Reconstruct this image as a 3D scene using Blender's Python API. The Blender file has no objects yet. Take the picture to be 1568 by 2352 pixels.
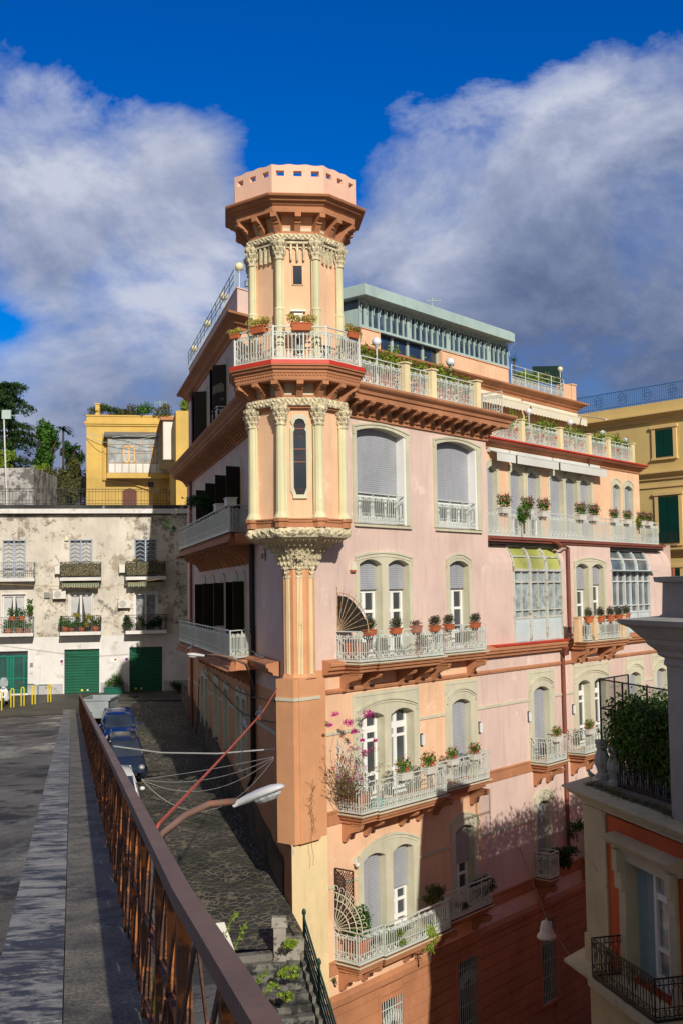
import bpy, math, random
from mathutils import Vector
R = random.Random(7)
sc = bpy.context.scene
col = sc.collection
rad = math.radians
# ------------------------------------------------------------------ camera, world, sun, exposure
FPX = 2500.0; PITCH = rad(4.12); ROLL = rad(-.853)
cp, sp, cr, sr = math.cos(PITCH), math.sin(PITCH), math.cos(ROLL), math.sin(ROLL)
fw = Vector((0, cp, sp)); r0 = Vector((1, 0, 0)); u0 = Vector((0, -sp, cp))
rt = r0*cr + u0*sr; up = -r0*sr + u0*cr
cam = bpy.data.cameras.new("camera"); co = bpy.data.objects.new("camera", cam); col.objects.link(co)
from mathutils import Matrix
co.matrix_world = Matrix(((rt.x, up.x, -fw.x, 0), (rt.y, up.y, -fw.y, 0), (rt.z, up.z, -fw.z, 0), (0, 0, 0, 1)))
cam.sensor_fit = 'VERTICAL'; cam.sensor_height = 36; cam.lens = 36*FPX/2352; cam.clip_start = .1; cam.clip_end = 3000
sc.camera = co
SAZ, SEL = rad(17.6), rad(27)          # sun behind the camera, to its right
S = Vector((math.sin(SAZ)*math.cos(SEL), -math.cos(SAZ)*math.cos(SEL), math.sin(SEL)))
sun = bpy.data.lights.new("sun", 'SUN'); sun.energy = 4.5; sun.angle = rad(.5); sun.color = (1, .93, .80)
so = bpy.data.objects.new("sun", sun); so.rotation_euler = S.to_track_quat('Z', 'Y').to_euler(); so.location = (20, -30, 40); col.objects.link(so)
sc.view_settings.view_transform = 'Standard'; sc.view_settings.look = 'None'
sc.view_settings.exposure = 0.0; sc.view_settings.gamma = 1
sc.cycles.max_bounces = 5; sc.cycles.transparent_max_bounces = 8

class NT:                                # small node helper
    def __init__(s, nt): s.nt = nt; nt.nodes.clear()
    def n(s, t, ins=None, **kw):
        nd = s.nt.nodes.new(t)
        for k, v in kw.items(): setattr(nd, k, v)
        for k, v in (ins or {}).items():
            if isinstance(v, bpy.types.NodeSocket): s.nt.links.new(v, nd.inputs[k])
            else: nd.inputs[k].default_value = v
        return nd
    def m(s, op, a, b=0.0, c=0.0, clamp=False):
        return s.n('ShaderNodeMath', {0: a, 1: b, 2: c}, operation=op, use_clamp=clamp).outputs[0]
    def ramp(s, f, st, interp='LINEAR'):
        nd = s.n('ShaderNodeValToRGB', {0: f}); cr_ = nd.color_ramp; cr_.interpolation = interp
        while len(cr_.elements) < len(st): cr_.elements.new(.5)
        for e, (p, c) in zip(cr_.elements, st):
            e.position = p; e.color = (c, c, c, 1) if isinstance(c, (int, float)) else (*c, 1)
        return nd.outputs[0]
    def mix(s, f, a, b, bt='MIX'):
        nd = s.n('ShaderNodeMix', data_type='RGBA', blend_type=bt)
        for k, v in ((0, f), (6, a), (7, b)):
            if isinstance(v, bpy.types.NodeSocket): s.nt.links.new(v, nd.inputs[k])
            else: nd.inputs[k].default_value = v if k == 0 else (*v, 1)
        return nd.outputs[2]

def ray(px, py):
    xd = px-784; yd = py-1176
    x = xd*cr + yd*sr; y = -xd*sr + yd*cr
    return Vector((x, FPX*cp + y*sp, FPX*sp - y*cp))

W = bpy.data.worlds.new("World"); sc.world = W; W.use_nodes = True
k = NT(W.node_tree)
sky = k.n('ShaderNodeTexSky', sky_type='NISHITA', sun_disc=False, sun_elevation=SEL, sun_rotation=math.pi-SAZ,
          air_density=1.0, dust_density=.3, ozone_density=3.0)
hs = k.n('ShaderNodeHueSaturation', {'Hue': .522, 'Saturation': 1.6, 'Value': 1.35, 'Color': sky.outputs[0]})
tc = k.n('ShaderNodeTexCoord').outputs['Generated']
sepd = k.n('ShaderNodeSeparateXYZ', {0: tc})
elev = sepd.outputs[2]
def blob(px, py, rx):                    # smooth bump round a sky direction
    d = ray(px, py).normalized()
    dot = k.n('ShaderNodeVectorMath', {0: tc, 1: d}, operation='DOT_PRODUCT').outputs['Value']
    ang = k.m('ARCCOSINE', k.m('MINIMUM', dot, 1.0))
    return k.m('SUBTRACT', 1.0, k.m('DIVIDE', ang, rx), clamp=True)
cmap = k.n('ShaderNodeMapping', {'Vector': tc, 'Scale': (1, 1, 1.7), 'Rotation': (0, rad(18), 0)}).outputs[0]
n1 = k.n('ShaderNodeTexNoise', {'Vector': cmap, 'Scale': 5.2, 'Detail': 12.0, 'Roughness': .62, 'Distortion': .25}).outputs[0]
cm2 = k.n('ShaderNodeVectorMath', {0: cmap, 1: (.012, 0, .035)}, operation='ADD').outputs[0]
n1b = k.n('ShaderNodeTexNoise', {'Vector': cm2, 'Scale': 5.2, 'Detail': 7.0, 'Roughness': .62, 'Distortion': .25}).outputs[0]
n2 = k.n('ShaderNodeTexNoise', {'Vector': cmap, 'Scale': 2.3, 'Detail': 7.0, 'Roughness': .6, 'Distortion': .2}).outputs[0]
band = k.m('DIVIDE', k.m('SUBTRACT', .235, elev), .10, clamp=True)
bl = [(1350, 590, .22, 1.25), (1590, 400, .16, .8), (1050, 640, .17, .9), (860, 560, .10, .35), (140, 470, .14, .72), (400, 340, .07, .35),
      (330, 520, .11, .6), (20, 420, .10, .4), (250, 800, .14, .7), (560, 740, .14, .9), (60, 640, .1, .3), (10, 745, .035, -.35), (235, 640, .045, -.5), (650, 400, .08, -.3), (330, 480, .04, -.2), (470, 430, .08, .5), (1130, 300, .03, -.15)]
acc = k.m('MULTIPLY', band, .95)
for px, py, rx, wgt in bl:
    b = blob(px, py, rx); acc = k.m('MULTIPLY_ADD', b, wgt, acc)
dens = k.m('ADD', k.m('MULTIPLY', k.m('MINIMUM', acc, 1.0), .95), k.m('MULTIPLY', k.m('SUBTRACT', n1, .5), 2.0))
den = k.ramp(dens, [(.30, 0), (.55, .6), (.95, 1)])
lum = k.m('ADD', k.m('MULTIPLY', n2, 1.2), k.m('MULTIPLY', k.m('SUBTRACT', elev, .30), .9))
lum = k.m('MULTIPLY_ADD', k.m('SUBTRACT', n1, n1b), 1.25, lum)
for px, py, rx, wgt in [(150, 330, .12, .14), (1130, 330, .13, .16), (1450, 330, .12, .14), (1450, 820, .22, -.38), (950, 650, .08, .2), (440, 670, .09, .4), (100, 760, .10, .22), (60, 900, .1, .12), (330, 700, .07, .22), (1250, 640, .12, -.12)]:
    lum = k.m('MULTIPLY_ADD', blob(px, py, rx), wgt, lum)
cc = k.ramp(lum, [(.2, (.12, .16, .285)), (.5, (.22, .27, .425)), (.75, (.36, .41, .57)), (1.0, (.56, .60, .73))])
skys = k.n('ShaderNodeMix', {0: 1.0}, data_type='RGBA', blend_type='MULTIPLY')
W.node_tree.links.new(hs.outputs[0], skys.inputs[6]); skys.inputs[7].default_value = (.085, .085, .085, 1)
fin = k.mix(den, skys.outputs[2], cc)
fin = k.mix(k.ramp(k.m('MULTIPLY', sepd.outputs[1], -1.0), [(.0, 0), (.35, 1)]), fin, (.33, .315, .30))   # neutral grey fill light added to the unseen sky behind the camera
bg = k.n('ShaderNodeBackground', {0: fin, 1: 1.0})
# the sky texture enters at strength .085; cloud colours are absolute radiances
k.n('ShaderNodeOutputWorld', {0: bg.outputs[0]})

# ------------------------------------------------------------------ materials
MC = {}
def mat(name, c, rough=.85, var=.10, sc_=.6, bump=.25, bs=30, metal=0, stain=None, sthr=.62, ssc=1.1, streak=0, spec=.3, trans=0, extra=None):
    if name in MC: return MC[name]
    m = bpy.data.materials.new(name); m.use_nodes = True; t = NT(m.node_tree); MC[name] = m
    pos = t.n('ShaderNodeNewGeometry').outputs['Position']
    nz = t.n('ShaderNodeTexNoise', {'Vector': pos, 'Scale': sc_, 'Detail': 6.0, 'Roughness': .65}).outputs[0]
    lo = [max(0, x*(1-var*2)) for x in c]; hi = [min(1, x*(1+var*1.2)) for x in c]
    base = t.mix(t.ramp(nz, [(.3, 0), (.72, 1)]), lo, hi)
    if streak:
        mp = t.n('ShaderNodeMapping', {'Vector': pos, 'Scale': (1, 1, .12)}).outputs[0]
        n3 = t.n('ShaderNodeTexNoise', {'Vector': mp, 'Scale': 3.5, 'Detail': 5.0, 'Roughness': .7}).outputs[0]
        base = t.mix(t.m('MULTIPLY', t.ramp(n3, [(.5, 0), (.78, 1)]), streak), base, [x*.45 for x in c])
    if stain:
        n4 = t.n('ShaderNodeTexNoise', {'Vector': pos, 'Scale': ssc, 'Detail': 8.0, 'Roughness': .72}).outputs[0]
        base = t.mix(t.ramp(n4, [(sthr-.03, 0), (sthr+.03, 1)]), base, stain)
    if extra: base = extra(t, pos, base)
    pr = t.n('ShaderNodeBsdfPrincipled', {'Base Color': base, 'Roughness': rough, 'Metallic': metal, 'Specular IOR Level': spec})
    if bump:
        nb = t.n('ShaderNodeTexNoise', {'Vector': pos, 'Scale': bs, 'Detail': 5.0, 'Roughness': .6}).outputs[0]
        bm = t.n('ShaderNodeBump', {'Strength': bump, 'Distance': .02, 'Height': nb}).outputs[0]
        t.nt.links.new(bm, pr.inputs['Normal'])
    t.n('ShaderNodeOutputMaterial', {0: pr.outputs[0]})
    return m
def lines(axis, pitch, duty, dark):       # slats or courses along one world axis
    def f(t, pos, base):
        z = t.n('ShaderNodeSeparateXYZ', {0: pos}).outputs[axis]
        fr = t.m('FRACT', t.m('DIVIDE', z, pitch))
        msk = t.m('LESS_THAN', fr, duty)
        return t.mix(msk, base, t.mix(1.0, base, (dark, dark, dark), 'MULTIPLY'))
    return f
def speckle(sc_, lo, hi):
    def f(t, pos, base):
        n_ = t.n('ShaderNodeTexNoise', {'Vector': pos, 'Scale': sc_, 'Detail': 3.0, 'Roughness': .7}).outputs[0]
        return t.mix(1.0, base, t.ramp(n_, [(.38, lo), (.64, hi)]), 'MULTIPLY')
    return f
def leafmat(name, a, b, c3=None):
    if name in MC: return MC[name]
    m = bpy.data.materials.new(name); m.use_nodes = True; t = NT(m.node_tree); MC[name] = m
    g = t.n('ShaderNodeNewGeometry')
    st = [(0, a), (1, b)] if c3 is None else [(0, a), (.75, b), (.9, c3)]
    base = t.ramp(g.outputs['Random Per Island'], st)
    nz = t.n('ShaderNodeTexNoise', {'Vector': g.outputs['Position'], 'Scale': .9, 'Detail': 4.0}).outputs[0]
    base = t.mix(t.m('MULTIPLY', t.ramp(nz, [(.4, 0), (.65, 1)]), .5), base, [x*1.9 for x in b])
    d = t.n('ShaderNodeBsdfPrincipled', {'Base Color': base, 'Roughness': .55, 'Specular IOR Level': .3})
    tr = t.n('ShaderNodeBsdfTranslucent', {'Color': base})
    mx = t.n('ShaderNodeMixShader', {0: .25, 1: d.outputs[0], 2: tr.outputs[0]})
    t.n('ShaderNodeOutputMaterial', {0: mx.outputs[0]})
    return m
pink = mat('pink_plaster', (.685, .515, .455), var=.08, sc_=.4, stain=(.75, .60, .53), sthr=.62, ssc=.7, streak=.42)
peach = mat('peach_plaster', (.80, .51, .33), var=.08, sc_=.4, stain=(.82, .60, .45), sthr=.63, ssc=.8, streak=.38)
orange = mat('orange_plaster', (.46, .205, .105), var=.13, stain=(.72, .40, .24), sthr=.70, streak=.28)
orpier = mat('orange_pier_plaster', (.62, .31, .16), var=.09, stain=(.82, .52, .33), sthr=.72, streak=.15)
cream = mat('cream_plaster', (.78, .62, .36), var=.09, stain=(.55, .48, .36), sthr=.66, streak=.3)
trim = mat('olive_cream_trim', (.58, .555, .42), var=.09, streak=.28, stain=(.50, .50, .42), sthr=.6, ssc=1.4)
carve = mat('carved_cream_stone', (.64, .57, .40), var=.2, sc_=3, bump=.9, bs=14, stain=(.36, .31, .22), sthr=.6, ssc=5)
redc = mat('red_coping', (.55, .045, .02), rough=.5, var=.15, stain=(.62, .2, .14), sthr=.7)
ironp = mat('pale_green_iron_paint', (.56, .60, .565), rough=.45, var=.08, bump=.1, stain=(.35, .22, .12), sthr=.73, ssc=6)
irond = mat('black_iron', (.025, .025, .025), rough=.5, var=.2)
pav = mat('blue_green_metal', (.40, .52, .50), rough=.5, var=.1, streak=.3)
roll = mat('roller_shutter', (.37, .385, .43), rough=.5, var=.08, bump=0, extra=lines(2, .075, .22, .6), streak=.35)
white = mat('white_paint', (.80, .80, .80), rough=.4, var=.04, bump=.05)
glass = mat('window_glass', (.035, .045, .06), rough=.06, var=.3, sc_=.8, bump=0, spec=.9)
glassl = mat('curtained_glass', (.34, .40, .42), rough=.12, var=.3, sc_=2.2, bump=0, spec=.7, streak=.5)
yglass = mat('yellow_green_panel', (.42, .43, .12), rough=.35, var=.18, streak=.4)
pblue = mat('pale_blue_wood', (.52, .60, .62), rough=.6, var=.06, streak=.25)
shut = mat('dark_shutter', (.022, .020, .016), rough=.6, var=.2, bump=0, extra=lines(2, .06, .3, .35))
gutter = mat('brown_gutter', (.23, .07, .045), rough=.45, var=.15)
black = mat('black_pipe', (.015, .013, .015), rough=.4)
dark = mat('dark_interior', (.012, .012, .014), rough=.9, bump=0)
terra = mat('terracotta', (.48, .13, .05), rough=.75, var=.15)
wpot = mat('white_plastic', (.66, .64, .60), rough=.45, var=.08)
roofc = mat('roof_screed', (.20, .19, .18), var=.2)
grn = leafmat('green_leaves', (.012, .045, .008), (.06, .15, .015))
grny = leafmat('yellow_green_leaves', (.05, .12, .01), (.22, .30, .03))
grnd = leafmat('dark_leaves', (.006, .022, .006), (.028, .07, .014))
grno = leafmat('olive_leaves', (.035, .05, .01), (.11, .11, .028))
succ = leafmat('succulent_leaves', (.14, .17, .03), (.34, .30, .06), (.42, .16, .03))
gera = leafmat('geranium', (.02, .08, .01), (.06, .2, .02), (.55, .01, .01))
bpink = leafmat('bougainvillea_bracts', (.35, .01, .16), (.6, .03, .34))
twig = mat('twigs', (.16, .09, .05), var=.2)
brownp = leafmat('dry_trailing_plant', (.12, .07, .05), (.22, .12, .09))
hea = leafmat('heather', (.018, .035, .012), (.07, .075, .035), (.13, .05, .06))
bark = mat('bark', (.09, .06, .04), var=.3, bump=.8)

# ------------------------------------------------------------------ mesh helpers
def tag(o, label=None, cat=None, group=None, kind=None):
    for k_, v in (('label', label), ('category', cat), ('group', group), ('kind', kind)):
        if v: o[k_] = v
    return o
def wloc(o):
    v = Vector((0, 0, 0))
    while o: v = v + o.location; o = o.parent
    return v
def empty(name, loc, label=None, cat=None, group=None):
    o = bpy.data.objects.new(name, None); o.location = loc; o.empty_display_size = .3; col.objects.link(o)
    return tag(o, label, cat, group)
class Fr:                                # a wall frame: s along, o outward, z up
    def __init__(s, o, h, side):
        h = rad(h); s.o = o; s.u = (math.sin(h), math.cos(h)); s.n = (side*math.cos(h), -side*math.sin(h))
    def w(s, a, o, z): return (s.o[0]+s.u[0]*a+s.n[0]*o, s.o[1]+s.u[1]*a+s.n[1]*o, z)
    def at(s, px, py, o=0):              # where a line of sight of the survey meets the wall
        d = ray(px, py); k_ = (s.n[0]*s.o[0]+s.n[1]*s.o[1]+o)/(s.n[0]*d.x+s.n[1]*d.y)
        p = d*k_
        return ((p.x-s.o[0])*s.u[0]+(p.y-s.o[1])*s.u[1], p.z)
class MB:
    def __init__(s): s.v = []; s.f = []; s.sm = False
    def poly(s, pts):
        b = len(s.v); s.v += [tuple(p) for p in pts]; s.f.append(list(range(b, b+len(pts)))); return s
    def hexa(s, a, b):                   # bottom ring a, top ring b (same count)
        n = len(a); k_ = len(s.v); s.v += [tuple(p) for p in a]+[tuple(p) for p in b]
        s.f.append([k_+i for i in range(n)][::-1]); s.f.append([k_+n+i for i in range(n)])
        for i in range(n): j = (i+1) % n; s.f.append([k_+i, k_+j, k_+n+j, k_+n+i])
        return s
    def fbox(s, fr, s0, s1, o0, o1, z0, z1):
        q = [(s0, o0), (s1, o0), (s1, o1), (s0, o1)]
        return s.hexa([fr.w(a, o, z0) for a, o in q], [fr.w(a, o, z1) for a, o in q])
    def box(s, x0, x1, y0, y1, z0, z1):
        q = [(x0, y0), (x1, y0), (x1, y1), (x0, y1)]
        return s.hexa([(a, b, z0) for a, b in q], [(a, b, z1) for a, b in q])
    def prism(s, fr, prof, s0, s1):      # profile (o,z) run along s
        return s.hexa([fr.w(s0, o, z) for o, z in prof], [fr.w(s1, o, z) for o, z in prof])
    def tube(s, pts, r, n=5, cap=True, r2=None):
        pts = [Vector(p) for p in pts]; rings = []
        for i, p in enumerate(pts):
            d = (pts[min(i+1, len(pts)-1)]-pts[max(i-1, 0)]).normalized()
            a = d.cross(Vector((0, 0, 1)) if abs(d.z) < .9 else Vector((1, 0, 0))).normalized(); b = d.cross(a)
            rr = r if r2 is None else r+(r2-r)*i/(len(pts)-1)
            k_ = len(s.v); rings.append(k_)
            for j in range(n):
                t = 2*math.pi*(j+.5)/n; s.v.append(tuple(p+a*math.cos(t)*rr+b*math.sin(t)*rr))
        for i in range(len(pts)-1):
            for j in range(n):
                jj = (j+1) % n; s.f.append([rings[i]+j, rings[i]+jj, rings[i+1]+jj, rings[i+1]+j])
        if cap: s.f.append([rings[0]+j for j in range(n)][::-1]); s.f.append([rings[-1]+j for j in range(n)])
        return s
    def lathe(s, cx, cy, prof, n=16, ph=0, jit=0, rot=None, cap=True):
        k_ = len(s.v)
        for i, (r, z) in enumerate(prof):
            for j in range(n):
                t = ph+2*math.pi*j/n; q = r*(1+(R.uniform(-jit, jit) if jit else 0)); zz = z+(R.uniform(-jit, jit)*.15 if jit else 0)
                s.v.append((cx+q*math.sin(t), cy-q*math.cos(t), zz))
        m = len(prof)
        for i in range(m-1):
            for j in range(n):
                jj = (j+1) % n; s.f.append([k_+i*n+j, k_+i*n+jj, k_+(i+1)*n+jj, k_+(i+1)*n+j])
        if cap: s.f.append([k_+j for j in range(n)][::-1]); s.f.append([k_+(m-1)*n+j for j in range(n)])
        return s
    def ell(s, c, r, n=10, m=6, jit=0):
        prof = []
        k_ = len(s.v)
        for i in range(m+1):
            a = math.pi*i/m-math.pi/2
            for j in range(n):
                t = 2*math.pi*j/n; q = 1+(R.uniform(-jit, jit) if jit else 0)
                s.v.append((c[0]+r[0]*math.cos(a)*math.cos(t)*q, c[1]+r[1]*math.cos(a)*math.sin(t)*q, c[2]+r[2]*math.sin(a)*q))
        for i in range(m):
            for j in range(n):
                jj = (j+1) % n; s.f.append([k_+i*n+j, k_+i*n+jj, k_+(i+1)*n+jj, k_+(i+1)*n+j])
        return s
    def octa(s, c, a, b, h):             # small leaf: axis vectors a,b and thickness vector h
        c, a, b, h = Vector(c), Vector(a), Vector(b), Vector(h)
        k_ = len(s.v); s.v += [tuple(c+a), tuple(c+b), tuple(c-a), tuple(c-b), tuple(c+h), tuple(c-h)]
        for i in range(4):
            j = (i+1) % 4; s.f.append([k_+i, k_+j, k_+4]); s.f.append([k_+j, k_+i, k_+5])
        return s
    def leaves(s, blobs, n, size, flat=0, shell=.45):
        vol = [r[0]*r[1]*r[2] for c, r in blobs]; tot = sum(vol)
        for (c, r), vv in zip(blobs, vol):
            for _ in range(max(1, int(n*vv/tot))):
                d = Vector((R.gauss(0, 1), R.gauss(0, 1), R.gauss(0, 1))).normalized()*(R.random()**shell)*(1+.16*R.gauss(0, 1))
                p = Vector((c[0]+d.x*r[0], c[1]+d.y*r[1], c[2]+d.z*r[2]))
                nn = (d*.8+Vector((R.gauss(0, .6), R.gauss(0, .6), R.gauss(0, .6)+flat))).normalized()
                a = nn.cross(Vector((R.gauss(0, 1), R.gauss(0, 1), R.gauss(0, 1)))).normalized(); b = nn.cross(a)
                q = size*R.uniform(.55, 1.3)
                s.poly([p+a*q, p+b*q*.45, p-a*q, p-b*q*.45])
        return s
    def build(s, name, m, parent=None, loc=None, smooth=False, data_only=False):
        if parent: L = wloc(parent)
        elif loc is not None: L = Vector(loc)
        else:
            xs = [v[0] for v in s.v]; ys = [v[1] for v in s.v]; zs = [v[2] for v in s.v]
            L = Vector(((min(xs)+max(xs))/2, (min(ys)+max(ys))/2, min(zs)))
        me = bpy.data.meshes.new(name); me.from_pydata([(v[0]-L.x, v[1]-L.y, v[2]-L.z) for v in s.v], [], s.f)
        me.materials.append(m); me.update()
        if smooth or s.sm: me.polygons.foreach_set('use_smooth', [True]*len(me.polygons))
        o = bpy.data.objects.new(name, me); col.objects.link(o)
        if parent: o.parent = parent
        else: o.location = L
        return o
KIDS = {}
def dup(src, loc, rz=0, sc_=1, label=None):      # a copy of a thing with its parts
    def cp_(o, par):
        c = o.copy(); col.objects.link(c); c.parent = par
        for ch in [x for x in allo if x.parent == o]: cp_(ch, c)
        return c
    allo = KIDS.setdefault(src.name, [src]+list(src.children_recursive))
    c = cp_(src, None); c.location = loc; c.rotation_euler = (0, 0, rz); c.scale = (sc_,)*3
    if label: c['label'] = label
    return c
def holewall(mb, fr, s0, s1, z0, z1, holes, o=0.0):
    S_ = sorted(set([s0, s1]+[min(max(x, s0), s1) for h in holes for x in h[:2]]))
    Z_ = sorted(set([z0, z1]+[min(max(x, z0), z1) for h in holes for x in h[2:4]]))
    for a, b in zip(S_, S_[1:]):
        for c, d in zip(Z_, Z_[1:]):
            ms, mz = (a+b)/2, (c+d)/2
            if any(h[0] < ms < h[1] and h[2] < mz < h[3] for h in holes): continue
            mb.poly([fr.w(a, o, c), fr.w(b, o, c), fr.w(b, o, d), fr.w(a, o, d)])
def arch(s, s0, s1, spring, rise):
    t = (s-s0)/(s1-s0)*2-1
    return spring+rise*(1-t*t)
def surround(mb, fr, S0, S1, zb, zt, rise, ops, t, depth):
    """plate proud of the wall with arched openings ops=[(s0,s1,zbot,spring,rise)] and their reveals"""
    xs = set([S0, S1])
    for a, b, _, _, _ in ops:
        for i in range(13): xs.add(a+(b-a)*i/12)
    for i in range(13): xs.add(S0+(S1-S0)*i/12)
    xs = sorted(xs); top = lambda s: zt-rise+rise*(1-(2*(s-S0)/(S1-S0)-1)**2)
    for a, b in zip(xs, xs[1:]):
        if b-a < 1e-6: continue
        m = (a+b)/2; op = next((q for q in ops if q[0] < m < q[1]), None)
        if op:
            la, lb = (arch(x, op[0], op[1], op[3], op[4]) for x in (a, b))
            mb.poly([fr.w(a, t, la), fr.w(b, t, lb), fr.w(b, t, top(b)), fr.w(a, t, top(a))])
            mb.poly([fr.w(a, t, la), fr.w(b, t, lb), fr.w(b, -depth, lb), fr.w(a, -depth, la)])
            if op[2] > zb+.02:
                mb.poly([fr.w(a, t, zb), fr.w(b, t, zb), fr.w(b, t, op[2]), fr.w(a, t, op[2])])
                mb.poly([fr.w(a, t, op[2]), fr.w(b, t, op[2]), fr.w(b, -depth, op[2]), fr.w(a, -depth, op[2])])
        else: mb.poly([fr.w(a, t, zb), fr.w(b, t, zb), fr.w(b, t, top(b)), fr.w(a, t, top(a))])
        mb.poly([fr.w(a, t, top(a)), fr.w(b, t, top(b)), fr.w(b, 0, top(b)), fr.w(a, 0, top(a))])
    for x in (S0, S1): mb.poly([fr.w(x, 0, zb), fr.w(x, t, zb), fr.w(x, t, top(x)), fr.w(x, 0, top(x))])
    mb.poly([fr.w(S0, 0, zb), fr.w(S1, 0, zb), fr.w(S1, t, zb), fr.w(S0, t, zb)])
    for a, b, z0, sg, rs in ops:
        for x in (a, b):
            zz = arch(x, a, b, sg, rs); mb.poly([fr.w(x, t, z0), fr.w(x, -depth, z0), fr.w(x, -depth, zz), fr.w(x, t, zz)])
def moulding(mb, fr, S0, S1, zt, rise, w, t0, t1, leg):
    """raised arched moulding line with short vertical legs"""
    N = 12; pts = []
    f = lambda s: zt-rise+rise*(1-(2*(s-S0)/(S1-S0)-1)**2)
    pts = [(S0, zt-leg)]+[(S0+(S1-S0)*i/N, f(S0+(S1-S0)*i/N)) for i in range(N+1)]+[(S1, zt-leg)]
    for (a, za), (b, zb_) in zip(pts, pts[1:]):
        if abs(a-b) < 1e-6:
            mb.fbox(fr, a-w/2, a+w/2, t0, t1, min(za, zb_), max(za, zb_))
        else: mb.hexa([fr.w(a, t0, za-w), fr.w(b, t0, zb_-w), fr.w(b, t1, zb_-w), fr.w(a, t1, za-w)],
                      [fr.w(a, t0, za), fr.w(b, t0, zb_), fr.w(b, t1, zb_), fr.w(a, t1, za)])
def win(par, fr, a, b, z0, spring, rise, shz, style='door', depth=.34, shm=None, frm=None, gl=None, lab=None):
    """one window: arched infill set back in its opening; roller shutter down to shz"""
    zt = spring+rise+.02; d = -depth
    g = MB().fbox(fr, a-.02, b+.02, d-.04, d-.02, z0, zt).build('window', gl or glass, par)
    if lab: g['label'] = lab
    w = MB(); fm = frm or white
    if shz is None or shz > z0+.2:
        e = shz if shz else zt
        n = 2 if (b-a) > .75 and style != 'one' else 1
        cw = (b-a)/n
        for i in range(n):
            x0, x1 = a+i*cw, a+(i+1)*cw
            for q0, q1 in ((x0, x0+.09), (x1-.09, x1)): w.fbox(fr, q0, q1, d-.02, d+.04, z0, e)
            zz = [z0, e-.10]
            if e-z0 > 1.6: zz += [z0+(e-z0)*.62]
            if e-z0 > 2.6: zz += [z0+(e-z0)*.25] if style == 'panel' else []
            for q in zz: w.fbox(fr, x0+.09, x1-.09, d-.02, d+.03, q, q+(.24 if q == z0 else .10))
        w.build('window_frame', fm, g)
    if shz is not None:
        MB().fbox(fr, a, b, d+.03, d+.07, shz, zt).fbox(fr, a, b, d+.07, d+.09, shz, shz+.06).build('shutter', shm or roll, g)
    return g
def bars(mb, pts, zb, h, sp_=.115, orn=True, r=.010, style='leaf', top=.028, foot=True):
    """ironwork along a plan path pts [(x,y)..]"""
    for (x0, y0), (x1, y1) in zip(pts, pts[1:]):
        L = math.hypot(x1-x0, y1-y0)
        if L < .05: continue
        dx, dy = (x1-x0)/L, (y1-y0)/L; f = Fr((x0, y0), math.degrees(math.atan2(dx, dy)), 1)
        mb.fbox(f, 0, L, -top, top, zb+h-.035, zb+h)
        mb.fbox(f, 0, L, -.012, .012, zb+.10, zb+.125)
        if foot: mb.fbox(f, 0, L, -.014, .014, zb-.0, zb+.07)
        mb.fbox(f, 0, L, -.012, .012, zb+h*.82, zb+h*.82+.022)
        mb.fbox(f, 0, L, -.012, .012, zb+h*.30, zb+h*.30+.018)
        n = max(2, round(L/sp_)); d = L/n
        for i in range(n+1):
            x = i*d; rr = r if i % 8 else r*1.7
            zt = zb+h if (i % 8 == 0 or not orn) else zb+h*.84
            mb.fbox(f, x-rr, x+rr, -rr, rr, zb+.05, zt)
        if orn:
            u = Vector((dx, dy, 0)); nn = Vector((f.n[0], f.n[1], 0))
            nm = max(1, round(L/.34)); e = L/nm
            for i in range(nm):
                c = Vector(f.w((i+.5)*e, .0, zb+h*.80))
                if style == 'leaf':
                    for q in (-1, 0, 1):
                        mb.octa(c+u*q*.055+Vector((0, 0, .03*(q == 0))), u*.035+Vector((0, 0, .02*q)), Vector((0, 0, .075))+u*.035*q, nn*.02)
                    for q in (-1, 1): mb.octa(c+u*q*.11-Vector((0, 0, .05)), u*.06, Vector((0, 0, .035))+u*.02*q, nn*.018)
                else:
                    for q in (-1, 1): mb.tube([c+u*q*.01+Vector((0, 0, -.16)), c+u*q*.075+Vector((0, 0, -.09)), c+u*q*.07+Vector((0, 0, .02)), c+u*q*.02+Vector((0, 0, .1))], .012, 4)
                arc = [Vector(f.w((i+.5)*e+math.cos(t)*e*.36, 0, zb+h*.30-math.sin(t)*h*.17)) for t in [math.pi*j/6 for j in range(7)]]
                mb.tube(arc, .010, 4)
                if style == 'leaf': mb.octa(f.w((i+.5)*e, 0, zb+h*.17), u*.05, Vector((0, 0, .06)), nn*.018)
                else: mb.octa(f.w((i+.5)*e, 0, zb+h*.22), u*.07, Vector((0, 0, .035)), nn*.018)
    return mb
def bracket_mesh(proj, h, w):
    """S-curved corbel: local s=x, outward=y, top at z=0"""
    pr = [(0, 0), (proj, 0), (proj, -h*.22), (proj*.93, -h*.34), (proj*.72, -h*.40), (proj*.5, -h*.50), (proj*.34, -h*.66), (proj*.24, -h*.86), (proj*.2, -h), (0, -h)]
    m = MB(); m.hexa([(-w/2, o, z) for o, z in pr], [(w/2, o, z) for o, z in pr])
    m.hexa([(-w*.62, proj*.55, -.0), (w*.62, proj*.55, 0), (w*.62, proj*1.03, 0), (-w*.62, proj*1.03, 0)], [(-w*.62, proj*.55, -.06), (w*.62, proj*.55, -.06), (w*.62, proj*1.03, -.06), (-w*.62, proj*1.03, -.06)])
    return m
def put_brackets(par, m, fr, ss, z, proto, o=0):
    ang = math.atan2(fr.n[1], fr.n[0])-math.pi/2
    for s_ in ss:
        b = bpy.data.objects.new('bracket', proto); col.objects.link(b); b.parent = par
        b.location = Vector(fr.w(s_, o, z))-wloc(par); b.rotation_euler = (0, 0, ang)
def proto(mb, name, m):
    me = bpy.data.meshes.new(name); me.from_pydata(mb.v, [], mb.f); me.materials.append(m); me.update(); return me
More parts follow.
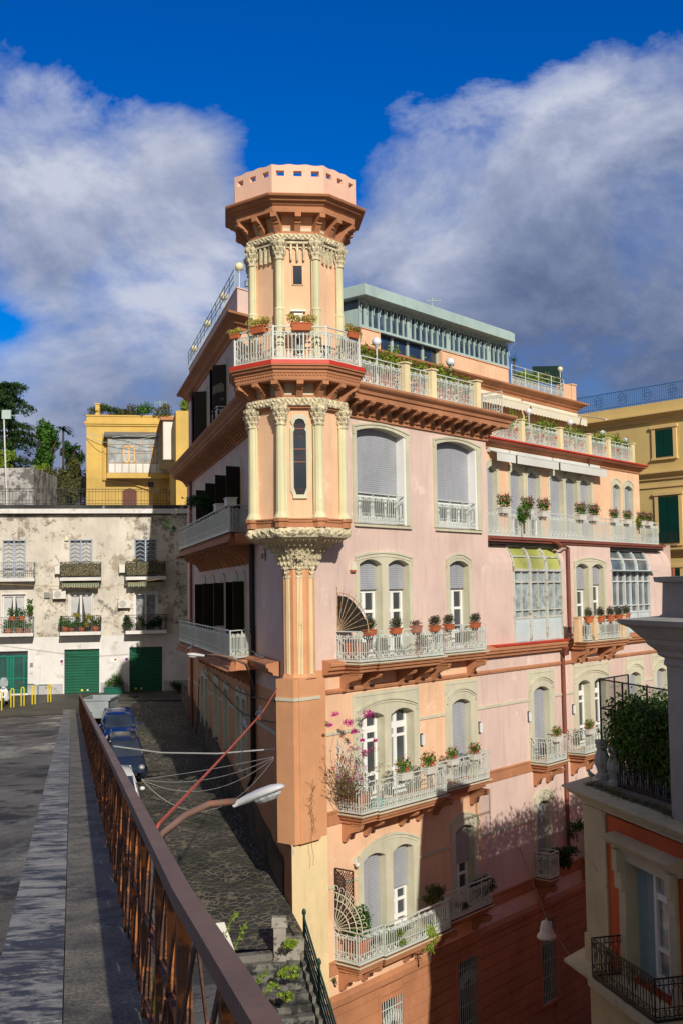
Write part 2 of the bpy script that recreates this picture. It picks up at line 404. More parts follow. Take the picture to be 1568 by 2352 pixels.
def sweep(mb, path, prof, closed=False):
    """profile (o,z) swept along plan path with mitred corners; outward = right of travel"""
    n = len(path); rings = []
    for i, p in enumerate(path):
        a = path[i-1] if (i or closed) else None; b = path[(i+1) % n] if (i < n-1 or closed) else None
        ds = []
        for q0, q1 in ((a, p), (p, b)):
            if q0 is None or q1 is None: continue
            d = Vector((q1[0]-q0[0], q1[1]-q0[1])).normalized(); ds.append(Vector((d.y, -d.x)))
        m = sum(ds, Vector((0, 0)))
        m = m/ (m.length_squared/2) if len(ds) == 2 else ds[0]
        if len(ds) == 2: m = (ds[0]+ds[1])/(1+ds[0].dot(ds[1]))
        k_ = len(mb.v); rings.append(k_)
        for o, z in prof: mb.v.append((p[0]+m.x*o, p[1]+m.y*o, z))
    np_ = len(prof)
    for i in range(n if closed else n-1):
        a, b = rings[i], rings[(i+1) % n]
        for j in range(np_-1): mb.f.append([a+j, b+j, b+j+1, a+j+1])
    if not closed:
        mb.f.append([rings[0]+j for j in range(np_)]); mb.f.append([rings[-1]+j for j in range(np_)][::-1])
    return mb
# ------------------------------------------------------------------ frames of the place
AZ = rad(-2.3); C0 = (35*math.sin(AZ), 35*math.cos(AZ))
hP, hL = rad(39.6), rad(-14.7)
nP = (math.cos(hP), -math.sin(hP)); nL = (-math.cos(hL), math.sin(hL))
P = Fr((C0[0]+.3*nP[0], C0[1]+.3*nP[1]), 39.6, 1)
Lf = Fr((C0[0]+.5*nL[0], C0[1]+.5*nL[1]), -14.7, -1)
def X(x, y, o=0): return P.at(x, y, o)[0]
def cross(f1, o1, f2, o2):               # plan point where two offset wall lines meet
    a, b = Vector(f1.w(0, o1, 0)[:2]), Vector(f2.w(0, o2, 0)[:2]); u, v = Vector(f1.u), Vector(f2.u)
    t = ((b-a).x*v.y-(b-a).y*v.x)/(u.x*v.y-u.y*v.x); return tuple(a+u*t)
TIP = cross(P, 0, Lf, 0)
S1, S2, S3, S4 = -2.35, -7.17, -11.79, 2.1
ZG = -19.0
MBE = X(1119.5, 1250)                    # end of the taller corner block
PE = X(1543, 1400)                       # far end of the sunny front
RO = -3.5; AO = -7.3
B = empty('corner_building', (C0[0], C0[1], ZG), 'tall wedge-shaped pink and peach apartment building with orange cornices and an octagonal corner turret', 'building')

# window table on the sunny front: plate x0,x1, z bottom, z top, rise, openings [(x0,x1,spring)], y used for x->s
wins = []
def wrow(px0, px1, y, zb, zt, rise, ops, shz, t=.05, depth=.34, panel=None, zwall=None):
    a, b = X(px0, y), X(px1, y)
    o_ = [(X(q0, y), X(q1, y), zb, q2, .14*min(1.5, (X(q1, y)-X(q0, y)))) for q0, q1, q2 in ops]
    wins.append((a, b, zb, zt, rise, o_, shz, t, depth, panel))
def ztop(x, y): return P.at(x, y)[1]
wrow(808.5, 938, 1090, 2.28, 5.82, .20, [(817, 930, 5.43)], [3.36], depth=.45)
wrow(993, 1102, 1100, 2.28, 5.80, .19, [(1000.5, 1092.5, 5.41)], [3.36], depth=.45)
wrow(815, 945.8, 1400, S1, 1.34, .17, [(824.4, 875.5, .88), (890.6, 938, .88)], [.02, .02])
wrow(1023.6, 1081.8, 1400, S1, 1.36, .24, [(1031.3, 1075.5, .88)], [.02])
wrow(808.8, 961.3, 1700, S2, -3.42, .04, [(827.5, 880.4, -4.32), (896, 948, -4.32)], [None, None], panel=1)
wrow(1020.5, 1095.1, 1680, S2, -3.42, .04, [(1036, 1078.5, -4.32)], [-7.1], panel=1)
wrow(819.7, 961.3, 2050, S3, -8.30, .42, [(832.8, 883.5, -8.98), (900.6, 947.5, -8.98)], [-11.7, -10.3])
wrow(1034.5, 1096.7, 2000, S3, -8.35, .28, [(1044.4, 1087.4, -9.0)], [-10.2])
wrow(1212.6, 1271.9, 1650, S2, -3.42, .04, [(1224, 1259.5, -4.32)], [-7.1], panel=1)
wrow(1316, 1398, 1630, S2, -3.42, .04, [(1326.7, 1354, -4.32), (1363.8, 1389.6, -4.32)], [None, None], panel=1)
wrow(1436.2, 1478.8, 1600, S2, -3.42, .04, [(1444.5, 1469.7, -4.32)], [-7.1], panel=1)
wrow(1498.6, 1536, 1600, S2, -3.42, .04, [(1507, 1529, -4.32)], [-5.6], panel=1)
wrow(1317.6, 1390.6, 1380, S1, 1.36, .2, [(1321.8, 1350.5, .88), (1359, 1385.5, .88)], [-.1, .1])
wrow(1225, 1268, 1900, S3, -8.35, .28, [(1230.5, 1260.5, -9.0)], [-11.0])
wrow(1338, 1372, 1860, S3, -8.35, .28, [(1342, 1366, -9.0)], [-10.6])
holes = [(w[5][0][0]-.0, w[5][-1][1]+.0, w[2], max(q[3]+q[4] for q in w[5])) for w in wins]
gops = [(X(871.8, 2250), X(921, 2250), -17.2, -13.75), (X(1050, 2270), X(1093.6, 2270), -17.0, -13.7), (X(1240, 2170), X(1273, 2170), -17.0, -13.7)]
# ---- front walls, one mesh per colour of plaster
def wallmesh(name, m, s0, s1, z0, z1, lab=None, fr=P, o=0, hs_=None):
    mb = MB(); holewall(mb, fr, s0, s1, z0, z1, hs_ if hs_ is not None else holes, o); w_ = mb.build(name, m, B)
    if lab: w_['label'] = lab
    return w_
tipS = -.83
wallmesh('wall', pink, .05, MBE, S1-.2, 5.9, 'pale pink upper front with big shuttered windows')
wallmesh('wall', peach, .9, 9.9, -13.0, S1-.2, 'peach plaster front under the first balcony')
wallmesh('wall', cream, tipS, .9, -13.2, -7.8, 'cream plaster panel at the foot of the corner pier')
wallmesh('wall', orpier, .0, .9, -7.8, S1-.2)
wallmesh('wall', pink, 9.9, PE, -13.0, S1-.2, 'pink plaster front running away down the alley')
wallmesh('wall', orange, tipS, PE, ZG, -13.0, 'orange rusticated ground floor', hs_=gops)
cx0, cx1 = X(1297.5, 1350), X(1402.5, 1350)
wallmesh('wall', pink, cx0, cx1, S1-.2, S4-.15, 'flat pink bay between the two glazed verandas')
m = MB()
for z in [ZG+.46*i for i in range(13)]:
    ss = [.95]+[q for g in gops for q in g[:2]]+[PE]
    for a, b in zip(ss[::2], ss[1::2]): m.fbox(P, a, b, 0, .035, z, z+.42)
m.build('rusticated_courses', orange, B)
# side returns
mb = MB()
mb.poly([P.w(MBE, 0, S4), P.w(MBE, -4, S4), P.w(MBE, -4, 6.8), P.w(MBE, 0, 6.8)])
for a in (cx0, cx1): mb.poly([P.w(a, 0, S1), P.w(a, -2, S1), P.w(a, -2, S4), P.w(a, 0, S4)])
mb.poly([P.w(PE, 0, ZG), P.w(PE, -9, ZG), P.w(PE, -9, S4), P.w(PE, 0, S4)])
mb.build('side_wall', pink, B)
# ---- left (shaded) front
Lw = []                                  # (s0,s1,z0,z1)
LA = [(11.2, 12.7, 6.95, 9.75), (17.5, 19.0, 6.95, 9.75)]
L4 = [(7.9, 9.3, S4, 4.95), (11.2, 12.5, S4, 4.95), (14.6, 15.8, S4, 4.95), (18.0, 19.2, S4, 4.95)]
L1 = [(7.2, 8.3, S1, .45), (9.0, 10.1, S1, .45), (12.4, 13.5, S1+.9, .45), (15.6, 16.8, S1, .45), (18.6, 19.8, S1, .45)]
L0 = [(7.0, 8.0, -7.0, -4.1), (8.4, 9.4, -7.0, -4.1), (11.4, 12.7, -6.7, -4.1), (14.35, 15.8, -6.6, -4.1), (17.7, 18.8, -6.4, -4.1), (19.2, 20.3, -6.4, -4.1)]
LH = L4+L1+L0
wallmesh('wall', pink, .1, 26.2, -3.3, 5.9, 'shaded pink side wall', Lf, 0, LH)
wallmesh('wall', orpier, .1, 26.2, -7.8, -3.3, 'shaded orange lower side wall on the sloping street', Lf, 0, LH)
mb = MB(); mb.poly([Lf.w(-.86, 0, -11.5), Lf.w(26.2, 0, -11.5), Lf.w(26.2, 0, -7.8), Lf.w(-.86, 0, -7.8)]); mb.build('wall', orpier, B)
plinth = mat('grey_plinth_cement', (.16, .12, .09), var=.25, stain=(.07, .06, .05), sthr=.5)
mb = MB(); z0 = lambda s: -9.6+.114*s
for i in range(14):
    a, b = i*2.05+.3, (i+1)*2.05+.3; mb.poly([Lf.w(a, .04, -12), Lf.w(b, .04, -12), Lf.w(b, .04, z0(b)+1.15+.1*(i % 3)), Lf.w(a, .04, z0(a)+1.15+.1*(i % 3))])
mb.build('plinth', plinth, B)
mb = MB(); mb.poly([Lf.w(26.2, 0, -12), Lf.w(26.2, -9, -12), Lf.w(26.2, -9, 5.9), Lf.w(26.2, 0, 5.9)]); mb.build('side_wall', pink, B)
def leafshut(par, fr, s_, z0_, z1_, w_, o=0, ang=95):
    """a louvred shutter leaf swung out from the wall at s_"""
    a = rad(ang); mb = MB(); d = (math.cos(a)*w_, math.sin(a)*w_); t = .04
    q = [(s_, o), (s_+d[0], o+d[1]), (s_+d[0]+t, o+d[1]), (s_+t, o)]
    mb.hexa([fr.w(x, y, z0_) for x, y in q], [fr.w(x, y, z1_) for x, y in q])
    n = int((z1_-z0_)/.075)
    for i in range(n):
        z = z0_+.06+i*.075
        if z > z1_-.1: break
        q2 = [(s_-.015+d[0]*.12, o+d[1]*.12), (s_-.015+d[0]*.88, o+d[1]*.88), (s_+t+.01+d[0]*.88, o+d[1]*.88), (s_+t+.01+d[0]*.12, o+d[1]*.12)]
        mb.hexa([fr.w(x, y, z) for x, y in q2], [fr.w(x, y, z+.035) for x, y in q2])
    return mb.build('shutter', shut, par)
darktrim = trim
for (a, b, z0_, z1_), sh in [(q, 1) for q in L4+L1]+[(q, 0) for q in L0]:
    g = MB().fbox(Lf, a-.02, b+.02, -.32, -.30, z0_, z1_).build('window', glass, B)
    w = MB(); surround(w, Lf, a-.18, b+.18, z0_-.02, z1_+.38, .16, [(a, b, z0_, z1_-.12, .12)], .05, .3)
    w.build('window_surround', darktrim, g)
    f = MB()
    for q in (a, (a+b)/2-.04, b-.08): f.fbox(Lf, q, q+.08, -.3, -.25, z0_, z1_)
    f.fbox(Lf, a, b, -.3, -.25, z1_-.5, z1_-.42).fbox(Lf, a, b, -.3, -.25, z0_, z0_+.15).build('window_frame', pblue if not sh else white, g)
    if sh:
        leafshut(g, Lf, a, z0_+.02, z1_-.05, (b-a)/2*.9, .05, 112); leafshut(g, Lf, b, z0_+.02, z1_-.05, (b-a)/2, .05, 12)
    elif R.random() < 2: MB().fbox(Lf, a+.02, b-.02, -.24, -.22, z0_+.02, z1_-.25).build('shutter', pblue, g)
# ---- sunny-front window assemblies
for a, b, zb, zt, rise, ops, shz, t, dp, panel in wins:
    mb = MB(); surround(mb, P, a, b, zb, zt, rise, ops, t, dp)
    if panel:
        moulding(mb, P, a+.12, b-.12, ops[0][3]+.62, .30, .07, t, t+.05, .55)
        moulding(mb, P, a+.2, b-.2, ops[0][3]+.50, .26, .04, t, t+.03, .4)
        for q in (a+.08, b-.12): mb.fbox(P, q, q+.04, t, t+.02, ops[0][3]+.4, zt-.12)
        mb.fbox(P, a+.08, b-.08, t, t+.02, zt-.14, zt-.10)
    else:
        moulding(mb, P, a+.02, b-.02, zt-.02, rise, .06, t, t+.035, rise+.3)
        if zb < 2: moulding(mb, P, a+.1, b-.1, zt-.16, rise*.9, .03, t, t+.02, .3)
    su = mb.build('window_surround', trim, B)
    for (q0, q1, z0_, sg, rs), sz in zip(ops, shz):
        big = (q1-q0) > 2
        g = MB().fbox(P, q0-.02, q1+.02, -dp-.04, -dp-.02, z0_, sg+rs+.05).build('window_glass', glass, su)
        f = MB()
        top = sz if sz is not None else sg+rs
        if top > z0_+.3:
            n = 4 if big else 2; w_ = (q1-q0)/n
            for i in range(n):
                x0, x1 = q0+i*w_, q0+(i+1)*w_; e = .085 if not big else .07
                f.fbox(P, x0, x0+e, -dp-.02, -dp+.04, z0_, top).fbox(P, x1-e, x1, -dp-.02, -dp+.04, z0_, top)
                hs2 = [(z0_, .3), (top-.12, .12)]
                if not big: hs2 += [(z0_+(top-z0_)*.28, .12), (z0_+(top-z0_)*.66, .10)]
                if sz is None: hs2 += [(top-.72, .22)]
                for zz, hh in hs2: f.fbox(P, x0+e, x1-e, -dp-.02, -dp+.035, zz, zz+hh)
            f.build('window_frame', white, su)
        if sz is not None:
            MB().fbox(P, q0+.01, q1-.01, -dp+.10, -dp+.13, sz, sg+rs).fbox(P, q0+.01, q1-.01, -dp+.13, -dp+.15, sz, sz+.07).build('shutter', roll, su)
        if big:
            MB().fbox(P, q1-.1, q1-.005, -dp, .02, z0_, sg+.1).build('window_frame', white, su)
            mb = MB(); p0, p1 = P.w(q0+.02, -.02, 0)[:2], P.w(q1-.02, -.02, 0)[:2]
            bars(mb, [p0, p1], z0_+.04, 1.02, sp_=.11, style='leaf'); mb.build('railing', ironp, su)
            MB().fbox(P, q0-.15, q1+.25, 0, .10, z0_-.12, z0_-.04).build('sill', trim, su)
# ground-floor grilles
for a, b, z0_, z1_ in gops:
    g = MB().fbox(P, a, b, -.3, -.28, z0_, z1_).build('window', dark, B)
    f = MB().fbox(P, a-.12, b+.12, -.05, .10, z0_-.12, z0_)
    f.fbox(P, a-.16, a, -.3, .06, z0_, z1_).fbox(P, b, b+.16, -.3, .06, z0_, z1_).fbox(P, a-.16, b+.16, -.3, .08, z1_, z1_+.16); f.build('window_surround', orange, g)
    f = MB(); n = int((b-a)/.12)
    for i in range(n+1): q = a+(b-a)*i/n; f.fbox(P, q-.012, q+.012, 0, .024, z0_, z1_)
    for i in range(5): zz = z0_+(z1_-z0_)*(i+.5)/5; f.fbox(P, a, b, -.01, .0, zz, zz+.03)
    for i in range(n-1):
        c = Vector(P.w(a+(b-a)*(i+.8)/n, .02, z1_-.55-.5*abs(i/(n-1)-.5))); u = Vector((*P.u, 0))
        f.tube([c+u*math.cos(t)*.09+Vector((0, 0, .22*math.sin(t))) for t in [j*math.pi/4 for j in range(9)]], .01, 4)
    f.build('grille', ironp if a < 6 else pav, g)
# ---- mouldings running along both fronts
Ls = lambda s, o=0: Lf.w(s, o, 0)[:2]
Ps = lambda s, o=0: P.w(s, o, 0)[:2]
CP = [(0, 5.86), (.08, 5.86), (.08, 5.97), (.13, 6.0), (.14, 6.10), (.06, 6.14), (.05, 6.37), (.70, 6.37), (.70, 6.53), (.76, 6.56), (.79, 6.66), (.90, 6.74), (.95, 6.80), (.95, 6.87), (-.4, 6.89)]
cor = MB(); sweep(cor, [Ps(.9), Ps(MBE), Ps(MBE, -4)], CP); sweep(cor, [Ls(26.2, -5), Ls(26.2), Ls(.9)], CP); cor = cor.build('cornice', orange, B)
bp = proto(bracket_mesh(.66, .38, .17), 'bracket', orange)
put_brackets(cor, None, P, [2.1+i*.665 for i in range(14)], 6.37, bp, .04)
bl_ = proto(bracket_mesh(.72, .46, .15), 'bracket', orange)
put_brackets(cor, None, Lf, [1.6+i*.56 for i in range(44)], 6.37, bl_, .04)
m = MB()
for i in range(15): a = 2.1-.665+i*.665; m.fbox(P, a+.12, a+.545, .045, .065, 6.14, 6.35)
m.build('frieze_panel', trim, cor)
ST = [(0, -2.24), (.38, -2.33), (.40, -2.36), (.40, -2.44), (.34, -2.47), (.33, -2.56), (.22, -2.62), (.20, -2.70), (0, -2.74)]
m = MB(); sweep(m, [Ps(.75), Ps(PE), Ps(PE, -3)], ST); st = m.build('string_course', orange, B)
m = MB().fbox(P, X(1121, 1490), X(1300, 1470), 0, .42, -2.30, -2.235); m.build('coping', redc, B)
m = MB(); sweep(m, [Ls(5.0), Ls(.55)], [(o*1.2, z) for o, z in ST]); m.build('string_course', orange, B)
m = MB(); sweep(m, [Ps(.9), Ps(PE)], [(0, -3.36), (.07, -3.34), (.09, -3.26), (.05, -3.22), (0, -3.2)]); m.build('string_course', orange, B)
m = MB(); sweep(m, [Ps(.9), Ps(PE)], [(0, -7.55), (.05, -7.53), (.06, -7.2), (.09, -7.12), (0, -7.08)]); m.build('string_course', orange, B)
m = MB(); sweep(m, [Ps(.9), Ps(PE)], [(0, -12.25), (.05, -12.23), (.06, -11.9), (.09, -11.8), (0, -11.78)]); m.build('string_course', orange, B)
m = MB(); sweep(m, [Ps(.9), Ps(PE)], [(0, -13.3), (.10, -13.2), (.12, -13.0), (.06, -12.9), (0, -12.86)]); m.build('string_course', orange, B)
zb3 = P.at(961.4, 1969)[1]
def belt(z, spans):
    for a, b in spans:
        if b-a > .05: MB().fbox(P, a, b, 0, .045, z-.05, z+.05).build('belt_course', trim, B)
def gaps(z):
    e = [.9]
    for w in sorted(wins):
        if w[2] < z < w[3]: e += [w[0], w[1]]
    e.append(PE); return list(zip(e[::2], e[1::2]))
belt(-4.62, gaps(-4.62)); belt(zb3, gaps(zb3))
e = [26.1]+[q for w in sorted(L0, reverse=True) for q in (w[1]+.18, w[0]-.18)]+[.4]
for a, b in zip(e[::2], e[1::2]):
    if a > b: MB().fbox(Lf, b, a, 0, .045, -4.70, -4.60).build('belt_course', trim, B)
# ---- balconies of the sunny front
brk = proto(bracket_mesh(.78, .62, .17), 'bracket', orange)
def balcony(path, z, rh, bs_, fr=P, style='leaf', mname=ironp, sp_=.115, th=1.0, fill=None, soff=orange, nobr=False):
    plan = [fr.w(a, o, 0)[:2] for a, o in path]
    m = MB(); pr = [(.06, z), (.06, z-.09*th), (0, z-.10*th), (-.02, z-.2*th), (-.09, z-.22*th), (-.10, z-.31*th), (-.2, z-.34*th)]
    pth = plan if fr is P else plan[::-1]
    sweep(m, pth, pr)
    m.poly([(x, y, z-.0) for x, y in plan]); 
    s0_, s1_ = min(a for a, o in path), max(a for a, o in path); om = min(o for a, o in path if o > .1)
    m.fbox(fr, s0_+.1, s1_-.1, 0, om-.2, z-.34*th, z-.02)
    if fill:
        for a, b, oo in fill: m.fbox(fr, a+.12, b-.12, 0, oo-.15, z-.335*th, z-.025)
    sl = m.build('balcony', soff, B)
    m = MB(); sweep(m, pth, [(.09, z-.001), (.09, z-.05), (.03, z-.05)]); m.poly([(x, y, z+.012) for x, y in plan]); m.build('balcony_floor', trim, sl)
    m = MB(); bars(m, [((p[0]), p[1]) for p in plan], z+.03, rh, sp_=sp_, style=style); m.build('railing', mname, sl)
    if not nobr: put_brackets(sl, None, fr, bs_, z-.34*th, brk, .0)
    return sl
def bal(xl, xc, xj, xr, xb0, xb1, y, z, style, oA=.98, oB=.62, rh=1.0):
    sl_ = X(xl, y); sc_2 = X(xc, y, oA); sj = X(xj, y, oA+.06); s_r = X(xr, y, oA+.06); sb0 = X(xb0, y, oB); sb1 = X(xb1, y, oB)
    path = [(sl_, 0), (sl_, oA), (sj, oA), (sj, oA+.10), (s_r, oA+.10), (s_r, oB), (sb1, oB), (sb1, 0)]
    return balcony(path, z, rh, [sl_+.25, sl_+1.35, s_r-1.3, s_r-.3, s_r+.75, sb1-.35], style=style, fill=[(sl_, s_r, oA)])
bal(772, 820, 868, 1016, 1040, 1115, 1490, S1, 'leaf')
bal(775, 826, 868, 1022, 1046, 1123, 1830, S2, 'loop')
bal(769.5, 832, 882, 1033, 1070, 1131, 2200, S3, 'leaf')
def balr(x0, x1, y, z, o, style):
    a, b = X(x0, y), X(x1, y, o); return balcony([(a, 0), (a, o), (b, o), (b, 0)], z, 1.0, [a+.3, b-.3], style=style)
balr(1216, 1300, 1740, S2, .8, 'loop'); balr(1302, 1392, 1720, S2, .85, 'loop')
balr(1225, 1282, 1990, S3, .75, 'leaf'); balr(1335, 1380, 1990, S3, .75, 'leaf')
# pillared balcony between the verandas
a, b = X(1303, 1450), X(1448, 1450, 1.0)
path = [(a, 0), (a, .9), (b, .9), (b, 0)]
plb = balcony(path, S1, .85, [a+.3, a+1.1, b-1.3, b-.4], th=1.1)
for q in (X(1326, 1440, .9), X(1362, 1440, .9), X(1427, 1440, .9)):
    MB().fbox(P, q-.17, q+.17, .78, 1.02, S1, S1+1.02).fbox(P, q-.2, q+.2, .75, 1.05, S1+1.02, S1+1.08).build('balcony_pillar', mat('weathered_peach_pillar', (.72, .50, .30), stain=(.25, .22, .14), sthr=.62, streak=.5), plb)
MB().fbox(P, b-.2, b+.1, .2, .5, S1, S1+1.05).build('balcony_pillar', MC['weathered_peach_pillar'], plb)
# shaded side balconies
lb = proto(bracket_mesh(.85, .72, .14), 'bracket', orange)
for z in (S1-.02, S4):
    path = [(21.2, 0), (20.2, 1.1), (3.9, 1.1), (5.25, 0)]
    s_ = balcony(path, z, 1.0, [], fr=Lf, style='leaf' if z < 0 else 'loop', sp_=.10, th=1.1, nobr=True)
    put_brackets(s_, None, Lf, [5.9+i*1.15 for i in range(13)], z-.36, lb, 0)
# ---- verandas: wall that curves back at the top, with glazed bays
def vprof(n=7):
    return [(0, S1-.1), (0, .75)]+[(-1.05+1.05*math.cos(t), .75+1.27*math.sin(t)) for t in [math.pi/2*i/n for i in range(1, n+1)]]
VP = vprof()
def vwall(a, b, m_, o=0, i0=0): 
    mb = MB(); pr = [(q+o, z) for q, z in VP[i0:]]
    for (o0, za), (o1, zb_) in zip(pr, pr[1:]): mb.poly([P.w(a, o0, za), P.w(b, o0, za), P.w(b, o1, zb_), P.w(a, o1, zb_)])
    return mb
v1a, v1b, v2a, v2b = X(1178, 1400), X(1290, 1400), X(1404, 1400), X(1492, 1400)
for a, b in ((MBE, v1a), (v1b, cx0), (v2b, PE)):
    vwall(a, b, pink).build('wall', pink, B)
for a, b, gm, fm, lab in ((v1a, v1b, yglass, mat('flaking_grey_white_frame', (.52, .54, .50), stain=(.30, .24, .17), sthr=.57, ssc=4, streak=.4), 'old glazed veranda with yellow-green curved roof panels'), (v2a, v2b, mat('dim_veranda_glass', (.13, .165, .18), rough=.1, var=.35, sc_=1.5, bump=0, spec=.8, streak=.4), mat('grey_white_frame', (.58, .60, .60)), 'white-framed glazed veranda with clear curved roof panes')):
    v = MB().fbox(P, a, b, -.12, -.08, S1-.1, .75).build('veranda', glassl if gm is yglass else gm, B); v['label'] = lab
    vwall(a, b, gm, -.03, 1).build('roof_glazing', gm, v)
    f = MB(); n = 3; w_ = (b-a)/n
    for i in range(n+1):
        q = a+i*w_
        hw_ = .09 if gm is yglass else .055; f.fbox(P, max(a, q-hw_), min(b, q+hw_), -.08, .05, S1, .78)
        for (o0, za), (o1, zb_) in zip(VP[1:], VP[2:]):
            x0, x1 = max(a, q-hw_), min(b, q+hw_)
            f.hexa([P.w(x0, o0-.04, za), P.w(x1, o0-.04, za), P.w(x1, o1-.04, zb_), P.w(x0, o1-.04, zb_)], [P.w(x0, o0+.06, za), P.w(x1, o0+.06, za), P.w(x1, o1+.06, zb_+.04), P.w(x0, o1+.06, zb_+.04)])
    for jz, jo in ((VP[3][1], VP[3][0]), (VP[5][1], VP[5][0])): f.fbox(P, a, b, jo-.03, jo+.035, jz-.03, jz+.03)
    f.fbox(P, a, b, -.08, .07, .68, .78).fbox(P, a, b, -.08, .03, .2, .26).fbox(P, a, b, -.08, .03, -1.28, -1.20).fbox(P, a, b, -.08, .03, -.95, -.9)
    for i in range(n):
        q = a+(i+.5)*w_; f.fbox(P, q-.03, q+.03, -.08, .02, -1.2, .7)
    f.build('veranda_frame', fm, v)
    g = MB()
    for i in range(n):
        q = a+i*w_; g.fbox(P, q+.1, q+w_-.1, -.08, .0, S1, -1.28).fbox(P, q+.2, q+w_-.2, 0, .02, S1+.15, -1.42)
    g.build('lower_panel', pblue, v)
MB().fbox(P, v2a, v2b+.3, 0, .35, .72, .76).build('glass_canopy', pav, B)
# ---- recessed upper floor with long terrace (balcony 4)
re_ = P.at(1466, 1100, RO)[0]
rops = []
for x0, x1, sz in [(1117, 1139, 2.3), (1169.6, 1200, 3.3), (1209.5, 1237.5, 3.3), (1260.6, 1290.5, 2.2), (1296.5, 1323, 2.2), (1329.5, 1355.5, 2.2), (1404.5, 1421.5, 2.5), (1431, 1450, 2.5)]:
    rops.append((X(x0, 1130, RO), X(x1, 1130, RO), sz))
rw = Fr(P.w(0, RO, 0)[:2], 39.6, 1)
rh_ = [(a, b, S4, 5.72) for a, b, _ in rops]
wallmesh('wall', peach, 8, re_, S4-.1, 6.9, 'set-back peach wall of the long terrace', rw, 0, rh_)
for a, b, sz in rops:
    mb = MB(); surround(mb, rw, a-.14, b+.14, S4, 5.98, .25, [(a, b, S4, 5.42, .22)], .05, .3)
    moulding(mb, rw, a-.1, b+.1, 5.96, .24, .05, .05, .08, .5); su = mb.build('window_surround', trim, B)
    MB().fbox(rw, a, b, -.3, -.28, S4, 5.7).build('window_glass', glass, su)
    MB().fbox(rw, a, b, -.22, -.19, sz, 5.7).build('shutter', roll, su)
    if sz > 3: MB().fbox(rw, a, a+.09, -.28, -.2, S4, sz).fbox(rw, b-.09, b, -.28, -.2, S4, sz).fbox(rw, (a+b)/2-.05, (a+b)/2+.05, -.28, -.2, S4, sz).build('window_frame', white, su)
bx0, bx1 = MBE, X(1508, 1190, -.1)
m = MB(); m.fbox(P, bx0, bx1+.25, RO, 0.02, S4-.12, S4).fbox(P, bx0, PE-.6, RO, -.1, S4-.3, S4-.12); t4 = m.build('terrace_floor', roofc, B)
MB().fbox(P, bx0, bx1+.35, .02, .16, S4-.13, S4-.01).fbox(P, bx0, bx1+.1, .02, .09, S4-.22, S4-.13).build('gutter', gutter, B)
m = MB(); bars(m, [Ps(bx0, -.08), Ps(bx1, -.08), Ps(bx1, -2.5)], S4, 1.12, sp_=.11, style='leaf'); m.build('railing', ironp, t4)
RP = [(0, 6.40), (.06, 6.42), (.08, 6.55), (.2, 6.62), (.24, 6.70), (.36, 6.76), (.38, 6.84), (-.3, 6.88)]
m = MB(); sweep(m, [Ps(MBE, RO), Ps(re_, RO), Ps(re_, RO-6)], RP); rc = m.build('cornice', orange, B)
m = MB(); sweep(m, [Ps(MBE+.9, RO+.3), Ps(re_-.2, RO+.3)], [(0, 6.72), (.12, 6.72), (.14, 6.80), (0, 6.80)]); m.build('gutter', gutter, rc)
m = MB(); sweep(m, [Ps(MBE, RO+.38), Ps(re_+.38, RO+.38), Ps(re_+.38, RO-6)], [(-.25, 6.93), (.06, 6.93), (.06, 6.85), (-.2, 6.85)]); m.build('coping', redc, rc)
# terrace floor on top of the lower storeys
poly = [TIP, Ps(MBE), Ps(MBE, RO), Ps(re_, RO), Ps(re_, -14), Ls(26.1, -4), Ls(26.1)]
MB().poly([(x, y, 6.885) for x, y in poly]).build('terrace_floor', roofc, B)
# terrace parapet railings with cream pillars
crp = mat('cream_pillar', (.78, .66, .40), var=.08, stain=(.35, .32, .2), sthr=.68, streak=.3)
def terr(xs, y, o, z, x0, x1, h=1.0):
    e = [X(x0, y, o)]
    for q0, q1 in xs:
        a, b = X(q0, y, o), X(q1, y, o); c = (a+b)/2
        MB().fbox(P, c-.15, c+.15, o-.15, o+.15, z, z+h+.06).fbox(P, c-.2, c+.2, o-.2, o+.2, z+h+.06, z+h+.11).build('parapet_pillar', crp, B)
        e += [c-.15, c+.15]
    e.append(X(x1, y, o))
    for a, b in zip(e[::2], e[1::2]):
        if b-a > .1: m = MB(); bars(m, [Ps(a, o), Ps(b, o)], z, h, sp_=.105, style='leaf'); m.build('railing', ironp, B)
terr([(919.5, 936.6), (983, 995), (1084, 1098)], 900, .62, 6.88, 829, 1084)
terr([(1189.6, 1200.9), (1277.6, 1288), (1343, 1354), (1391, 1394.5), (1443, 1452)], 1010, RO+.28, 6.93, 1132, 1443)
for i in range(2):                       # corner of the main terrace running back
    pass
m = MB(); bars(m, [Ps(MBE+.5, .5), Ps(MBE+.5, RO+.3)], 6.9, 1.0); m.build('railing', ironp, B)
# ---- attic storey
AT = cross(P, AO, Lf, 0)
aE = X(1322, 960, AO); aw = Fr(P.w(0, AO, 0)[:2], 39.6, 1)
sAT = (AT[0]-aw.o[0])*aw.u[0]+(AT[1]-aw.o[1])*aw.u[1]; sLA = (AT[0]-Lf.o[0])*Lf.u[0]+(AT[1]-Lf.o[1])*Lf.u[1]
aops = [(X(1098, 1010, AO), X(1121, 1010, AO)), (X(1187, 1010, AO), X(1213, 1010, AO)), (X(1252, 1010, AO), X(1278, 1010, AO))]
wallmesh('wall', peach, sAT, aE, 6.88, 10.4, 'peach attic wall behind the roof terrace', aw, 0, [(a, b, 6.9, 9.0) for a, b in aops])
for a, b in aops:
    mb = MB(); surround(mb, aw, a-.18, b+.18, 6.9, 9.32, .35, [(a, b, 6.9, 8.75, .28)], .07, .3); su = mb.build('window_surround', trim, B)
    MB().fbox(aw, a, b, -.2, -.17, 6.9, 9.0).build('shutter', roll, su)
wallmesh('wall', pink, sLA, 25.3, 6.88, 10.4, 'shaded pink attic wall', Lf, 0, LA)
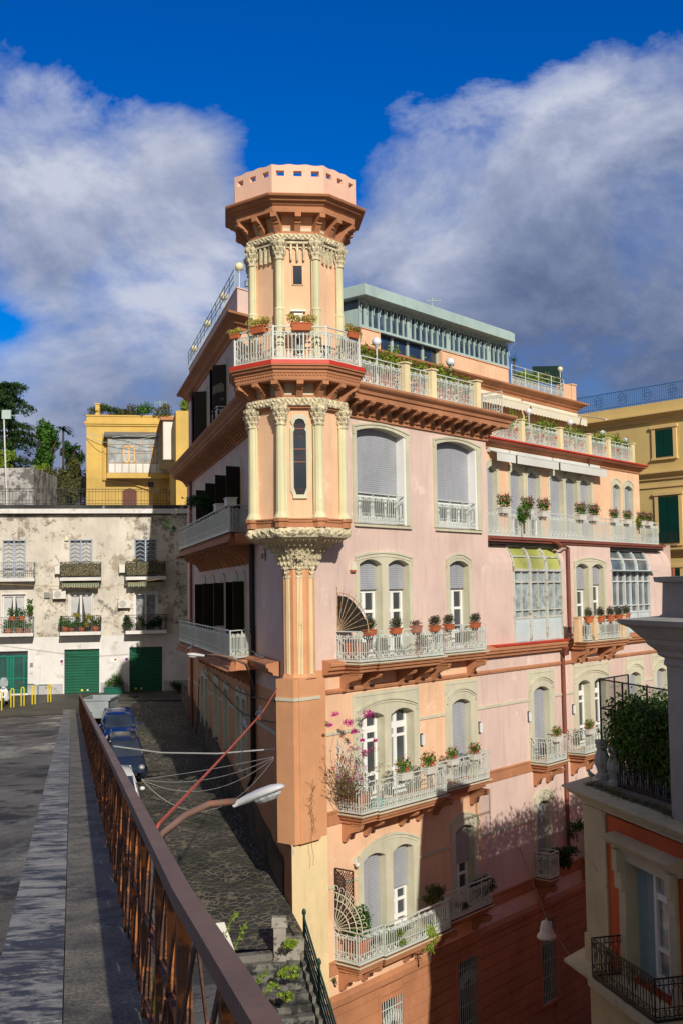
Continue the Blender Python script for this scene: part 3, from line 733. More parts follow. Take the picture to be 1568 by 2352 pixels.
for a, b, z0_, z1_ in LA:
    g = MB().fbox(Lf, a, b, -.2, -.18, z0_, z1_).build('window', dark, B)
    mb = MB(); surround(mb, Lf, a-.15, b+.15, z0_, z1_+.25, .12, [(a, b, z0_, z1_-.1, .1)], .05, .2); mb.build('window_surround', trim, g)
    leafshut(g, Lf, a, z0_, z1_-.1, .62, .05, 62); leafshut(g, Lf, b, z0_, z1_-.1, .62, .05, 118)
m = MB(); bars(m, [Ls(10.9, 0), Ls(10.9, .5), Ls(13, .5), Ls(13, 0)], 6.9, .9); m.build('railing', ironp, B)
AP = [(0, 10.38), (.06, 10.4), (.08, 10.55), (.22, 10.62), (.30, 10.74), (.42, 10.80), (.58, 10.86), (.60, 10.95), (-.3, 10.98)]
m = MB(); sweep(m, [Ls(25.3, -6), Ls(25.3), AT, Ps(aE, AO), Ps(aE, AO-6)], AP); ac = m.build('cornice', orange, B)
MB().poly([(x, y, 10.97) for x, y in (Ls(25.3), AT, Ps(aE, AO), Ps(aE, AO-5), Ls(25.3, -5))]).build('roof_deck', roofc, B)
# attic parapets
m = MB(); pi = cross(P, AO-.1, Lf, -.05)
sweep(m, [Ls(25.3, -.05), Ls(sLA+.55, -.05), Ps(X(700, 700, AO), AO-.35)], [(0, 10.95), (0, 12.28), (.04, 12.28), (.04, 12.34), (-.25, 12.34), (-.25, 10.95)]); m.build('parapet', pink, B)
m = MB()
for dz in (.35, .6, .85): m.tube([Lf.w(25.2, 0, 12.34+dz), Lf.w(sLA+.9, 0, 12.34+dz)], .022, 5)
for i in range(13): q = sLA+.9+i*(25.2-sLA-.9)/12; m.tube([Lf.w(q, 0, 12.3), Lf.w(q, 0, 13.25+.25*(i % 2))], .02, 5)
m.build('railing', pav, B)
gb = X(1165, 800, AO-.2); gL = X(826, 750, AO-.2)
lw = (X(872, 810, AO-.2), X(1012, 830, AO-.2))
m = MB(); gf = Fr(P.w(0, AO-.2, 0)[:2], 39.6, 1); holewall(m, gf, gL, gb, 10.96, 12.0, [(lw[0], lw[1], 11.1, 12.0)]); m.fbox(gf, lw[0]-.06, lw[0], -.35, .04, 10.97, 12.03).fbox(gf, lw[1], lw[1]+.06, -.35, .04, 10.97, 12.03)
m.fbox(gf, gL, lw[0], -.2, .06, 12.0, 12.04).fbox(gf, lw[1], gb, -.2, .06, 12.0, 12.04); m.build('parapet', peach, B)
g = MB().fbox(gf, lw[0], lw[1], -.32, -.28, 11.05, 12.02).build('window', glass, B)
m = MB(); n = 5
for i in range(n): q = lw[0]+(lw[1]-lw[0])*i/(n-1); m.fbox(gf, q-.07, q+.07, -.28, -.2, 11.1, 12.02)
m.fbox(gf, lw[0], lw[1], -.28, -.18, 11.1, 11.2).fbox(gf, lw[0], lw[1], -.30, .02, 11.02, 11.1); m.build('window_frame', pav, g)
# greenhouse pavilion on the roof
rl, rr_ = X(838, 681, AO+.45), X(1181.6, 789.4, AO+.45)
gh = MB().fbox(gf, rl, rr_, -4.5, .65, 13.36, 13.82).fbox(gf, rl+.1, rr_-.1, -4.4, .55, 13.82, 13.9).build('roof_pavilion', pav, B); gh['label'] = 'long glazed pavilion with flat blue-green metal roof'
m = MB().fbox(gf, gL+.05, gb-.05, -.1, -.06, 12.05, 13.4); 
m.poly([gf.w(gL+.05, -.08, 12), gf.w(gL+.05, -4, 12), gf.w(gL+.05, -4, 13.4), gf.w(gL+.05, -.08, 13.4)]); m.poly([gf.w(gb-.05, -.08, 12), gf.w(gb-.05, -4, 12), gf.w(gb-.05, -4, 13.4), gf.w(gb-.05, -.08, 13.4)])
m.build('window_glass', mat('pavilion_glass', (.07, .10, .12), rough=.08, bump=0, spec=.8, var=.4, sc_=.9), gh)
m = MB(); n = 27; L_ = gb-gL
for i in range(n+1):
    q = gL+L_*i/n; wd = .16 if i in (1, 8, 15, 23) else .035
    m.fbox(gf, q-wd, q+wd, -.06, .0 if wd < .1 else -.01, 12.02, 13.4)
m.fbox(gf, gL, gb, -.08, .06, 12.03, 12.14).fbox(gf, gL, gb, -.08, .03, 13.22, 13.38); m.fbox(gf, gL-.02, gL+.08, -4, .03, 12.02, 12.9)
for q in (1.5, 3.0): m.fbox(gf, gL-.03, gL+.1, -q-.06, -q, 11, 13.4)
m.build('pavilion_frame', pav, gh)
m = MB()
for i in range(n+1):
    q = gL+L_*i/n; m.tube([gf.w(q, .05, 12.75), gf.w(q, .10, 13.02), gf.w(q, .25, 13.22), gf.w(q, .55, 13.36)], .018, 4); m.octa(gf.w(q, .07, 12.8), (0, 0, .1), (gf.u[0]*.03, gf.u[1]*.03, 0), (gf.n[0]*.03, gf.n[1]*.03, 0))
m.build('eave_bracket_row', pav, gh)
# end of the attic roof: iron railing and corner pillar
m = MB(); bars(m, [Ps(gb, AO), Ps(X(1293, 880, AO), AO)], 10.97, .62, sp_=.09, style='loop'); m.build('railing', ironp, B)
m = MB(); 
for dz in (.75, 1.0, 1.25): m.tube([P.w(gb, AO, 10.97+dz), P.w(X(1293, 880, AO), AO, 10.97+dz)], .02, 4)
for i in range(5): q = gb+(X(1293, 880, AO)-gb)*i/4; m.tube([P.w(q, AO, 11), P.w(q, AO, 12.25)], .022, 4)
m.build('railing', ironp, B)
MB().fbox(P, X(1294, 900, AO), X(1310, 900, AO), AO-.5, AO, 10.95, 12.0).fbox(P, X(1311, 900, AO), aE, AO-.6, AO+.05, 10.95, 12.05).fbox(P, X(1310, 900, AO), aE+.05, AO-.65, AO+.1, 12.05, 12.12).build('corner_pillar', peach, B)
# ---- drainpipes
def pipe(fr, pts, r, m_, name='drainpipe'): return MB().tube([fr.w(*p) for p in pts], r, 8).build(name, m_, B)
a = X(1299.5, 1350); c = X(1283, 1500); d = X(1296, 1920)
pipe(P, [(X(1262, 1240), .2, 2.0), (X(1275, 1245), .22, 1.82), (a, .14, 1.72), (a, .12, -1.9), (a, .2, -2.1), (a-.8, .45, -2.25)], .075, gutter)
pipe(P, [(c, .35, -2.6), (c+.1, .13, -2.95), (c+.12, .12, -12)], .08, gutter)
MB().lathe(*P.w(c, .3, 0)[:2], [(.06, -2.95), (.08, -2.8), (.16, -2.62), (.16, -2.55)], 10).build('drain_hopper', gutter, B)
pipe(P, [(PE+.05, .1, .9), (PE+.05, .1, S1)], .09, gutter)
pipe(Lf, [(5.06, .12, 1.9), (5.06, .12, -6.6), (4.95, .3, -6.95)], .10, black)
pipe(Lf, [(22.3, .12, 10.5), (22.3, .12, 7)], .09, gutter); pipe(Lf, [(23.5, .12, 6), (23.5, .12, -7)], .08, gutter)
MB().lathe(*Lf.w(22.3, .14, 0)[:2], [(.1, 10.0), (.2, 10.3), (.22, 10.42)], 8).build('drain_hopper', gutter, B)
pipe(P, [(X(1340, 1060, RO), .35+RO, 6.75), (X(1345, 1060, RO), .1+RO, 6.3), (X(1345, 1060, RO), .1+RO, 6.0)], .07, gutter)
# ---- awnings (part of the building)
def awning(fr, a, b, z, proj, drop, val, m_, scal=True):
    g = MB().fbox(fr, a, b, .02, .18, z-.08, z+.12)
    g.hexa([fr.w(a, .15, z), fr.w(b, .15, z), fr.w(b, proj, z-drop), fr.w(a, proj, z-drop)], [fr.w(a, .15, z+.015), fr.w(b, .15, z+.015), fr.w(b, proj, z-drop+.015), fr.w(a, proj, z-drop+.015)])
    n = max(4, int((b-a)/.16))
    for i in range(n):
        x0, x1 = a+(b-a)*i/n, a+(b-a)*(i+1)/n; e = .06 if scal and i % 2 else 0
        g.hexa([fr.w(x0, proj, z-drop-val+e), fr.w(x1, proj, z-drop-val+(.06-e if scal else 0)), fr.w(x1, proj, z-drop+.02), fr.w(x0, proj, z-drop+.02)],
               [fr.w(x0, proj+.012, z-drop-val+e), fr.w(x1, proj+.012, z-drop-val+(.06-e if scal else 0)), fr.w(x1, proj+.012, z-drop+.02), fr.w(x0, proj+.012, z-drop+.02)])
    g.tube([fr.w(a, proj, z-drop+.02), fr.w(b, proj, z-drop+.02)], .035, 6)
    return g.build('awning', m_, B)
canvas = mat('cream_canvas', (.72, .66, .52), var=.05, stain=(.5, .42, .3), sthr=.7)
canvasg = mat('pale_grey_canvas', (.62, .63, .60), var=.06)
awning(aw, X(1082, 950, AO), X(1190, 950, AO), 10.25, .7, .28, .42, canvas)
awning(aw, X(1194, 950, AO), X(1322, 970, AO), 10.2, .7, .28, .42, canvas)
q = X(1340, 1040, RO)
for x0, x1 in ((1117, 1160), (1164, 1259), (1263, 1369)): awning(rw, X(x0, 1070, RO), X(x1, 1070, RO), 6.35, .55, .15, .38, canvasg, False)
MB().tube([P.w(X(1322, 960, AO), AO+.1, 10.3), P.w(X(1400, 1000, AO+4.2), AO+4, 9.1)], .045, 6).build('awning', canvas, B)
# ------------------------------------------------------------------ the octagonal corner turret
PH = rad(6.02)
def oc(r, k): t = PH+rad(-67.5+45*k); return (C0[0]+r*math.sin(t), C0[1]-r*math.cos(t))
def olathe(mb, prof, **kw): return mb.lathe(C0[0], C0[1], prof, 8, PH+rad(22.5), **kw)
T = olathe(MB(), [(1.45, 1.9), (1.45, 6.1), (1.45, 6.2), (1.42, 7.05), (1.42, 11.3), (1.6, 11.8)]).build('tower', peach, B)
T['label'] = 'octagonal corner turret with cream columns'
def face(k, o=0): # facet frame k between corners k and k+1
    a, b = oc(1, k), oc(1, k+1); h = math.degrees(math.atan2(b[0]-a[0], b[1]-a[1]))
    f = Fr(C0, h, 1); return f
ap = math.cos(rad(22.5)); hw = math.sin(rad(22.5))
# crown parapet with small openings
cr_ = mat('pale_pink_crown', (.78, .50, .38), var=.05, streak=.2)
m = MB()
for k in range(8):
    f = face(k); r1, w1 = 2.10*ap, 2.10*hw; r2, w2 = 1.9*ap, 1.9*hw
    hs3 = [(-.84, -.52), (-.16, .16), (.52, .84)]
    xs = sorted(set([-1, 1]+[x for h in hs3 for x in h]+[i/12-1 for i in range(25)]))
    tp = lambda x: 13.24+.014*math.cos(x*math.pi*3+math.pi)+.012*math.cos(x*math.pi)
    za, zb_ = 12.88, 13.05
    for a, b in zip(xs, xs[1:]):
        mid = (a+b)/2; hole = any(h[0] < mid < h[1] for h in hs3)
        for rr, ww in ((r1, w1), (r2, w2)):
            segs = [(lambda x: 12.1, lambda x: za), (lambda x: zb_, tp)] if hole else [(lambda x: 12.1, tp)]
            for lo, hi in segs: m.poly([f.w(a*ww, rr, lo(a)), f.w(b*ww, rr, lo(b)), f.w(b*ww, rr, hi(b)), f.w(a*ww, rr, hi(a))])
        m.poly([f.w(a*w1, r1, tp(a)), f.w(b*w1, r1, tp(b)), f.w(b*w2, r2, tp(b)), f.w(a*w2, r2, tp(a))])
        if hole:
            for z in (za, zb_): m.poly([f.w(a*w1, r1, z), f.w(b*w1, r1, z), f.w(b*w2, r2, z), f.w(a*w2, r2, z)])
    for h in hs3:
        for x in h: m.poly([f.w(x*w1, r1, za), f.w(x*w2, r2, za), f.w(x*w2, r2, zb_), f.w(x*w1, r1, zb_)])
m.build('crown_parapet', cr_, T)
olathe(MB(), [(1.4, 11.76), (2.04, 11.76), (2.04, 11.94), (2.10, 11.98), (2.14, 12.03), (2.24, 12.06), (2.28, 12.12), (2.40, 12.16), (2.43, 12.21), (2.43, 12.235), (2.12, 12.28), (1.9, 12.3)]).build('crown_cornice', orange, T)
olathe(MB(), [(2.13, 12.262), (2.15, 12.30), (2.10, 12.33), (2.09, 12.3)], cap=False).build('coping', redc, T)
olathe(MB(), [(1.44, 11.3), (1.62, 11.28), (1.62, 11.2), (1.44, 11.18)]).build('string_course', orange, T)
olathe(MB(), [(1.46, 11.28), (1.47, 11.76)], cap=False).build('frieze', trim, T)
def radial(k, name, proj, h, w, z, r0_, m_, par):
    p_ = [(0, 0), (proj, 0), (proj, -.26*h), (proj*.66, -.42*h), (proj*.64, -.52*h), (proj*.56, -.54*h), (proj*.28, -h), (0, -h)]
    q_ = MB(); q_.hexa([(-w/2, o, z) for o, z in p_], [(w/2, o, z) for o, z in p_]); me = proto(q_, name, m_)
    for i in range(16):
        t = PH+rad(22.5*i); rr = r0_*(1 if i % 2 else ap)
        b = bpy.data.objects.new(name, me); col.objects.link(b); b.parent = par
        b.location = Vector((C0[0]+rr*math.sin(t), C0[1]-rr*math.cos(t), z))-wloc(par); b.rotation_euler = (0, 0, t+math.pi)
radial(0, 'bracket', .60, .54, .19, 11.76, 1.42, orange, T)
def band(z0_, z1_, r, am, name, n=64, rows=4, mat_=carve):
    """leafy carved moulding following the octagon"""
    m = MB()
    m = olathe(m, [(r-.06, z0_), (r-.01, z0_+.01), (r, (z0_+z1_)/2), (r-.01, z1_-.01), (r-.06, z1_)])
    for k in range(8):
        f = face(k); ww = r*hw; rr = r*ap; nn = Vector((*f.n, 0)); u = Vector((*f.u, 0)); q = max(3, int(2*ww/.13))
        for i in range(q):
            x = -ww+(i+.5)*2*ww/q; c = Vector(f.w(x, rr, (z0_+z1_)/2)); hh = (z1_-z0_)*.5
            for s_ in (-1, 1): m.octa(c+u*.03*s_+Vector((0, 0, hh*.35*s_)), u*.07+Vector((0, 0, hh*.5*(1 if i % 2 else -1))), Vector((0, 0, hh*.5))-u*.02*s_, nn*am)
    return m.build(name, mat_, T)
band(11.0, 11.2, 1.66, .05, 'leaf_moulding'); band(5.74, 6.0, 1.70, .06, 'leaf_moulding')
def capital(cx, cy, z0_, z1_, r, m_):
    m = MB(); h = z1_-z0_
    m.lathe(cx, cy, [(r*1.15, z0_), (r*1.2, z0_+.04), (r*.98, z0_+.06), (r*1.0, z0_+h*.4), (r*1.35, z0_+h*.75), (r*1.6, z0_+h*.9), (r*1.65, z1_)], 8, PH)
    for ring, (zz, q, n) in enumerate(((.3, 1.12, 8), (.58, 1.3, 8), (.84, 1.62, 8))):
        for i in range(n):
            t = 2*math.pi*(i+.5*ring)/n; d = Vector((math.sin(t), -math.cos(t), 0)); e = Vector((math.cos(t), math.sin(t), 0))
            c = Vector((cx, cy, z0_+h*zz))+d*r*q
            m.octa(c, Vector((0, 0, h*.17))+d*.02, e*r*.42, d*.045); m.octa(c+Vector((0, 0, h*.12))+d*.02, e*r*.25, d*.05, Vector((0, 0, .03)))
    return m.build('capital', m_, T)
colm = mat('cream_column', (.66, .62, .40), var=.08, stain=(.42, .40, .30), sthr=.66, ssc=3, streak=.2)
for k in range(8):
    vis = k in (0, 1, 2, 3, 7, 4)
    if not vis: continue
    x, y = oc(1.50, k)
    m = MB(); d = Vector((x-C0[0], y-C0[1], 0)).normalized(); e = Vector((-d.y, d.x, 0))
    m.lathe(x, y, [(.19, 7.05), (.19, 7.15), (.165, 7.2), (.15, 7.25), (.15, 8.75), (.165, 8.8), (.125, 8.86), (.12, 10.38)], 10)
    for q in (-1, 1): c = Vector((x, y, 0))+e*q*.11-d*.03; m.lathe(c.x, c.y, [(.055, 7.1), (.05, 8.8), (.04, 8.86), (.04, 10.38)], 6)
    m.build('column', colm, T); capital(x, y, 10.38, 11.0, .14, carve)
    x, y = oc(1.53, k); m = MB()
    m.lathe(x, y, [(.25, 2.22), (.24, 2.28), (.19, 2.38), (.165, 2.45), (.145, 5.14)], 10)
    for q in (-1, 1): c = Vector((x, y, 0))+e*q*.13-d*.04; m.lathe(c.x, c.y, [(.06, 2.3), (.05, 2.45), (.045, 5.14)], 6)
    m.build('column', colm, T); capital(x, y, 5.14, 5.74, .16, carve)
# arched drip frieze under the crown
m = MB()
for k in range(8):
    f = face(k); rr = 1.42*ap
    m.fbox(f, -.36, .36, rr, rr+.14, 10.9, 10.98)
    for x in (-.2, 0, .2): m.fbox(f, x-.028, x+.028, rr, rr+.12, 10.36+.06*abs(x), 10.9)
    for x in (-.3, -.1, .1, .3):
        m.tube([f.w(x+.085*math.cos(t), rr+.05, 10.68+.13*math.sin(t)) for t in [math.pi*j/6 for j in range(7)]], .028, 4)
        for q in (-.08, .08): m.octa(f.w(x+q, rr+.05, 10.63), (0, 0, .07), (f.u[0]*.035, f.u[1]*.035, 0), (f.n[0]*.05, f.n[1]*.05, 0))
m.build('arched_frieze', carve, T)
# balcony ring
m = olathe(MB(), [(1.4, 6.46), (2.10, 6.46), (2.12, 6.50), (2.12, 6.66), (2.16, 6.70), (2.16, 6.76), (2.24, 6.80), (2.26, 6.86), (2.32, 6.89), (2.32, 6.94), (1.4, 6.95)])
for k in range(8):
    f = face(k); ww = 2.14*hw
    for i in range(15): x = -ww+(i+.5)*2*ww/15; m.fbox(f, x-.025, x+.025, 2.1*ap, 2.155*ap, 6.60, 6.665)
m.build('balcony_cornice', orange, T)
olathe(MB(), [(1.4, 6.93), (2.33, 6.93), (2.31, 7.065), (1.4, 7.07)]).build('balcony_slab', redc, T)
radial(0, 'bracket', .62, .44, .21, 6.46, 1.46, orange, T)
olathe(MB(), [(1.47, 6.1), (1.48, 6.46)], cap=False).build('frieze', trim, T)
olathe(MB(), [(1.44, 6.0), (1.63, 6.0), (1.63, 6.06), (1.5, 6.1)]).build('string_course', orange, T)
olathe(MB(), [(1.44, 5.66), (1.60, 5.68), (1.60, 5.74), (1.44, 5.76)]).build('string_course', orange, T)
m = MB(); bars(m, [oc(2.13, k % 8) for k in range(-2, 6)], 7.08, 1.06, sp_=.12, style='leaf', r=.012)
for k in range(-2, 6): x, y = oc(2.13, k % 8); m.box(x-.03, x+.03, y-.03, y+.03, 7.07, 8.16)
m.build('railing', ironp, T)
# pedestal and carved corbel
m = olathe(MB(), [(1.45, 1.96), (1.60, 1.96), (1.60, 2.10), (1.64, 2.13), (1.64, 2.18), (1.68, 2.20), (1.68, 2.24), (1.45, 2.25)])
for k in range(8): x, y = oc(1.56, k); m.lathe(x, y, [(.2, 1.96), (.2, 2.12), (.25, 2.15), (.25, 2.25)], 8, PH+rad(22.5))
m.build('pedestal', orange, T)
olathe(MB(), [(1.62, 1.96), (1.68, 1.9), (1.72, 1.78), (1.66, 1.66), (1.5, 1.58), (1.3, 1.53), (1.05, 1.42), (.85, 1.25), (.72, 1.05), (.62, .85), (.58, .7)]).build('corbel', carve, T)
m = MB()
for k in range(8):
    f = face(k); nn = Vector((*f.n, 0)); u = Vector((*f.u, 0))
    for i in range(7):
        x = (-1+(i+.5)*2/7)*1.7*hw; c = Vector(f.w(x, 1.70*ap, 1.80+.03*(i % 2)))
        for q in range(3): m.octa(c+Vector((R.uniform(-.05, .05), R.uniform(-.05, .05), R.uniform(-.07, .07))), u*.09+Vector((0, 0, R.uniform(-.08, .08))), Vector((0, 0, .08))+u*R.uniform(-.05, .05), nn*.075)
    for (rr, z, n, sz) in ((1.45, 1.60, 6, .1), (1.15, 1.45, 5, .12), (.9, 1.28, 4, .12), (.72, 1.05, 3, .12), (.64, .85, 3, .1)):
        for i in range(n):
            x = (-1+(i+.5)*2/n)*rr*hw; c = Vector(f.w(x, rr*ap, z)); m.octa(c, nn*.10+Vector((0, 0, .09)), u*sz*.55, (nn-Vector((0, 0, 1)))*.05)
x, y = oc(1.5, 1); 
for k in range(8):
    x, y = oc(1.62, k); m.ell((x, y, 1.80), (.17, .17, .16), 8, 5, .12)
f = face(1); cc_ = Vector(f.w(0, .80, 1.12))
for i in range(10): t = i*math.pi/5; d = Vector((*f.u, 0))*math.cos(t)+Vector((0, 0, 1))*math.sin(t); m.octa(cc_+d*.12, d*.1, d.cross(Vector((*f.n, 0)))*.045, Vector((*f.n, 0))*.06)
m.build('corbel_carving', carve, T)
# corner pier with fluted strips
olathe(MB(), [(.54, .9), (.54, -2.6), (.58, -2.7), (.58, -2.75)]).build('pier', orpier, T)
for k, w_ in ((0, .055), (1, .085), (2, .055)):
    f = face(k); rr = .54*ap; m = MB()
    for i in range(4 if w_ > .06 else 3): x = (i-(1.5 if w_ > .06 else 1))*.045; m.fbox(f, x-.015, x+.015, rr, rr+.035, -2.62, .45)
    m.build('fluted_strip', crp, T)
    m = MB(); nn = Vector((*f.n, 0)); u = Vector((*f.u, 0)); m.fbox(f, -.09, .09, rr, rr+.05, .42, .5)
    for q in (-1, 0, 1):
        for zz in (.58, .72, .84): m.octa(Vector(f.w(q*.075*(zz+.2), rr+.06+.03*(zz > .7), zz)), Vector((0, 0, .09))+u*q*.04, u*.045, nn*.04)
    m.build('strip_capital', carve, T)
f = Fr(P.w(0, 0, 0)[:2], 39.6, 1)
MB().fbox(f, -.78, .44, -.6, .13, -7.8, -2.75).build('pier', orpier, T)
MB().fbox(f, -.56, .37, -.4, .18, -7.8, -2.72).build('pier', orpier, T)
MB().fbox(f, -.60, .41, -.3, .21, -3.42, -3.32).fbox(f, -.81, .47, -.6, .16, -3.42, -3.32).build('belt_course', trim, T)
# turret windows
f = face(1); rr = 1.45*ap; fw_ = Fr(f.w(0, rr, 0)[:2], math.degrees(math.atan2(f.u[0], f.u[1])), 1)
m = MB(); pts = []
def slot(w_, z0_, z1_): return [(-w_, z0_+.22), (-w_, z1_-.42), (-w_*.78, z1_-.36), (-w_*.95, z1_-.2), (-w_*.6, z1_-.04), (0, z1_), (w_*.6, z1_-.04), (w_*.95, z1_-.2), (w_*.78, z1_-.36), (w_, z1_-.42), (w_, z0_+.22), (w_*.6, z0_), (-w_*.6, z0_)]
a_, b_ = slot(.20, 2.98, 5.36), slot(.30, 2.88, 5.50)
n = len(a_)
for i in range(n):
    j = (i+1) % n
    m.hexa([fw_.w(a_[i][0], -.01, a_[i][1]), fw_.w(a_[j][0], -.01, a_[j][1]), fw_.w(b_[j][0], -.01, b_[j][1]), fw_.w(b_[i][0], -.01, b_[i][1])],
           [fw_.w(a_[i][0], .07, a_[i][1]), fw_.w(a_[j][0], .07, a_[j][1]), fw_.w(b_[j][0], .05, b_[j][1]), fw_.w(b_[i][0], .05, b_[i][1])])
m.fbox(fw_, -.22, .22, -.01, .08, 2.86, 2.96)
m.build('window_surround', trim, T)
g = MB().poly([fw_.w(x, .012, z) for x, z in a_]).build('window', glass, T)
m = MB()
for z in (3.98, 4.38, 5.02): m.fbox(fw_, -.2, .2, .012, .04, z, z+.04)
for q in (-1, 1):
    m.fbox(fw_, q*.2-.012, q*.2+.012, .012, .05, 3.1, 4.95)
m.build('window_frame', gutter, g)
for z in (3.15, 4.18, 4.8, 5.16): MB().tube([fw_.w(q*(.09+.07*math.cos(t)), .03, z+.1*math.sin(t)) for q in (-1, 1) for t in [j*math.pi/4*q for j in range(9)]], .003, 3).build('window_scrollwork', gutter, g)
f = face(1); rr = 1.42*ap; fu = Fr(f.w(0, rr, 0)[:2], math.degrees(math.atan2(f.u[0], f.u[1])), 1)
g = MB().fbox(fu, -.14, .14, .0, .004, 9.62, 10.22).build('window', glass, T)
MB().fbox(fu, -.17, -.14, -.02, .03, 9.59, 10.25).fbox(fu, .14, .17, -.02, .03, 9.59, 10.25).fbox(fu, -.17, .17, -.02, .03, 10.22, 10.25).fbox(fu, -.17, .17, -.02, .03, 9.59, 9.62).build('window_frame', peach, g)
g = MB().fbox(fu, -.06, .06, .03, .035, 7.35, 8.62).build('window', glass, T)
MB().fbox(fu, -.15, -.06, 0, .05, 7.25, 8.66).fbox(fu, .06, .15, 0, .05, 7.25, 8.66).fbox(fu, -.15, .15, 0, .06, 8.62, 8.7).fbox(fu, -.15, .15, 0, .05, 7.9, 8.05).fbox(fu, -.15, .15, 0, .05, 7.25, 7.4).fbox(fu, -.24, .24, 0, .14, 8.74, 8.78).build('window_frame', white, g)
# ------------------------------------------------------------------ ground, streets
def struct(o): o['kind'] = 'structure'; return o
hR = rad(-13.9); RD = Fr((0, 0), -13.9, -1)     # upper road frame: s ahead; o to the LEFT
def rz(s): return -1.75-.0748*min(s, 58)
cob = mat('basalt_cobbles', (.055, .052, .048), rough=.55, var=.3, bump=0, spec=.5)
def cobble(mt, sz, joint):
    t = NT.__new__(NT); t.nt = mt.node_tree
    pr = next(n for n in t.nt.nodes if n.type == 'BSDF_PRINCIPLED')
    pos = t.n('ShaderNodeNewGeometry').outputs['Position']
    mp = t.n('ShaderNodeMapping', {'Vector': pos, 'Rotation': (0, 0, rad(28)), 'Scale': (1/sz, 1/sz/1.35, .001)}).outputs[0]
    v = t.n('ShaderNodeTexVoronoi', {'Vector': mp, 'Scale': 1.0, 'Randomness': .7}, feature='DISTANCE_TO_EDGE').outputs[0]
    e = t.ramp(v, [(.02, 0), (.12, 1)])
    nz = t.n('ShaderNodeTexNoise', {'Vector': pos, 'Scale': 14.0, 'Detail': 5.0}).outputs[0]
    h = t.m('ADD', e, t.m('MULTIPLY', nz, .5))
    bm = t.n('ShaderNodeBump', {'Strength': 1.0, 'Distance': .035, 'Height': h}).outputs[0]
    t.nt.links.new(bm, pr.inputs['Normal'])
    old = pr.inputs['Base Color'].links[0].from_socket
    n2_ = t.n('ShaderNodeTexNoise', {'Vector': pos, 'Scale': .7, 'Detail': 4.0}).outputs[0]
    jc = t.mix(t.ramp(n2_, [(.45, 0), (.6, 1)]), joint, (.06, .065, .03))
    nw = t.mix(e, jc, old); t.nt.links.new(nw, pr.inputs['Base Color'])
cobble(cob, .24, (.16, .14, .10))
asph = mat('wet_worn_asphalt', (.22, .20, .175), rough=.7, var=.35, sc_=.35, bump=1.0, bs=55, stain=(.045, .045, .045), sthr=.56, ssc=.8, extra=speckle(55, .55, 1.0))
t = NT.__new__(NT); t.nt = asph.node_tree; pr = next(n for n in t.nt.nodes if n.type == 'BSDF_PRINCIPLED')
pos = t.n('ShaderNodeNewGeometry').outputs['Position']; mp = t.n('ShaderNodeMapping', {'Vector': pos, 'Rotation': (0, 0, rad(-14)), 'Scale': (.55, .22, 1)}).outputs[0]
nz = t.n('ShaderNodeTexNoise', {'Vector': mp, 'Scale': .9, 'Detail': 6.0, 'Roughness': .7}).outputs[0]
t.nt.links.new(t.ramp(nz, [(.50, .78), (.57, .35), (.64, .12)]), pr.inputs['Roughness'])
stn = mat('streaky_kerb_stone', (.16, .17, .19), rough=.6, var=.35, sc_=1.6, bump=.5, bs=20)
t = NT.__new__(NT); t.nt = stn.node_tree; pr = next(n for n in t.nt.nodes if n.type == 'BSDF_PRINCIPLED')
pos = t.n('ShaderNodeNewGeometry').outputs['Position']; mp = t.n('ShaderNodeMapping', {'Vector': pos, 'Rotation': (0, 0, rad(-14)), 'Scale': (1.2, 2.6, 1)}).outputs[0]
nz = t.n('ShaderNodeTexNoise', {'Vector': mp, 'Scale': 1.9, 'Detail': 9.0, 'Roughness': .78, 'Distortion': .6}).outputs[0]
t.nt.links.new(t.mix(t.ramp(nz, [(.45, 0), (.55, 1)]), (.04, .045, .058), (.29, .28, .26)), pr.inputs['Base Color'])
grit = mat('gritty_sidewalk', (.27, .24, .18), rough=.65, var=.35, sc_=2.5, bump=1.0, bs=42, stain=(.07, .065, .06), sthr=.60, ssc=1.6, spec=.6, extra=speckle(48, .35, 1.0))
moss = mat('mossy_stone', (.12, .11, .08), var=.35, sc_=2, bump=.9, bs=24, stain=(.10, .13, .015), sthr=.47, ssc=2.2)
conc = mat('rough_grey_concrete', (.17, .16, .145), var=.3, sc_=.8, bump=.8, bs=18, stain=(.05, .05, .045), sthr=.55, ssc=1.6, streak=.5)
def strip(o0, o1, dz, s0=-6, s1=60, n=24):
    m = MB()
    for i in range(n):
        a, b = s0+(s1-s0)*i/n, s0+(s1-s0)*(i+1)/n
        m.poly([RD.w(a, o0, rz(a)+dz), RD.w(b, o0, rz(b)+dz), RD.w(b, o1, rz(b)+dz), RD.w(a, o1, rz(a)+dz)])
    return m
struct(strip(.44, 16, -.07).build('upper_road', asph))
m = MB()
for i in range(66):
    a, b = -6+i, -6+i+.985; m.hexa([RD.w(a, .04, rz(a)-.3), RD.w(b, .04, rz(b)-.3), RD.w(b, .44, rz(b)-.3), RD.w(a, .44, rz(a)-.3)], [RD.w(a, .045, rz(a)), RD.w(b, .045, rz(b)), RD.w(b, .435, rz(b)), RD.w(a, .435, rz(a))])
struct(m.build('kerb', stn)); struct(strip(-.42, .038, -.004).build('sidewalk', grit))
struct(strip(-.95, -.42, -.30).build('mossy_ledge', moss))
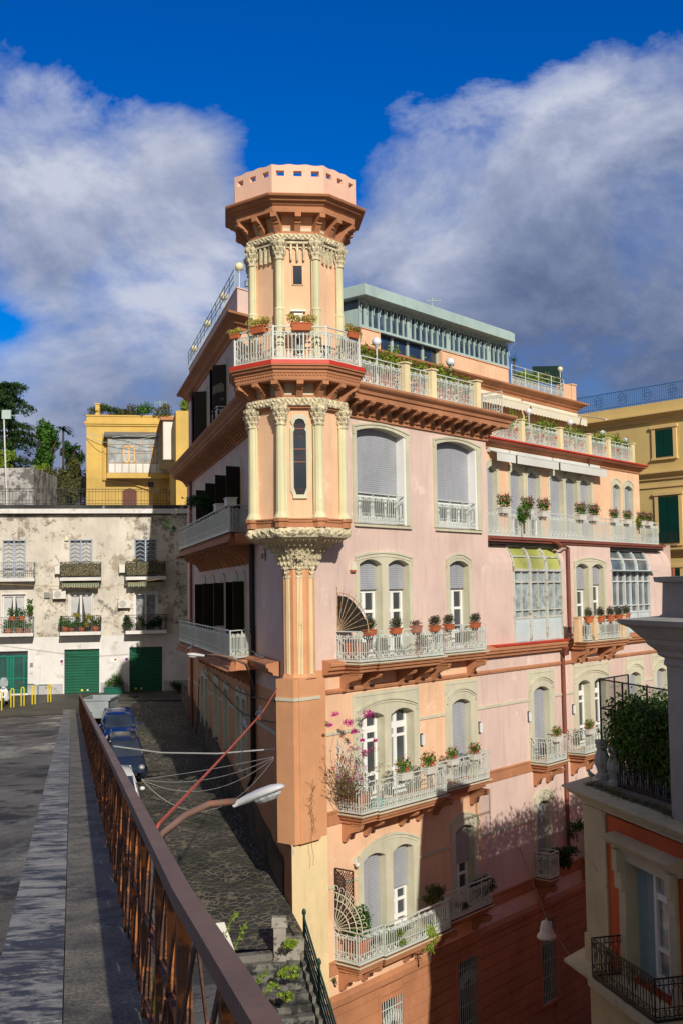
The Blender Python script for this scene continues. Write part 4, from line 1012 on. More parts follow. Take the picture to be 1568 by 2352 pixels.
# level forecourt in front of the white house
ZF = -6.09
fc = mat('dark_forecourt_paving', (.075, .068, .055), rough=.6, var=.35, sc_=.5, bump=.7, bs=30, stain=(.13, .10, .07), sthr=.6)
a = RD.w(57.9, 16, 0); b = RD.w(57.9, -.95, 0); c = Lf.w(26, .0, 0)
struct(MB().poly([(a[0], a[1], ZF-.004), (b[0], b[1], ZF-.004), (b[0]-.5, 62.8, ZF-.004), (c[0]+6, 62.6, ZF-.004), (c[0]+8, 74, ZF-.004), (-34, 74, ZF-.004)]).build('forecourt', fc))
# lower cobbled street, falling towards the stairs
def lz(s): return min(-9.6+.114*s, ZF-.02) if s < 25 else -9.6+.114*25+(ZF+9.6-2.85)*(min(s, 28.9)-25)/3.9
m = MB()
for i in range(13):
    s0_, s1_ = ([-3.6, -.9]+[1.6+2.5*j for j in range(12)])[i:i+2]
    def left(s): p = Vector(Lf.w(s, 0, 0)[:2]); k_ = (p.y)/math.cos(hR); return RD.w(p.y/math.cos(hR)*1.0-.2, -.93, lz(s))
    m.poly([Lf.w(s0_, -.5 if s0_ > 0 else .04, lz(s0_)), Lf.w(s1_, -.5 if s1_ > 0 else .04, lz(s1_)), left(s1_), left(s0_)])
m.poly([(b[0]-.1, b[1]-2, lz(23.5)-.2), (b[0]-.1, b[1]-2, ZF), (b[0]-1, 63, ZF), (b[0]-1, 63, lz(23))]) if False else None
struct(m.build('lower_street', cob))
# retaining wall under the upper road
m = MB()
for i in range(33):
    a, b = -6+2*i, -4+2*i; m.hexa([RD.w(a, -.97, -20), RD.w(b, -.97, -20), RD.w(b, -.4, -20), RD.w(a, -.4, -20)], [RD.w(a, -.97, rz(a)-.28), RD.w(b, -.97, rz(b)-.28), RD.w(b, -.4, rz(b)-.31), RD.w(a, -.4, rz(a)-.31)])
tag(m.build('retaining_wall', conc), 'mossy stone retaining wall carrying the upper road and its rusty railing', 'wall')
struct(MB().poly([(-400, -60, -19.6), (400, -60, -19.6), (400, 600, -19.6), (-400, 600, -19.6)]).build('ground', mat('far_ground', (.08, .08, .07))))
al = MB().poly([P.w(-3, 0, -18.9), P.w(34, 0, -18.9), P.w(34, 6, -18.9), P.w(-3, 8, -18.9)]).build('alley', cob); struct(al)
struct(MB().poly([(-60, 72.5, 4.6), (-5, 76, 4.6), (-5, 78, 4.6), (10, 140, 6), (-80, 160, 12), (-90, 72.5, 5)]).poly([(10, 140, 6), (-80, 160, 12), (-80, 161, -20), (10, 141, -20)]).build('hillside', mat('hill_soil', (.05, .07, .02), var=.3)))
# steps going down beside the wall
st = mat('stair_stone', (.16, .155, .14), var=.3, sc_=1.4, bump=.8, bs=20, stain=(.03, .03, .028), sthr=.53, ssc=2.5)
E0 = empty('staircase', Lf.w(-3.6, 3, -13), 'dark stained stone stairs with weeds descending from the cobbled street', 'stairs')
for i in range(16):
    s_ = -3.6-.36*i; z = lz(-3.6)-.165*i
    a0 = .35; p = Vector(Lf.w(s_, 0, 0)[:2]); w_ = 4.9
    MB().fbox(Lf, s_-.36-.04, s_, a0+.12, a0+w_, z-.5, z-.165+.0).build('step', st, E0)
MB().fbox(Lf, -3.75, -3.45, .45, 5.2, lz(-3.6)-.3, lz(-3.6)+.02).build('landing_edge', conc, E0)
m = MB()
for i in range(16):
    s_ = -3.6-.36*i; z = lz(-3.6)-.165*i; m.fbox(Lf, s_-.38, s_, .12, .45, z-1.2, z+.02)
m.build('side_string', conc, E0)
GP = mat('dark_green_iron', (.015, .06, .045), rough=.4, var=.2)
hr = empty('stair_railing', Lf.w(-3.9, .3, -11), 'green iron multi-bar handrail beside the stone stairs', 'railing')
m = MB()
for q in range(5):
    m.tube([Lf.w(-3.7, .28, lz(-3.6)+.12+.2*q), Lf.w(-3.7-.36*16, .28, lz(-3.6)-.165*16+.12+.2*q)], .022 if q < 4 else .03, 6)
m.build('rail', GP, hr)
for s_ in (-3.75, -5.5, -7.6):
    z = lz(-3.6)-.458*(-3.6-s_); MB().lathe(*Lf.w(s_, .28, 0)[:2], [(.05, z-.1), (.04, z), (.035, z+1.05), (.06, z+1.08), (.06, z+1.15), (.03, z+1.22)], 8).build('post', GP, hr)
pp = P.at(1,1)
# stone post at the street end
d = ray(644, 2150); kk = 31.0/d.y; px_, py_ = d.x*kk, d.y*kk
m = MB().box(px_-.17, px_+.17, py_-.2, py_+.2, -10.6, -9.25)
m.hexa([(px_-.22, py_-.25, -9.25), (px_+.22, py_-.25, -9.25), (px_+.22, py_+.25, -9.25), (px_-.22, py_+.25, -9.25)], [(px_-.22, py_-.1, -9.02), (px_+.16, py_-.1, -9.02), (px_+.16, py_+.12, -9.02), (px_-.22, py_+.12, -9.02)])
m.box(px_+.17, px_+.7, py_-.1, py_+.15, -10.8, -9.6)
tag(m.build('stone_post', mat('worn_pale_cement', (.36, .33, .29), var=.2, stain=(.14, .11, .08), sthr=.57, ssc=4)), 'weathered stone gatepost with sloped cap at the top of the stairs', 'post')
# ------------------------------------------------------------------ rusty railing
rust = mat('rusty_brown_iron', (.085, .04, .028), rough=.65, var=.3, sc_=2.5, bump=.5, bs=50, stain=(.36, .12, .035), sthr=.53, ssc=4.5)
rustc = mat('rusty_brown_cap', (.19, .115, .09), rough=.5, var=.12, sc_=2.5, bump=.2, bs=60, stain=(.34, .09, .04), sthr=.66, ssc=1.3)
RR = empty('rusty_railing', RD.w(5, -.345, rz(5)), 'long rusty brown iron lattice railing along the upper sidewalk', 'railing')
def rp(s, o, h): return RD.w(s, o-.036-.02*max(0, 4-s), rz(s)+h)
m = MB(); s0_, s1_ = .9, 58
for a, b, c, d in ((-.378, -.312, .985, 1.0), (-.378, -.368, .94, .985), (-.322, -.312, .94, .985)):
    for x0, x1 in ((s0_, 4), (4, s1_)): m.hexa([rp(x0, a, c), rp(x1, a, c), rp(x1, b, c), rp(x0, b, c)], [rp(x0, a, d), rp(x1, a, d), rp(x1, b, d), rp(x0, b, d)])
m.build('top_rail', rustc, RR)
m = MB()
for h in (.06, .5):
    for x0, x1 in ((s0_, 4), (4, s1_)): m.hexa([rp(x0, -.365, h), rp(x1, -.365, h), rp(x1, -.33, h), rp(x0, -.33, h)], [rp(x0, -.365, h+.03), rp(x1, -.365, h+.03), rp(x1, -.33, h+.03), rp(x0, -.33, h+.03)])
m.build('middle_rail', rust, RR)
n = int((s1_-s0_)/1.0); ml = MB()
for i in range(n+1):
    s_ = s0_+i*1.0
    if s_ < 40:
        MB().hexa([rp(s_, -.37, -.3), rp(s_+.05, -.37, -.3), rp(s_+.05, -.32, -.3), rp(s_, -.32, -.3)], [rp(s_, -.37, .96), rp(s_+.05, -.37, .96), rp(s_+.05, -.32, .96), rp(s_, -.32, .96)]).build('post', rust, RR)
    for j in range(2):
        a = s_+j*.5
        if j and i % 2: ml.hexa([rp(a, -.365, .0), rp(a+.035, -.365, .0), rp(a+.035, -.33, .0), rp(a, -.33, .0)], [rp(a, -.365, .95), rp(a+.035, -.365, .95), rp(a+.035, -.33, .95), rp(a, -.33, .95)])
        for sg, oo in ((1, -.378), (-1, -.326)):
            for h0 in (.07, .52):
                x0, x1 = (a, a+.46) if sg > 0 else (a+.46, a)
                ml.hexa([rp(x0, oo, h0), rp(x0+.045, oo, h0), rp(x0+.045, oo+.008, h0), rp(x0, oo+.008, h0)], [rp(x1, oo, h0+.42), rp(x1+.045, oo, h0+.42), rp(x1+.045, oo+.008, h0+.42), rp(x1, oo+.008, h0+.42)])
ml.build('lattice', rust, RR)
# ------------------------------------------------------------------ white house at the end of the street
d = ray(190, 1590); kk = 67.8/d.y
Wf = Fr((d.x*kk, 67.8), 79, 1)
def WX(x, y=1400, o=0): return Wf.at(x, y, o)[0]
def WZ(x, y, o=0): return Wf.at(x, y, o)[1]
peel = mat('peeling_cream_limewash', (.62, .57, .50), var=.14, sc_=.35, stain=(.34, .29, .23), sthr=.565, ssc=.75, streak=.4)
def peelx():
    t = NT.__new__(NT); t.nt = peel.node_tree; pr = next(n for n in t.nt.nodes if n.type == 'BSDF_PRINCIPLED')
    pos = t.n('ShaderNodeNewGeometry').outputs['Position']; old = pr.inputs['Base Color'].links[0].from_socket
    n_ = t.n('ShaderNodeTexNoise', {'Vector': pos, 'Scale': 1.9, 'Detail': 9.0, 'Roughness': .78}).outputs[0]
    n2_ = t.n('ShaderNodeTexNoise', {'Vector': pos, 'Scale': .22, 'Detail': 2.0}).outputs[0]
    f = t.m('ADD', n_, t.m('MULTIPLY', t.m('SUBTRACT', n2_, .5), .5))
    nw = t.mix(t.ramp(f, [(.565, 0), (.62, .85)]), old, (.16, .14, .125)); t.nt.links.new(nw, pr.inputs['Base Color'])
peelx()
whit = mat('whitewashed_base', (.68, .66, .65), var=.08, stain=(.5, .46, .42), sthr=.60, ssc=.9, streak=.3)
Wb = empty('white_house', Wf.w(5, -3, ZF), 'peeling cream and white house with two green garage doors at the street end', 'house')
wz1, wz0 = WZ(200, 1169), ZF; zmid = WZ(160, 1462)
lwin = [(5.6, 59.5), (160, 213), (309.5, 361)]
zu1, zu0 = WZ(185, 1239), WZ(185, 1331); zl1, zl0 = WZ(185, 1363), WZ(185, 1452)
gar = [(149, 229, WZ(190, 1491)), (298, 373, WZ(330, 1486))]
hs = [(WX(a), WX(b), zu0, zu1) for a, b in lwin]+[(WX(a), WX(b), zl0, zl1) for a, b in lwin]
hb = [(WX(a), WX(b), ZF, z) for a, b, z in gar]+[(WX(-30), WX(65.4), ZF+.1, WZ(60, 1495))]
def wallW(name, m_, s0, s1, z0, z1, hh): mb = MB(); holewall(mb, Wf, s0, s1, z0, z1, hh); return mb.build(name, m_, Wb)
w0, w1 = -14, 12
wallW('wall', peel, w0, w1, zmid, wz1-.35, hs); wallW('wall', whit, w0, w1, ZF, zmid, hb)
MB().poly([Wf.w(w1, 0, ZF), Wf.w(w1, -8, ZF), Wf.w(w1, -8, wz1), Wf.w(w1, 0, wz1)]).fbox(Wf, w0, w1, -9, 0, wz1-.4, wz1-.1).build('roof', roofc, Wb)
MB().fbox(Wf, w0, w1, 0, .45, wz1-.30, wz1-.02).build('eave_slab', whit, Wb)
MB().fbox(Wf, w0, w1, -.3, .40, wz1-.02, wz1+.22).build('roof_edge', mat('tarry_roof_edge', (.05, .05, .05), var=.3, stain=(.25, .24, .22), sthr=.64, ssc=2), Wb)
latt = mat('grey_blue_grille', (.34, .38, .46), rough=.5)
for a, b in lwin:
    a, b = WX(a), WX(b)
    up_ = MB().fbox(Wf, a, b, -.25, -.22, zu0, zu1).build('window', mat('white_shade_behind_grille', (.5, .5, .48)) if a < WX(250) else glass, Wb)
    f = MB(); 
    for q0, q1 in ((a, a+.07), ((a+b)/2-.04, (a+b)/2+.04), (b-.07, b)): f.fbox(Wf, q0, q1, -.05, .04, zu0, zu1)
    f.fbox(Wf, a, b, -.05, .04, zu1-.07, zu1).fbox(Wf, a, b, -.05, .04, zu0+.75, zu0+.83)
    n = 9
    for i in range(n):
        z = zu0+.1+(zu1-zu0-.2)*i/n; h = (zu1-zu0-.2)/n
        for c0, c1 in ((a+.07, (a+b)/2-.04), ((a+b)/2+.04, b-.07)):
            cm = (c0+c1)/2
            f.tube([Wf.w(c0, 0, z), Wf.w(cm, 0, z+h*.9), Wf.w(c1, 0, z)], .016, 4).tube([Wf.w(c0, 0, z+h*.5), Wf.w(c1, 0, z+h*.5)], .012, 4)
    f.build('window_grille', latt, up_)
    lo_ = MB().fbox(Wf, a, b, -.3, -.27, zl0, zl1).build('window', glass, Wb)
    f = MB()
    for q0, q1 in ((a, a+.1), ((a+b)/2-.07, (a+b)/2+.07), (b-.1, b)): f.fbox(Wf, q0, q1, -.26, -.18, zl0, zl1)
    f.fbox(Wf, a, b, -.26, -.16, zl1-.14, zl1).fbox(Wf, a-.06, a, -.3, .03, zl0, zl1+.08).fbox(Wf, b, b+.06, -.3, .03, zl0, zl1+.08).fbox(Wf, a, b, -.3, .03, zl1, zl1+.08); f.build('window_frame', whit, lo_)
    c = MB()
    for (x0, x1) in ((a+.1, (a+b)/2-.1), (b-.1, (a+b)/2+.1)):
        if a > WX(300): c.poly([Wf.w(x0, -.264, zl0), Wf.w(x1, -.264, zl0), Wf.w(x1, -.264, zl1-.4), Wf.w(x0, -.264, zl1-.4)])
        else: c.poly([Wf.w(x0, -.264, zl0+.3), Wf.w(x0+(x1-x0)*.35, -.264, zl0+.5), Wf.w(x0+(x1-x0)*.75, -.264, zl0+1.3), Wf.w(x1, -.264, zl1-.2), Wf.w(x0, -.264, zl1-.15)])
    c.build('curtain', mat('lace_curtain', (.5, .5, .5)) if a < WX(300) else mat('dim_lace', (.16, .17, .19), stain=(.3, .3, .32), sthr=.5, ssc=5), lo_)
greenm = mat('green_garage_shutter', (.0, .11, .058), rough=.45, var=.14, streak=.35, bump=0, extra=lines(2, .17, .25, .45))
for i, (a, b, z) in enumerate(gar):
    g = MB().fbox(Wf, WX(a), WX(b), -.22, -.18, ZF, z).build('garage_door', greenm, Wb)
    m = MB()
    for q in range(int((z-ZF)/.17)): m.fbox(Wf, WX(a)+.02, WX(b)-.02, -.18, -.155, ZF+q*.17+.03, ZF+q*.17+.12)
    m.build('shutter_rib', greenm, g)
    x = WX(a+(38 if i == 0 else 12)); MB().fbox(Wf, x, x+.12, -.15, -.14, ZF+.12, ZF+.22).build('sticker', mat('yellow_sticker', (.8, .75, .05)), g)
    MB().fbox(Wf, x+.35, x+.45, -.15, -.14, ZF+.12, ZF+.22).build('sticker', mat('pink_sticker', (.8, .6, .55)), g)
    MB().fbox(Wf, WX(a)-.08, WX(a), -.2, .03, ZF, z+.06).fbox(Wf, WX(b), WX(b)+.08, -.2, .03, ZF, z+.06).fbox(Wf, WX(a), WX(b), -.2, .03, z, z+.06).build('door_frame', whit, g)
dg = MB().fbox(Wf, WX(-30), WX(65.4), -.3, -.26, ZF+.1, WZ(60, 1495)).build('entrance_door', glass, Wb)
m = MB(); a, b = WX(-30), WX(65.4); zt = WZ(60, 1505)
for q in (a, a+1.2, WX(24), WX(30), WX(54), b-.06): m.fbox(Wf, q, q+.09, -.26, -.18, ZF+.1, zt)
for z in (ZF+.1, ZF+.25, ZF+.95, zt-.1): m.fbox(Wf, a, b, -.26, -.17, z, z+.1)
for i in range(34): q = a+(b-a)*i/34; m.fbox(Wf, q, q+.02, -.17, -.15, ZF+.3, zt)
m.build('door_grille', mat('teal_painted_iron', (.0, .16, .11), rough=.4), dg)
plg = mat('dirty_grey_base', (.42, .41, .42), var=.2, stain=(.25, .22, .18), sthr=.6, ssc=1.5)
e_ = [WX(66)]+[q for a, b, z in gar for q in (WX(a)-.08, WX(b)+.08)]+[w1]
for a, b in zip(e_[::2], e_[1::2]): MB().fbox(Wf, a, b, 0, .03, ZF, ZF+.62).build('plinth', plg, Wb)
# balconies of the white house
def wbal(x0, x1, zt_, o, rail, gap=.1, mat_=irond):
    a, b = WX(x0, 1400, o), WX(x1, 1400, o)
    s = MB().fbox(Wf, a, b, 0, o, zt_-.20, zt_).build('balcony', whit, Wb)
    m = MB(); p = [Wf.w(a+.03, 0, 0)[:2], Wf.w(a+.03, o-.04, 0)[:2], Wf.w(b-.03, o-.04, 0)[:2], Wf.w(b-.03, 0, 0)[:2]]
    bars(m, p, zt_, rail, sp_=.12, orn=False, r=.009, top=.02, foot=False); m.build('railing', mat_, s); return a, b
zbu = WZ(185, 1326, 1); zbl = WZ(185, 1451.5, 1)
brng = mat('grey_painted_iron', (.22, .23, .22), rough=.5)
ub = [wbal(-60, 79, zbu, 1.0, .95, mat_=brng), wbal(138, 233, zbu, 1.0, .95), wbal(289.4, 382, zbu, 1.0, .95)]
lb_ = [wbal(-60, 77, zbl, .95, .98, mat_=brng), wbal(138, 233, zbl, .95, .98), wbal(289, 384, zbl, .95, .98)]
stripe = mat('green_striped_canvas', (.30, .33, .22), var=.1, streak=0, extra=lines(0, .14, .45, .45))
for a, b in ub[1:]:
    z = zbu-.2; awning(Wf, a+.12, b-.12, z-.08, .8, .12, .24, stripe).parent = Wb
aws = [o for o in col.objects if o.name.startswith('awning') and o.parent == Wb]
for o in aws: o.location = wloc(B)-wloc(Wb)
# reed screens on two upper balconies
scr = mat('dark_leafy_screen', (.10, .09, .05), var=.5, sc_=9, stain=(.30, .26, .18), sthr=.56, ssc=14)
for (a, b), lab in zip(ub[1:], ('leaf-pattern privacy screen on the balcony between two striped awnings', 'shaded leaf-pattern privacy screen on the balcony nearest the pink building')):
    m = MB(); m.fbox(Wf, a+.05, b-.05, 1.0, 1.03, zbu+.1, zbu+.86)
    pass
    for _ in range(420):
        c = Vector(Wf.w(R.uniform(a+.05, b-.05), 1.04, R.uniform(zbu+.06, zbu+.9))); m.octa(c, (R.uniform(-.06, .06), 0, R.uniform(-.05, .05)), (.02, 0, .03), (0, .02, 0))
    m.v = m.v; tag(m.build('balcony_screen', scr), lab, 'privacy screen', 'leafy balcony screens')
# fixtures on the white house
def acunit(x, y, w_, h_, lab, fan=True):
    s_, z = Wf.at(x, y, .3); r_ = empty('air_conditioner', Wf.w(s_, .2, z-h_/2), lab, 'air conditioner', 'air conditioners on the white house')
    MB().fbox(Wf, s_-w_/2, s_+w_/2, .08, .38, z-h_/2, z+h_/2).build('casing', wpot, r_)
    if fan:
        c = Wf.w(s_-w_*.15, .385, z); m = MB()
        for rr in (.09, .15, .2): m.tube([Vector(c)+Vector((Wf.u[0]*math.cos(t)*rr, Wf.u[1]*math.cos(t)*rr, math.sin(t)*rr)) for t in [math.pi*j/8 for j in range(17)]], .012, 4)
        for j in range(6): t = math.pi*j/3; m.tube([c, Vector(c)+Vector((Wf.u[0]*math.cos(t)*.2, Wf.u[1]*math.cos(t)*.2, math.sin(t)*.2))], .01, 4)
        m.build('fan_grille', brng, r_)
    MB().fbox(Wf, s_-w_/2+.05, s_-w_/2+.1, 0, .4, z-h_/2-.06, z-h_/2).fbox(Wf, s_+w_/2-.1, s_+w_/2-.05, 0, .4, z-h_/2-.06, z-h_/2).build('bracket', irond, r_)
acunit(137, 1365.5, .78, .52, 'white air conditioner with round fan beside the middle curtained window')
acunit(286.5, 1387, .75, .5, 'white air conditioner at the shadow edge beside the lace-curtained window')
acunit(133, 1309, .32, .5, 'small upright white unit left of the middle leaf-screened balcony', False)
acunit(281.5, 1306, .38, .5, 'small upright white unit left of the shaded leaf-screened balcony', False)
s_, z = Wf.at(109, 1367, 0); tag(MB().fbox(Wf, s_-.15, s_+.15, 0, .14, z-.15, z+.15).fbox(Wf, s_-.17, s_+.17, .14, .16, z-.17, z+.17).build('meter_box', brng), 'grey square meter box on the peeling wall left of a fan unit', 'meter box')
s_, z = Wf.at(154, 1237, 0); tag(MB().fbox(Wf, s_-.12, s_+.12, 0, .16, z-.13, z+.13).fbox(Wf, s_-.14, s_+.14, 0, .18, z+.13, z+.16).build('alarm_box', canvas), 'small cream alarm box on the peeling wall near the middle upper window', 'alarm box')
# no-parking signs with lettering
def text(txt, fr, s_, o, z, size, m_, parent, name='lettering'):
    c = bpy.data.curves.new(name, 'FONT'); c.body = txt; c.size = size; c.align_x = 'CENTER'; c.align_y = 'CENTER'; c.extrude = .002
    to = bpy.data.objects.new(name, c); col.objects.link(to); c.materials.append(m_)
    u = Vector((*fr.u, 0)); v = Vector((0, 0, 1)); n_ = u.cross(v)
    if n_.dot(Vector((*fr.n, 0))) < 0: u = -u; n_ = -n_
    p = Vector(fr.w(s_, o, z)); L = wloc(parent)
    to.matrix_world = Matrix(((u.x, v.x, n_.x, p.x), (u.y, v.y, n_.y, p.y), (u.z, v.z, n_.z, p.z), (0, 0, 0, 1)))
    deps = bpy.context.evaluated_depsgraph_get(); me = bpy.data.meshes.new_from_object(to.evaluated_get(deps)); me.transform(Matrix.Translation(-L) @ to.matrix_world)
    o2 = bpy.data.objects.new(name, me); col.objects.link(o2); o2.parent = parent; bpy.data.objects.remove(to); return o2
blu = mat('sign_blue', (.02, .08, .45), bump=0); redp = mat('sign_red', (.6, .02, .03), bump=0); blk = mat('sign_black', (.03, .03, .03), bump=0)
for x, y, lab in ((142.5, 1520, 'no-parking sign beside the sunlit green garage door'), (291.5, 1515, 'no-parking sign beside the shaded green garage door')):
    s_, z = Wf.at(x, y, 0); g = MB().fbox(Wf, s_-.125, s_+.125, 0, .02, z-.2, z+.2).build('garage_sign', white); tag(g, lab, 'sign')
    u = Vector((*Wf.u, 0)); c = Vector(Wf.w(s_, .028, z+.03))
    m = MB(); m.poly([c+u*math.cos(t)*.10+Vector((0, 0, math.sin(t)*.10)) for t in [j*math.pi/8 for j in range(16)]]); m.build('red_disc', redp, g)
    c = Vector(Wf.w(s_, .033, z+.03)); m = MB(); m.poly([c+u*math.cos(t)*.07+Vector((0, 0, math.sin(t)*.07)) for t in [j*math.pi/8 for j in range(16)]]); m.build('blue_disc', blu, g)
    m = MB(); m.tube([c-u*.055+Vector((0, 0, .055)), c+u*.055-Vector((0, 0, .055))], .012, 4); m.build('red_bar', redp, g)
    text('PASSO', Wf, s_, .03, z-.105, .06, blk, g); text('CARRABILE', Wf, s_, .03, z-.16, .042, blk, g)
s_, z = Wf.at(262, 1516, 0); g = tag(MB().fbox(Wf, s_-.19, s_+.19, 0, .02, z-.13, z+.13).build('wall_notice', white), 'white notice with round symbol on the sunlit wall between the garages', 'sign')
c = Vector(Wf.w(s_+.1, .028, z+.03)); MB().poly([c+Vector((*Wf.u, 0))*math.cos(t)*.07+Vector((0, 0, math.sin(t)*.07)) for t in [j*math.pi/8 for j in range(16)]]).build('symbol_disc', redp, g)
for y, lab in ((1527, 'grey intercom plate, upper of two beside the green entrance door'), (1542, 'white-lidded letterbox under the intercom beside the entrance door')):
    s_, z = Wf.at(73, y, 0); tag(MB().fbox(Wf, s_-.09, s_+.09, 0, .07, z-.12, z+.12).fbox(Wf, s_-.07, s_+.07, .07, .08, z-.05, z+.09).build('wall_box', brng if y < 1530 else wpot), lab, 'wall box')
s_, z = Wf.at(89, 1497, 0); tag(MB().fbox(Wf, s_-.2, s_+.2, 0, .03, z-.16, z+.16).fbox(Wf, s_-.17, s_+.17, .03, .035, z-.13, z+.13).build('stone_plaque', whit), 'pale square stone plaque on the white wall left of the garage', 'plaque')
# terrace railing with netting on its roof
m = MB(); rt_ = empty('roof_railing', Wf.w(0, .1, wz1+.2), 'thin dark roof railing with torn netting above the white house', 'railing')
bars(m, [Wf.w(w0, .15, 0)[:2], Wf.w(WX(391, 1150), .15, 0)[:2], Wf.w(WX(391, 1150), -2, 0)[:2]], wz1+.2, 1.05, sp_=.2, orn=False, r=.008, top=.015, foot=False); m.build('rail', irond, rt_)
m = MB()
for i in range(34): z = wz1+.3+i*.05; m.fbox(Wf, WX(85, 1150), WX(391, 1150), .1, .103, z, z+.004)
for i in range(110): q = WX(85, 1150)+i*.077; m.fbox(Wf, q, q+.004, .1, .103, wz1+.25, wz1+1.95)
m.build('netting', irond, rt_)
# grey rendered block on the roof at the left
d = ray(78, 1165); kk = 74/d.y
m = MB().box(-34, d.x*kk, 74, 80, 4.3, WZ(50, 1071)*1.09); tag(m.build('rendered_wall_block', mat('blotchy_grey_render', (.40, .39, .38), var=.2, stain=(.13, .12, .12), sthr=.52, ssc=1.3, streak=.4)), 'blotchy grey rendered wall block on the roof left of the green bushes', 'wall block')
d = ray(8, 1100); kk = 73/d.y; an = empty('antenna', (d.x*kk, 73, 5), 'tall thin white aerial mast in front of the grey block', 'antenna')
zt = 73*(1365-940)/2500; MB().tube([(d.x*kk+.3, 73, 5), (d.x*kk, 73, zt)], .05, 6).build('mast', wpot, an)
MB().tube([(d.x*kk, 73, zt-.2), (d.x*kk+1.1, 73, zt-.3)], .02, 4).box(d.x*kk-.1, d.x*kk+.5, 72.9, 73.1, zt-.5, zt+.1).build('aerial', pav, an)
# ------------------------------------------------------------------ yellow building behind
d = ray(199, 1100); kk = 78/d.y; Yf = Fr((d.x*kk, 78), 80, 1)
yel = mat('ochre_yellow_plaster', (.62, .42, .12), var=.09, stain=(.62, .36, .08), sthr=.6, streak=.15)
yeld = mat('ochre_brown', (.36, .2, .06), var=.15)
def YX(x, y=1060, o=0): return Yf.at(x, y, o)[0]
def YZ(x, y, o=0): return Yf.at(x, y, o)[1]
Yb = empty('yellow_house', Yf.w(3, -3, 3), 'ochre yellow house with glazed veranda and planted roof behind the white house', 'house')
yr = YX(440); zt = YZ(300, 957)
m = MB().fbox(Yf, 0, yr, -8, 0, 3, zt); m.build('wall', yel, Yb)
MB().fbox(Yf, -.15, yr, 0, .18, YZ(300, 975), YZ(300, 970)).fbox(Yf, -.1, yr, 0, .1, YZ(300, 979), YZ(300, 975)).fbox(Yf, -.05, yr, -8, .06, zt, zt+.1).build('cornice', yel, Yb)
a, b = YX(249, 1050, 1), YX(392.5, 1050, 1); z0_, z1_ = YZ(300, 1087, 1), YZ(300, 1004, 1)
v = MB().fbox(Yf, a+.04, b, .05, .95, z0_, z1_).build('glazed_veranda', mat('cloudy_veranda_glass', (.42, .46, .48), rough=.15, var=.3, sc_=1.2, bump=0, spec=.7), Yb)
MB().fbox(Yf, a-.25, b+.3, .0, 1.25, z1_, z1_+.12).hexa([Yf.w(a-.3, 1.3, z1_+.1), Yf.w(b+.3, 1.3, z1_+.1), Yf.w(b+.3, 0, z1_+.45), Yf.w(a-.3, 0, z1_+.45)], [Yf.w(a-.3, 1.3, z1_+.16), Yf.w(b+.3, 1.3, z1_+.16), Yf.w(b+.3, 0, z1_+.52), Yf.w(a-.3, 0, z1_+.52)]).build('roof', roofc, v)
m = MB(); n = 9
for i in range(n+1): q = a+(b-a)*i/n; m.fbox(Yf, q-.03, q+.03, .95, 1.0, z0_, z1_)
for z in (z0_, z0_+(z1_-z0_)*.28, z0_+(z1_-z0_)*.55, z0_+(z1_-z0_)*.80, z1_-.05): m.fbox(Yf, a, b, .95, .99, z, z+.05)
m.build('veranda_frame', mat('pale_brown_frame', (.42, .32, .24)), v)
m = MB(); m.fbox(Yf, a+.05, b-.05, .95, .97, z0_+.05, z0_+(z1_-z0_)*.27); m.build('lower_panel', wpot, v)
m = MB()
for x0, x1 in ((283, 311), (349.5, 360)):
    q0, q1 = YX(x0, 1040, 1), YX(x1, 1040, 1); e0, e1 = YZ(300, 1063, 1), YZ(300, 1025, 1)
    m.fbox(Yf, q0, q1, 1.0, 1.03, e0, e0+.1).fbox(Yf, q0, q1, 1.0, 1.03, e1-.1, e1).fbox(Yf, q0, q0+.1, 1.0, 1.03, e0, e1).fbox(Yf, q1-.1, q1, 1.0, 1.03, e0, e1)
    if x0 < 300: m.fbox(Yf, (q0+q1)/2-.06, (q0+q1)/2+.06, 1.0, 1.03, e0, e1)
m.build('window_frame', mat('honey_wood_frame', (.72, .45, .20)), v)
MB().fbox(Yf, a-.1, b+.2, 0, 1.05, z0_-.35, z0_).build('veranda_floor', yel, v)
q0, q1 = YX(282, 1150), YX(315, 1150); zz = YZ(300, 1121)
MB().hexa([Yf.w(q0, .0, 4), Yf.w(q1, .0, 4), Yf.w(q1, .0, zz-.2), Yf.w((q0+q1)/2, .0, zz), Yf.w(q0, 0, zz-.2)], [Yf.w(q0, .04, 4), Yf.w(q1, .04, 4), Yf.w(q1, .04, zz-.2), Yf.w((q0+q1)/2, .04, zz), Yf.w(q0, .04, zz-.2)]).build('door', mat('brown_door', (.17, .07, .05)), Yb)
q = YX(347, 1112); MB().fbox(Yf, q-.2, q+.2, 0, .03, YZ(347, 1119), YZ(347, 1107)).build('vent', dark, Yb)
MB().tube([Yf.w(YX(238, 1000), .1, YZ(238, 995)), Yf.w(YX(238, 1000), .1, YZ(238, 1103)), Yf.w(YX(290, 1105), .1, YZ(290, 1107)), Yf.w(YX(362, 1130), .1, YZ(362, 1131))], .08, 6).build('drainpipe', yel, Yb)
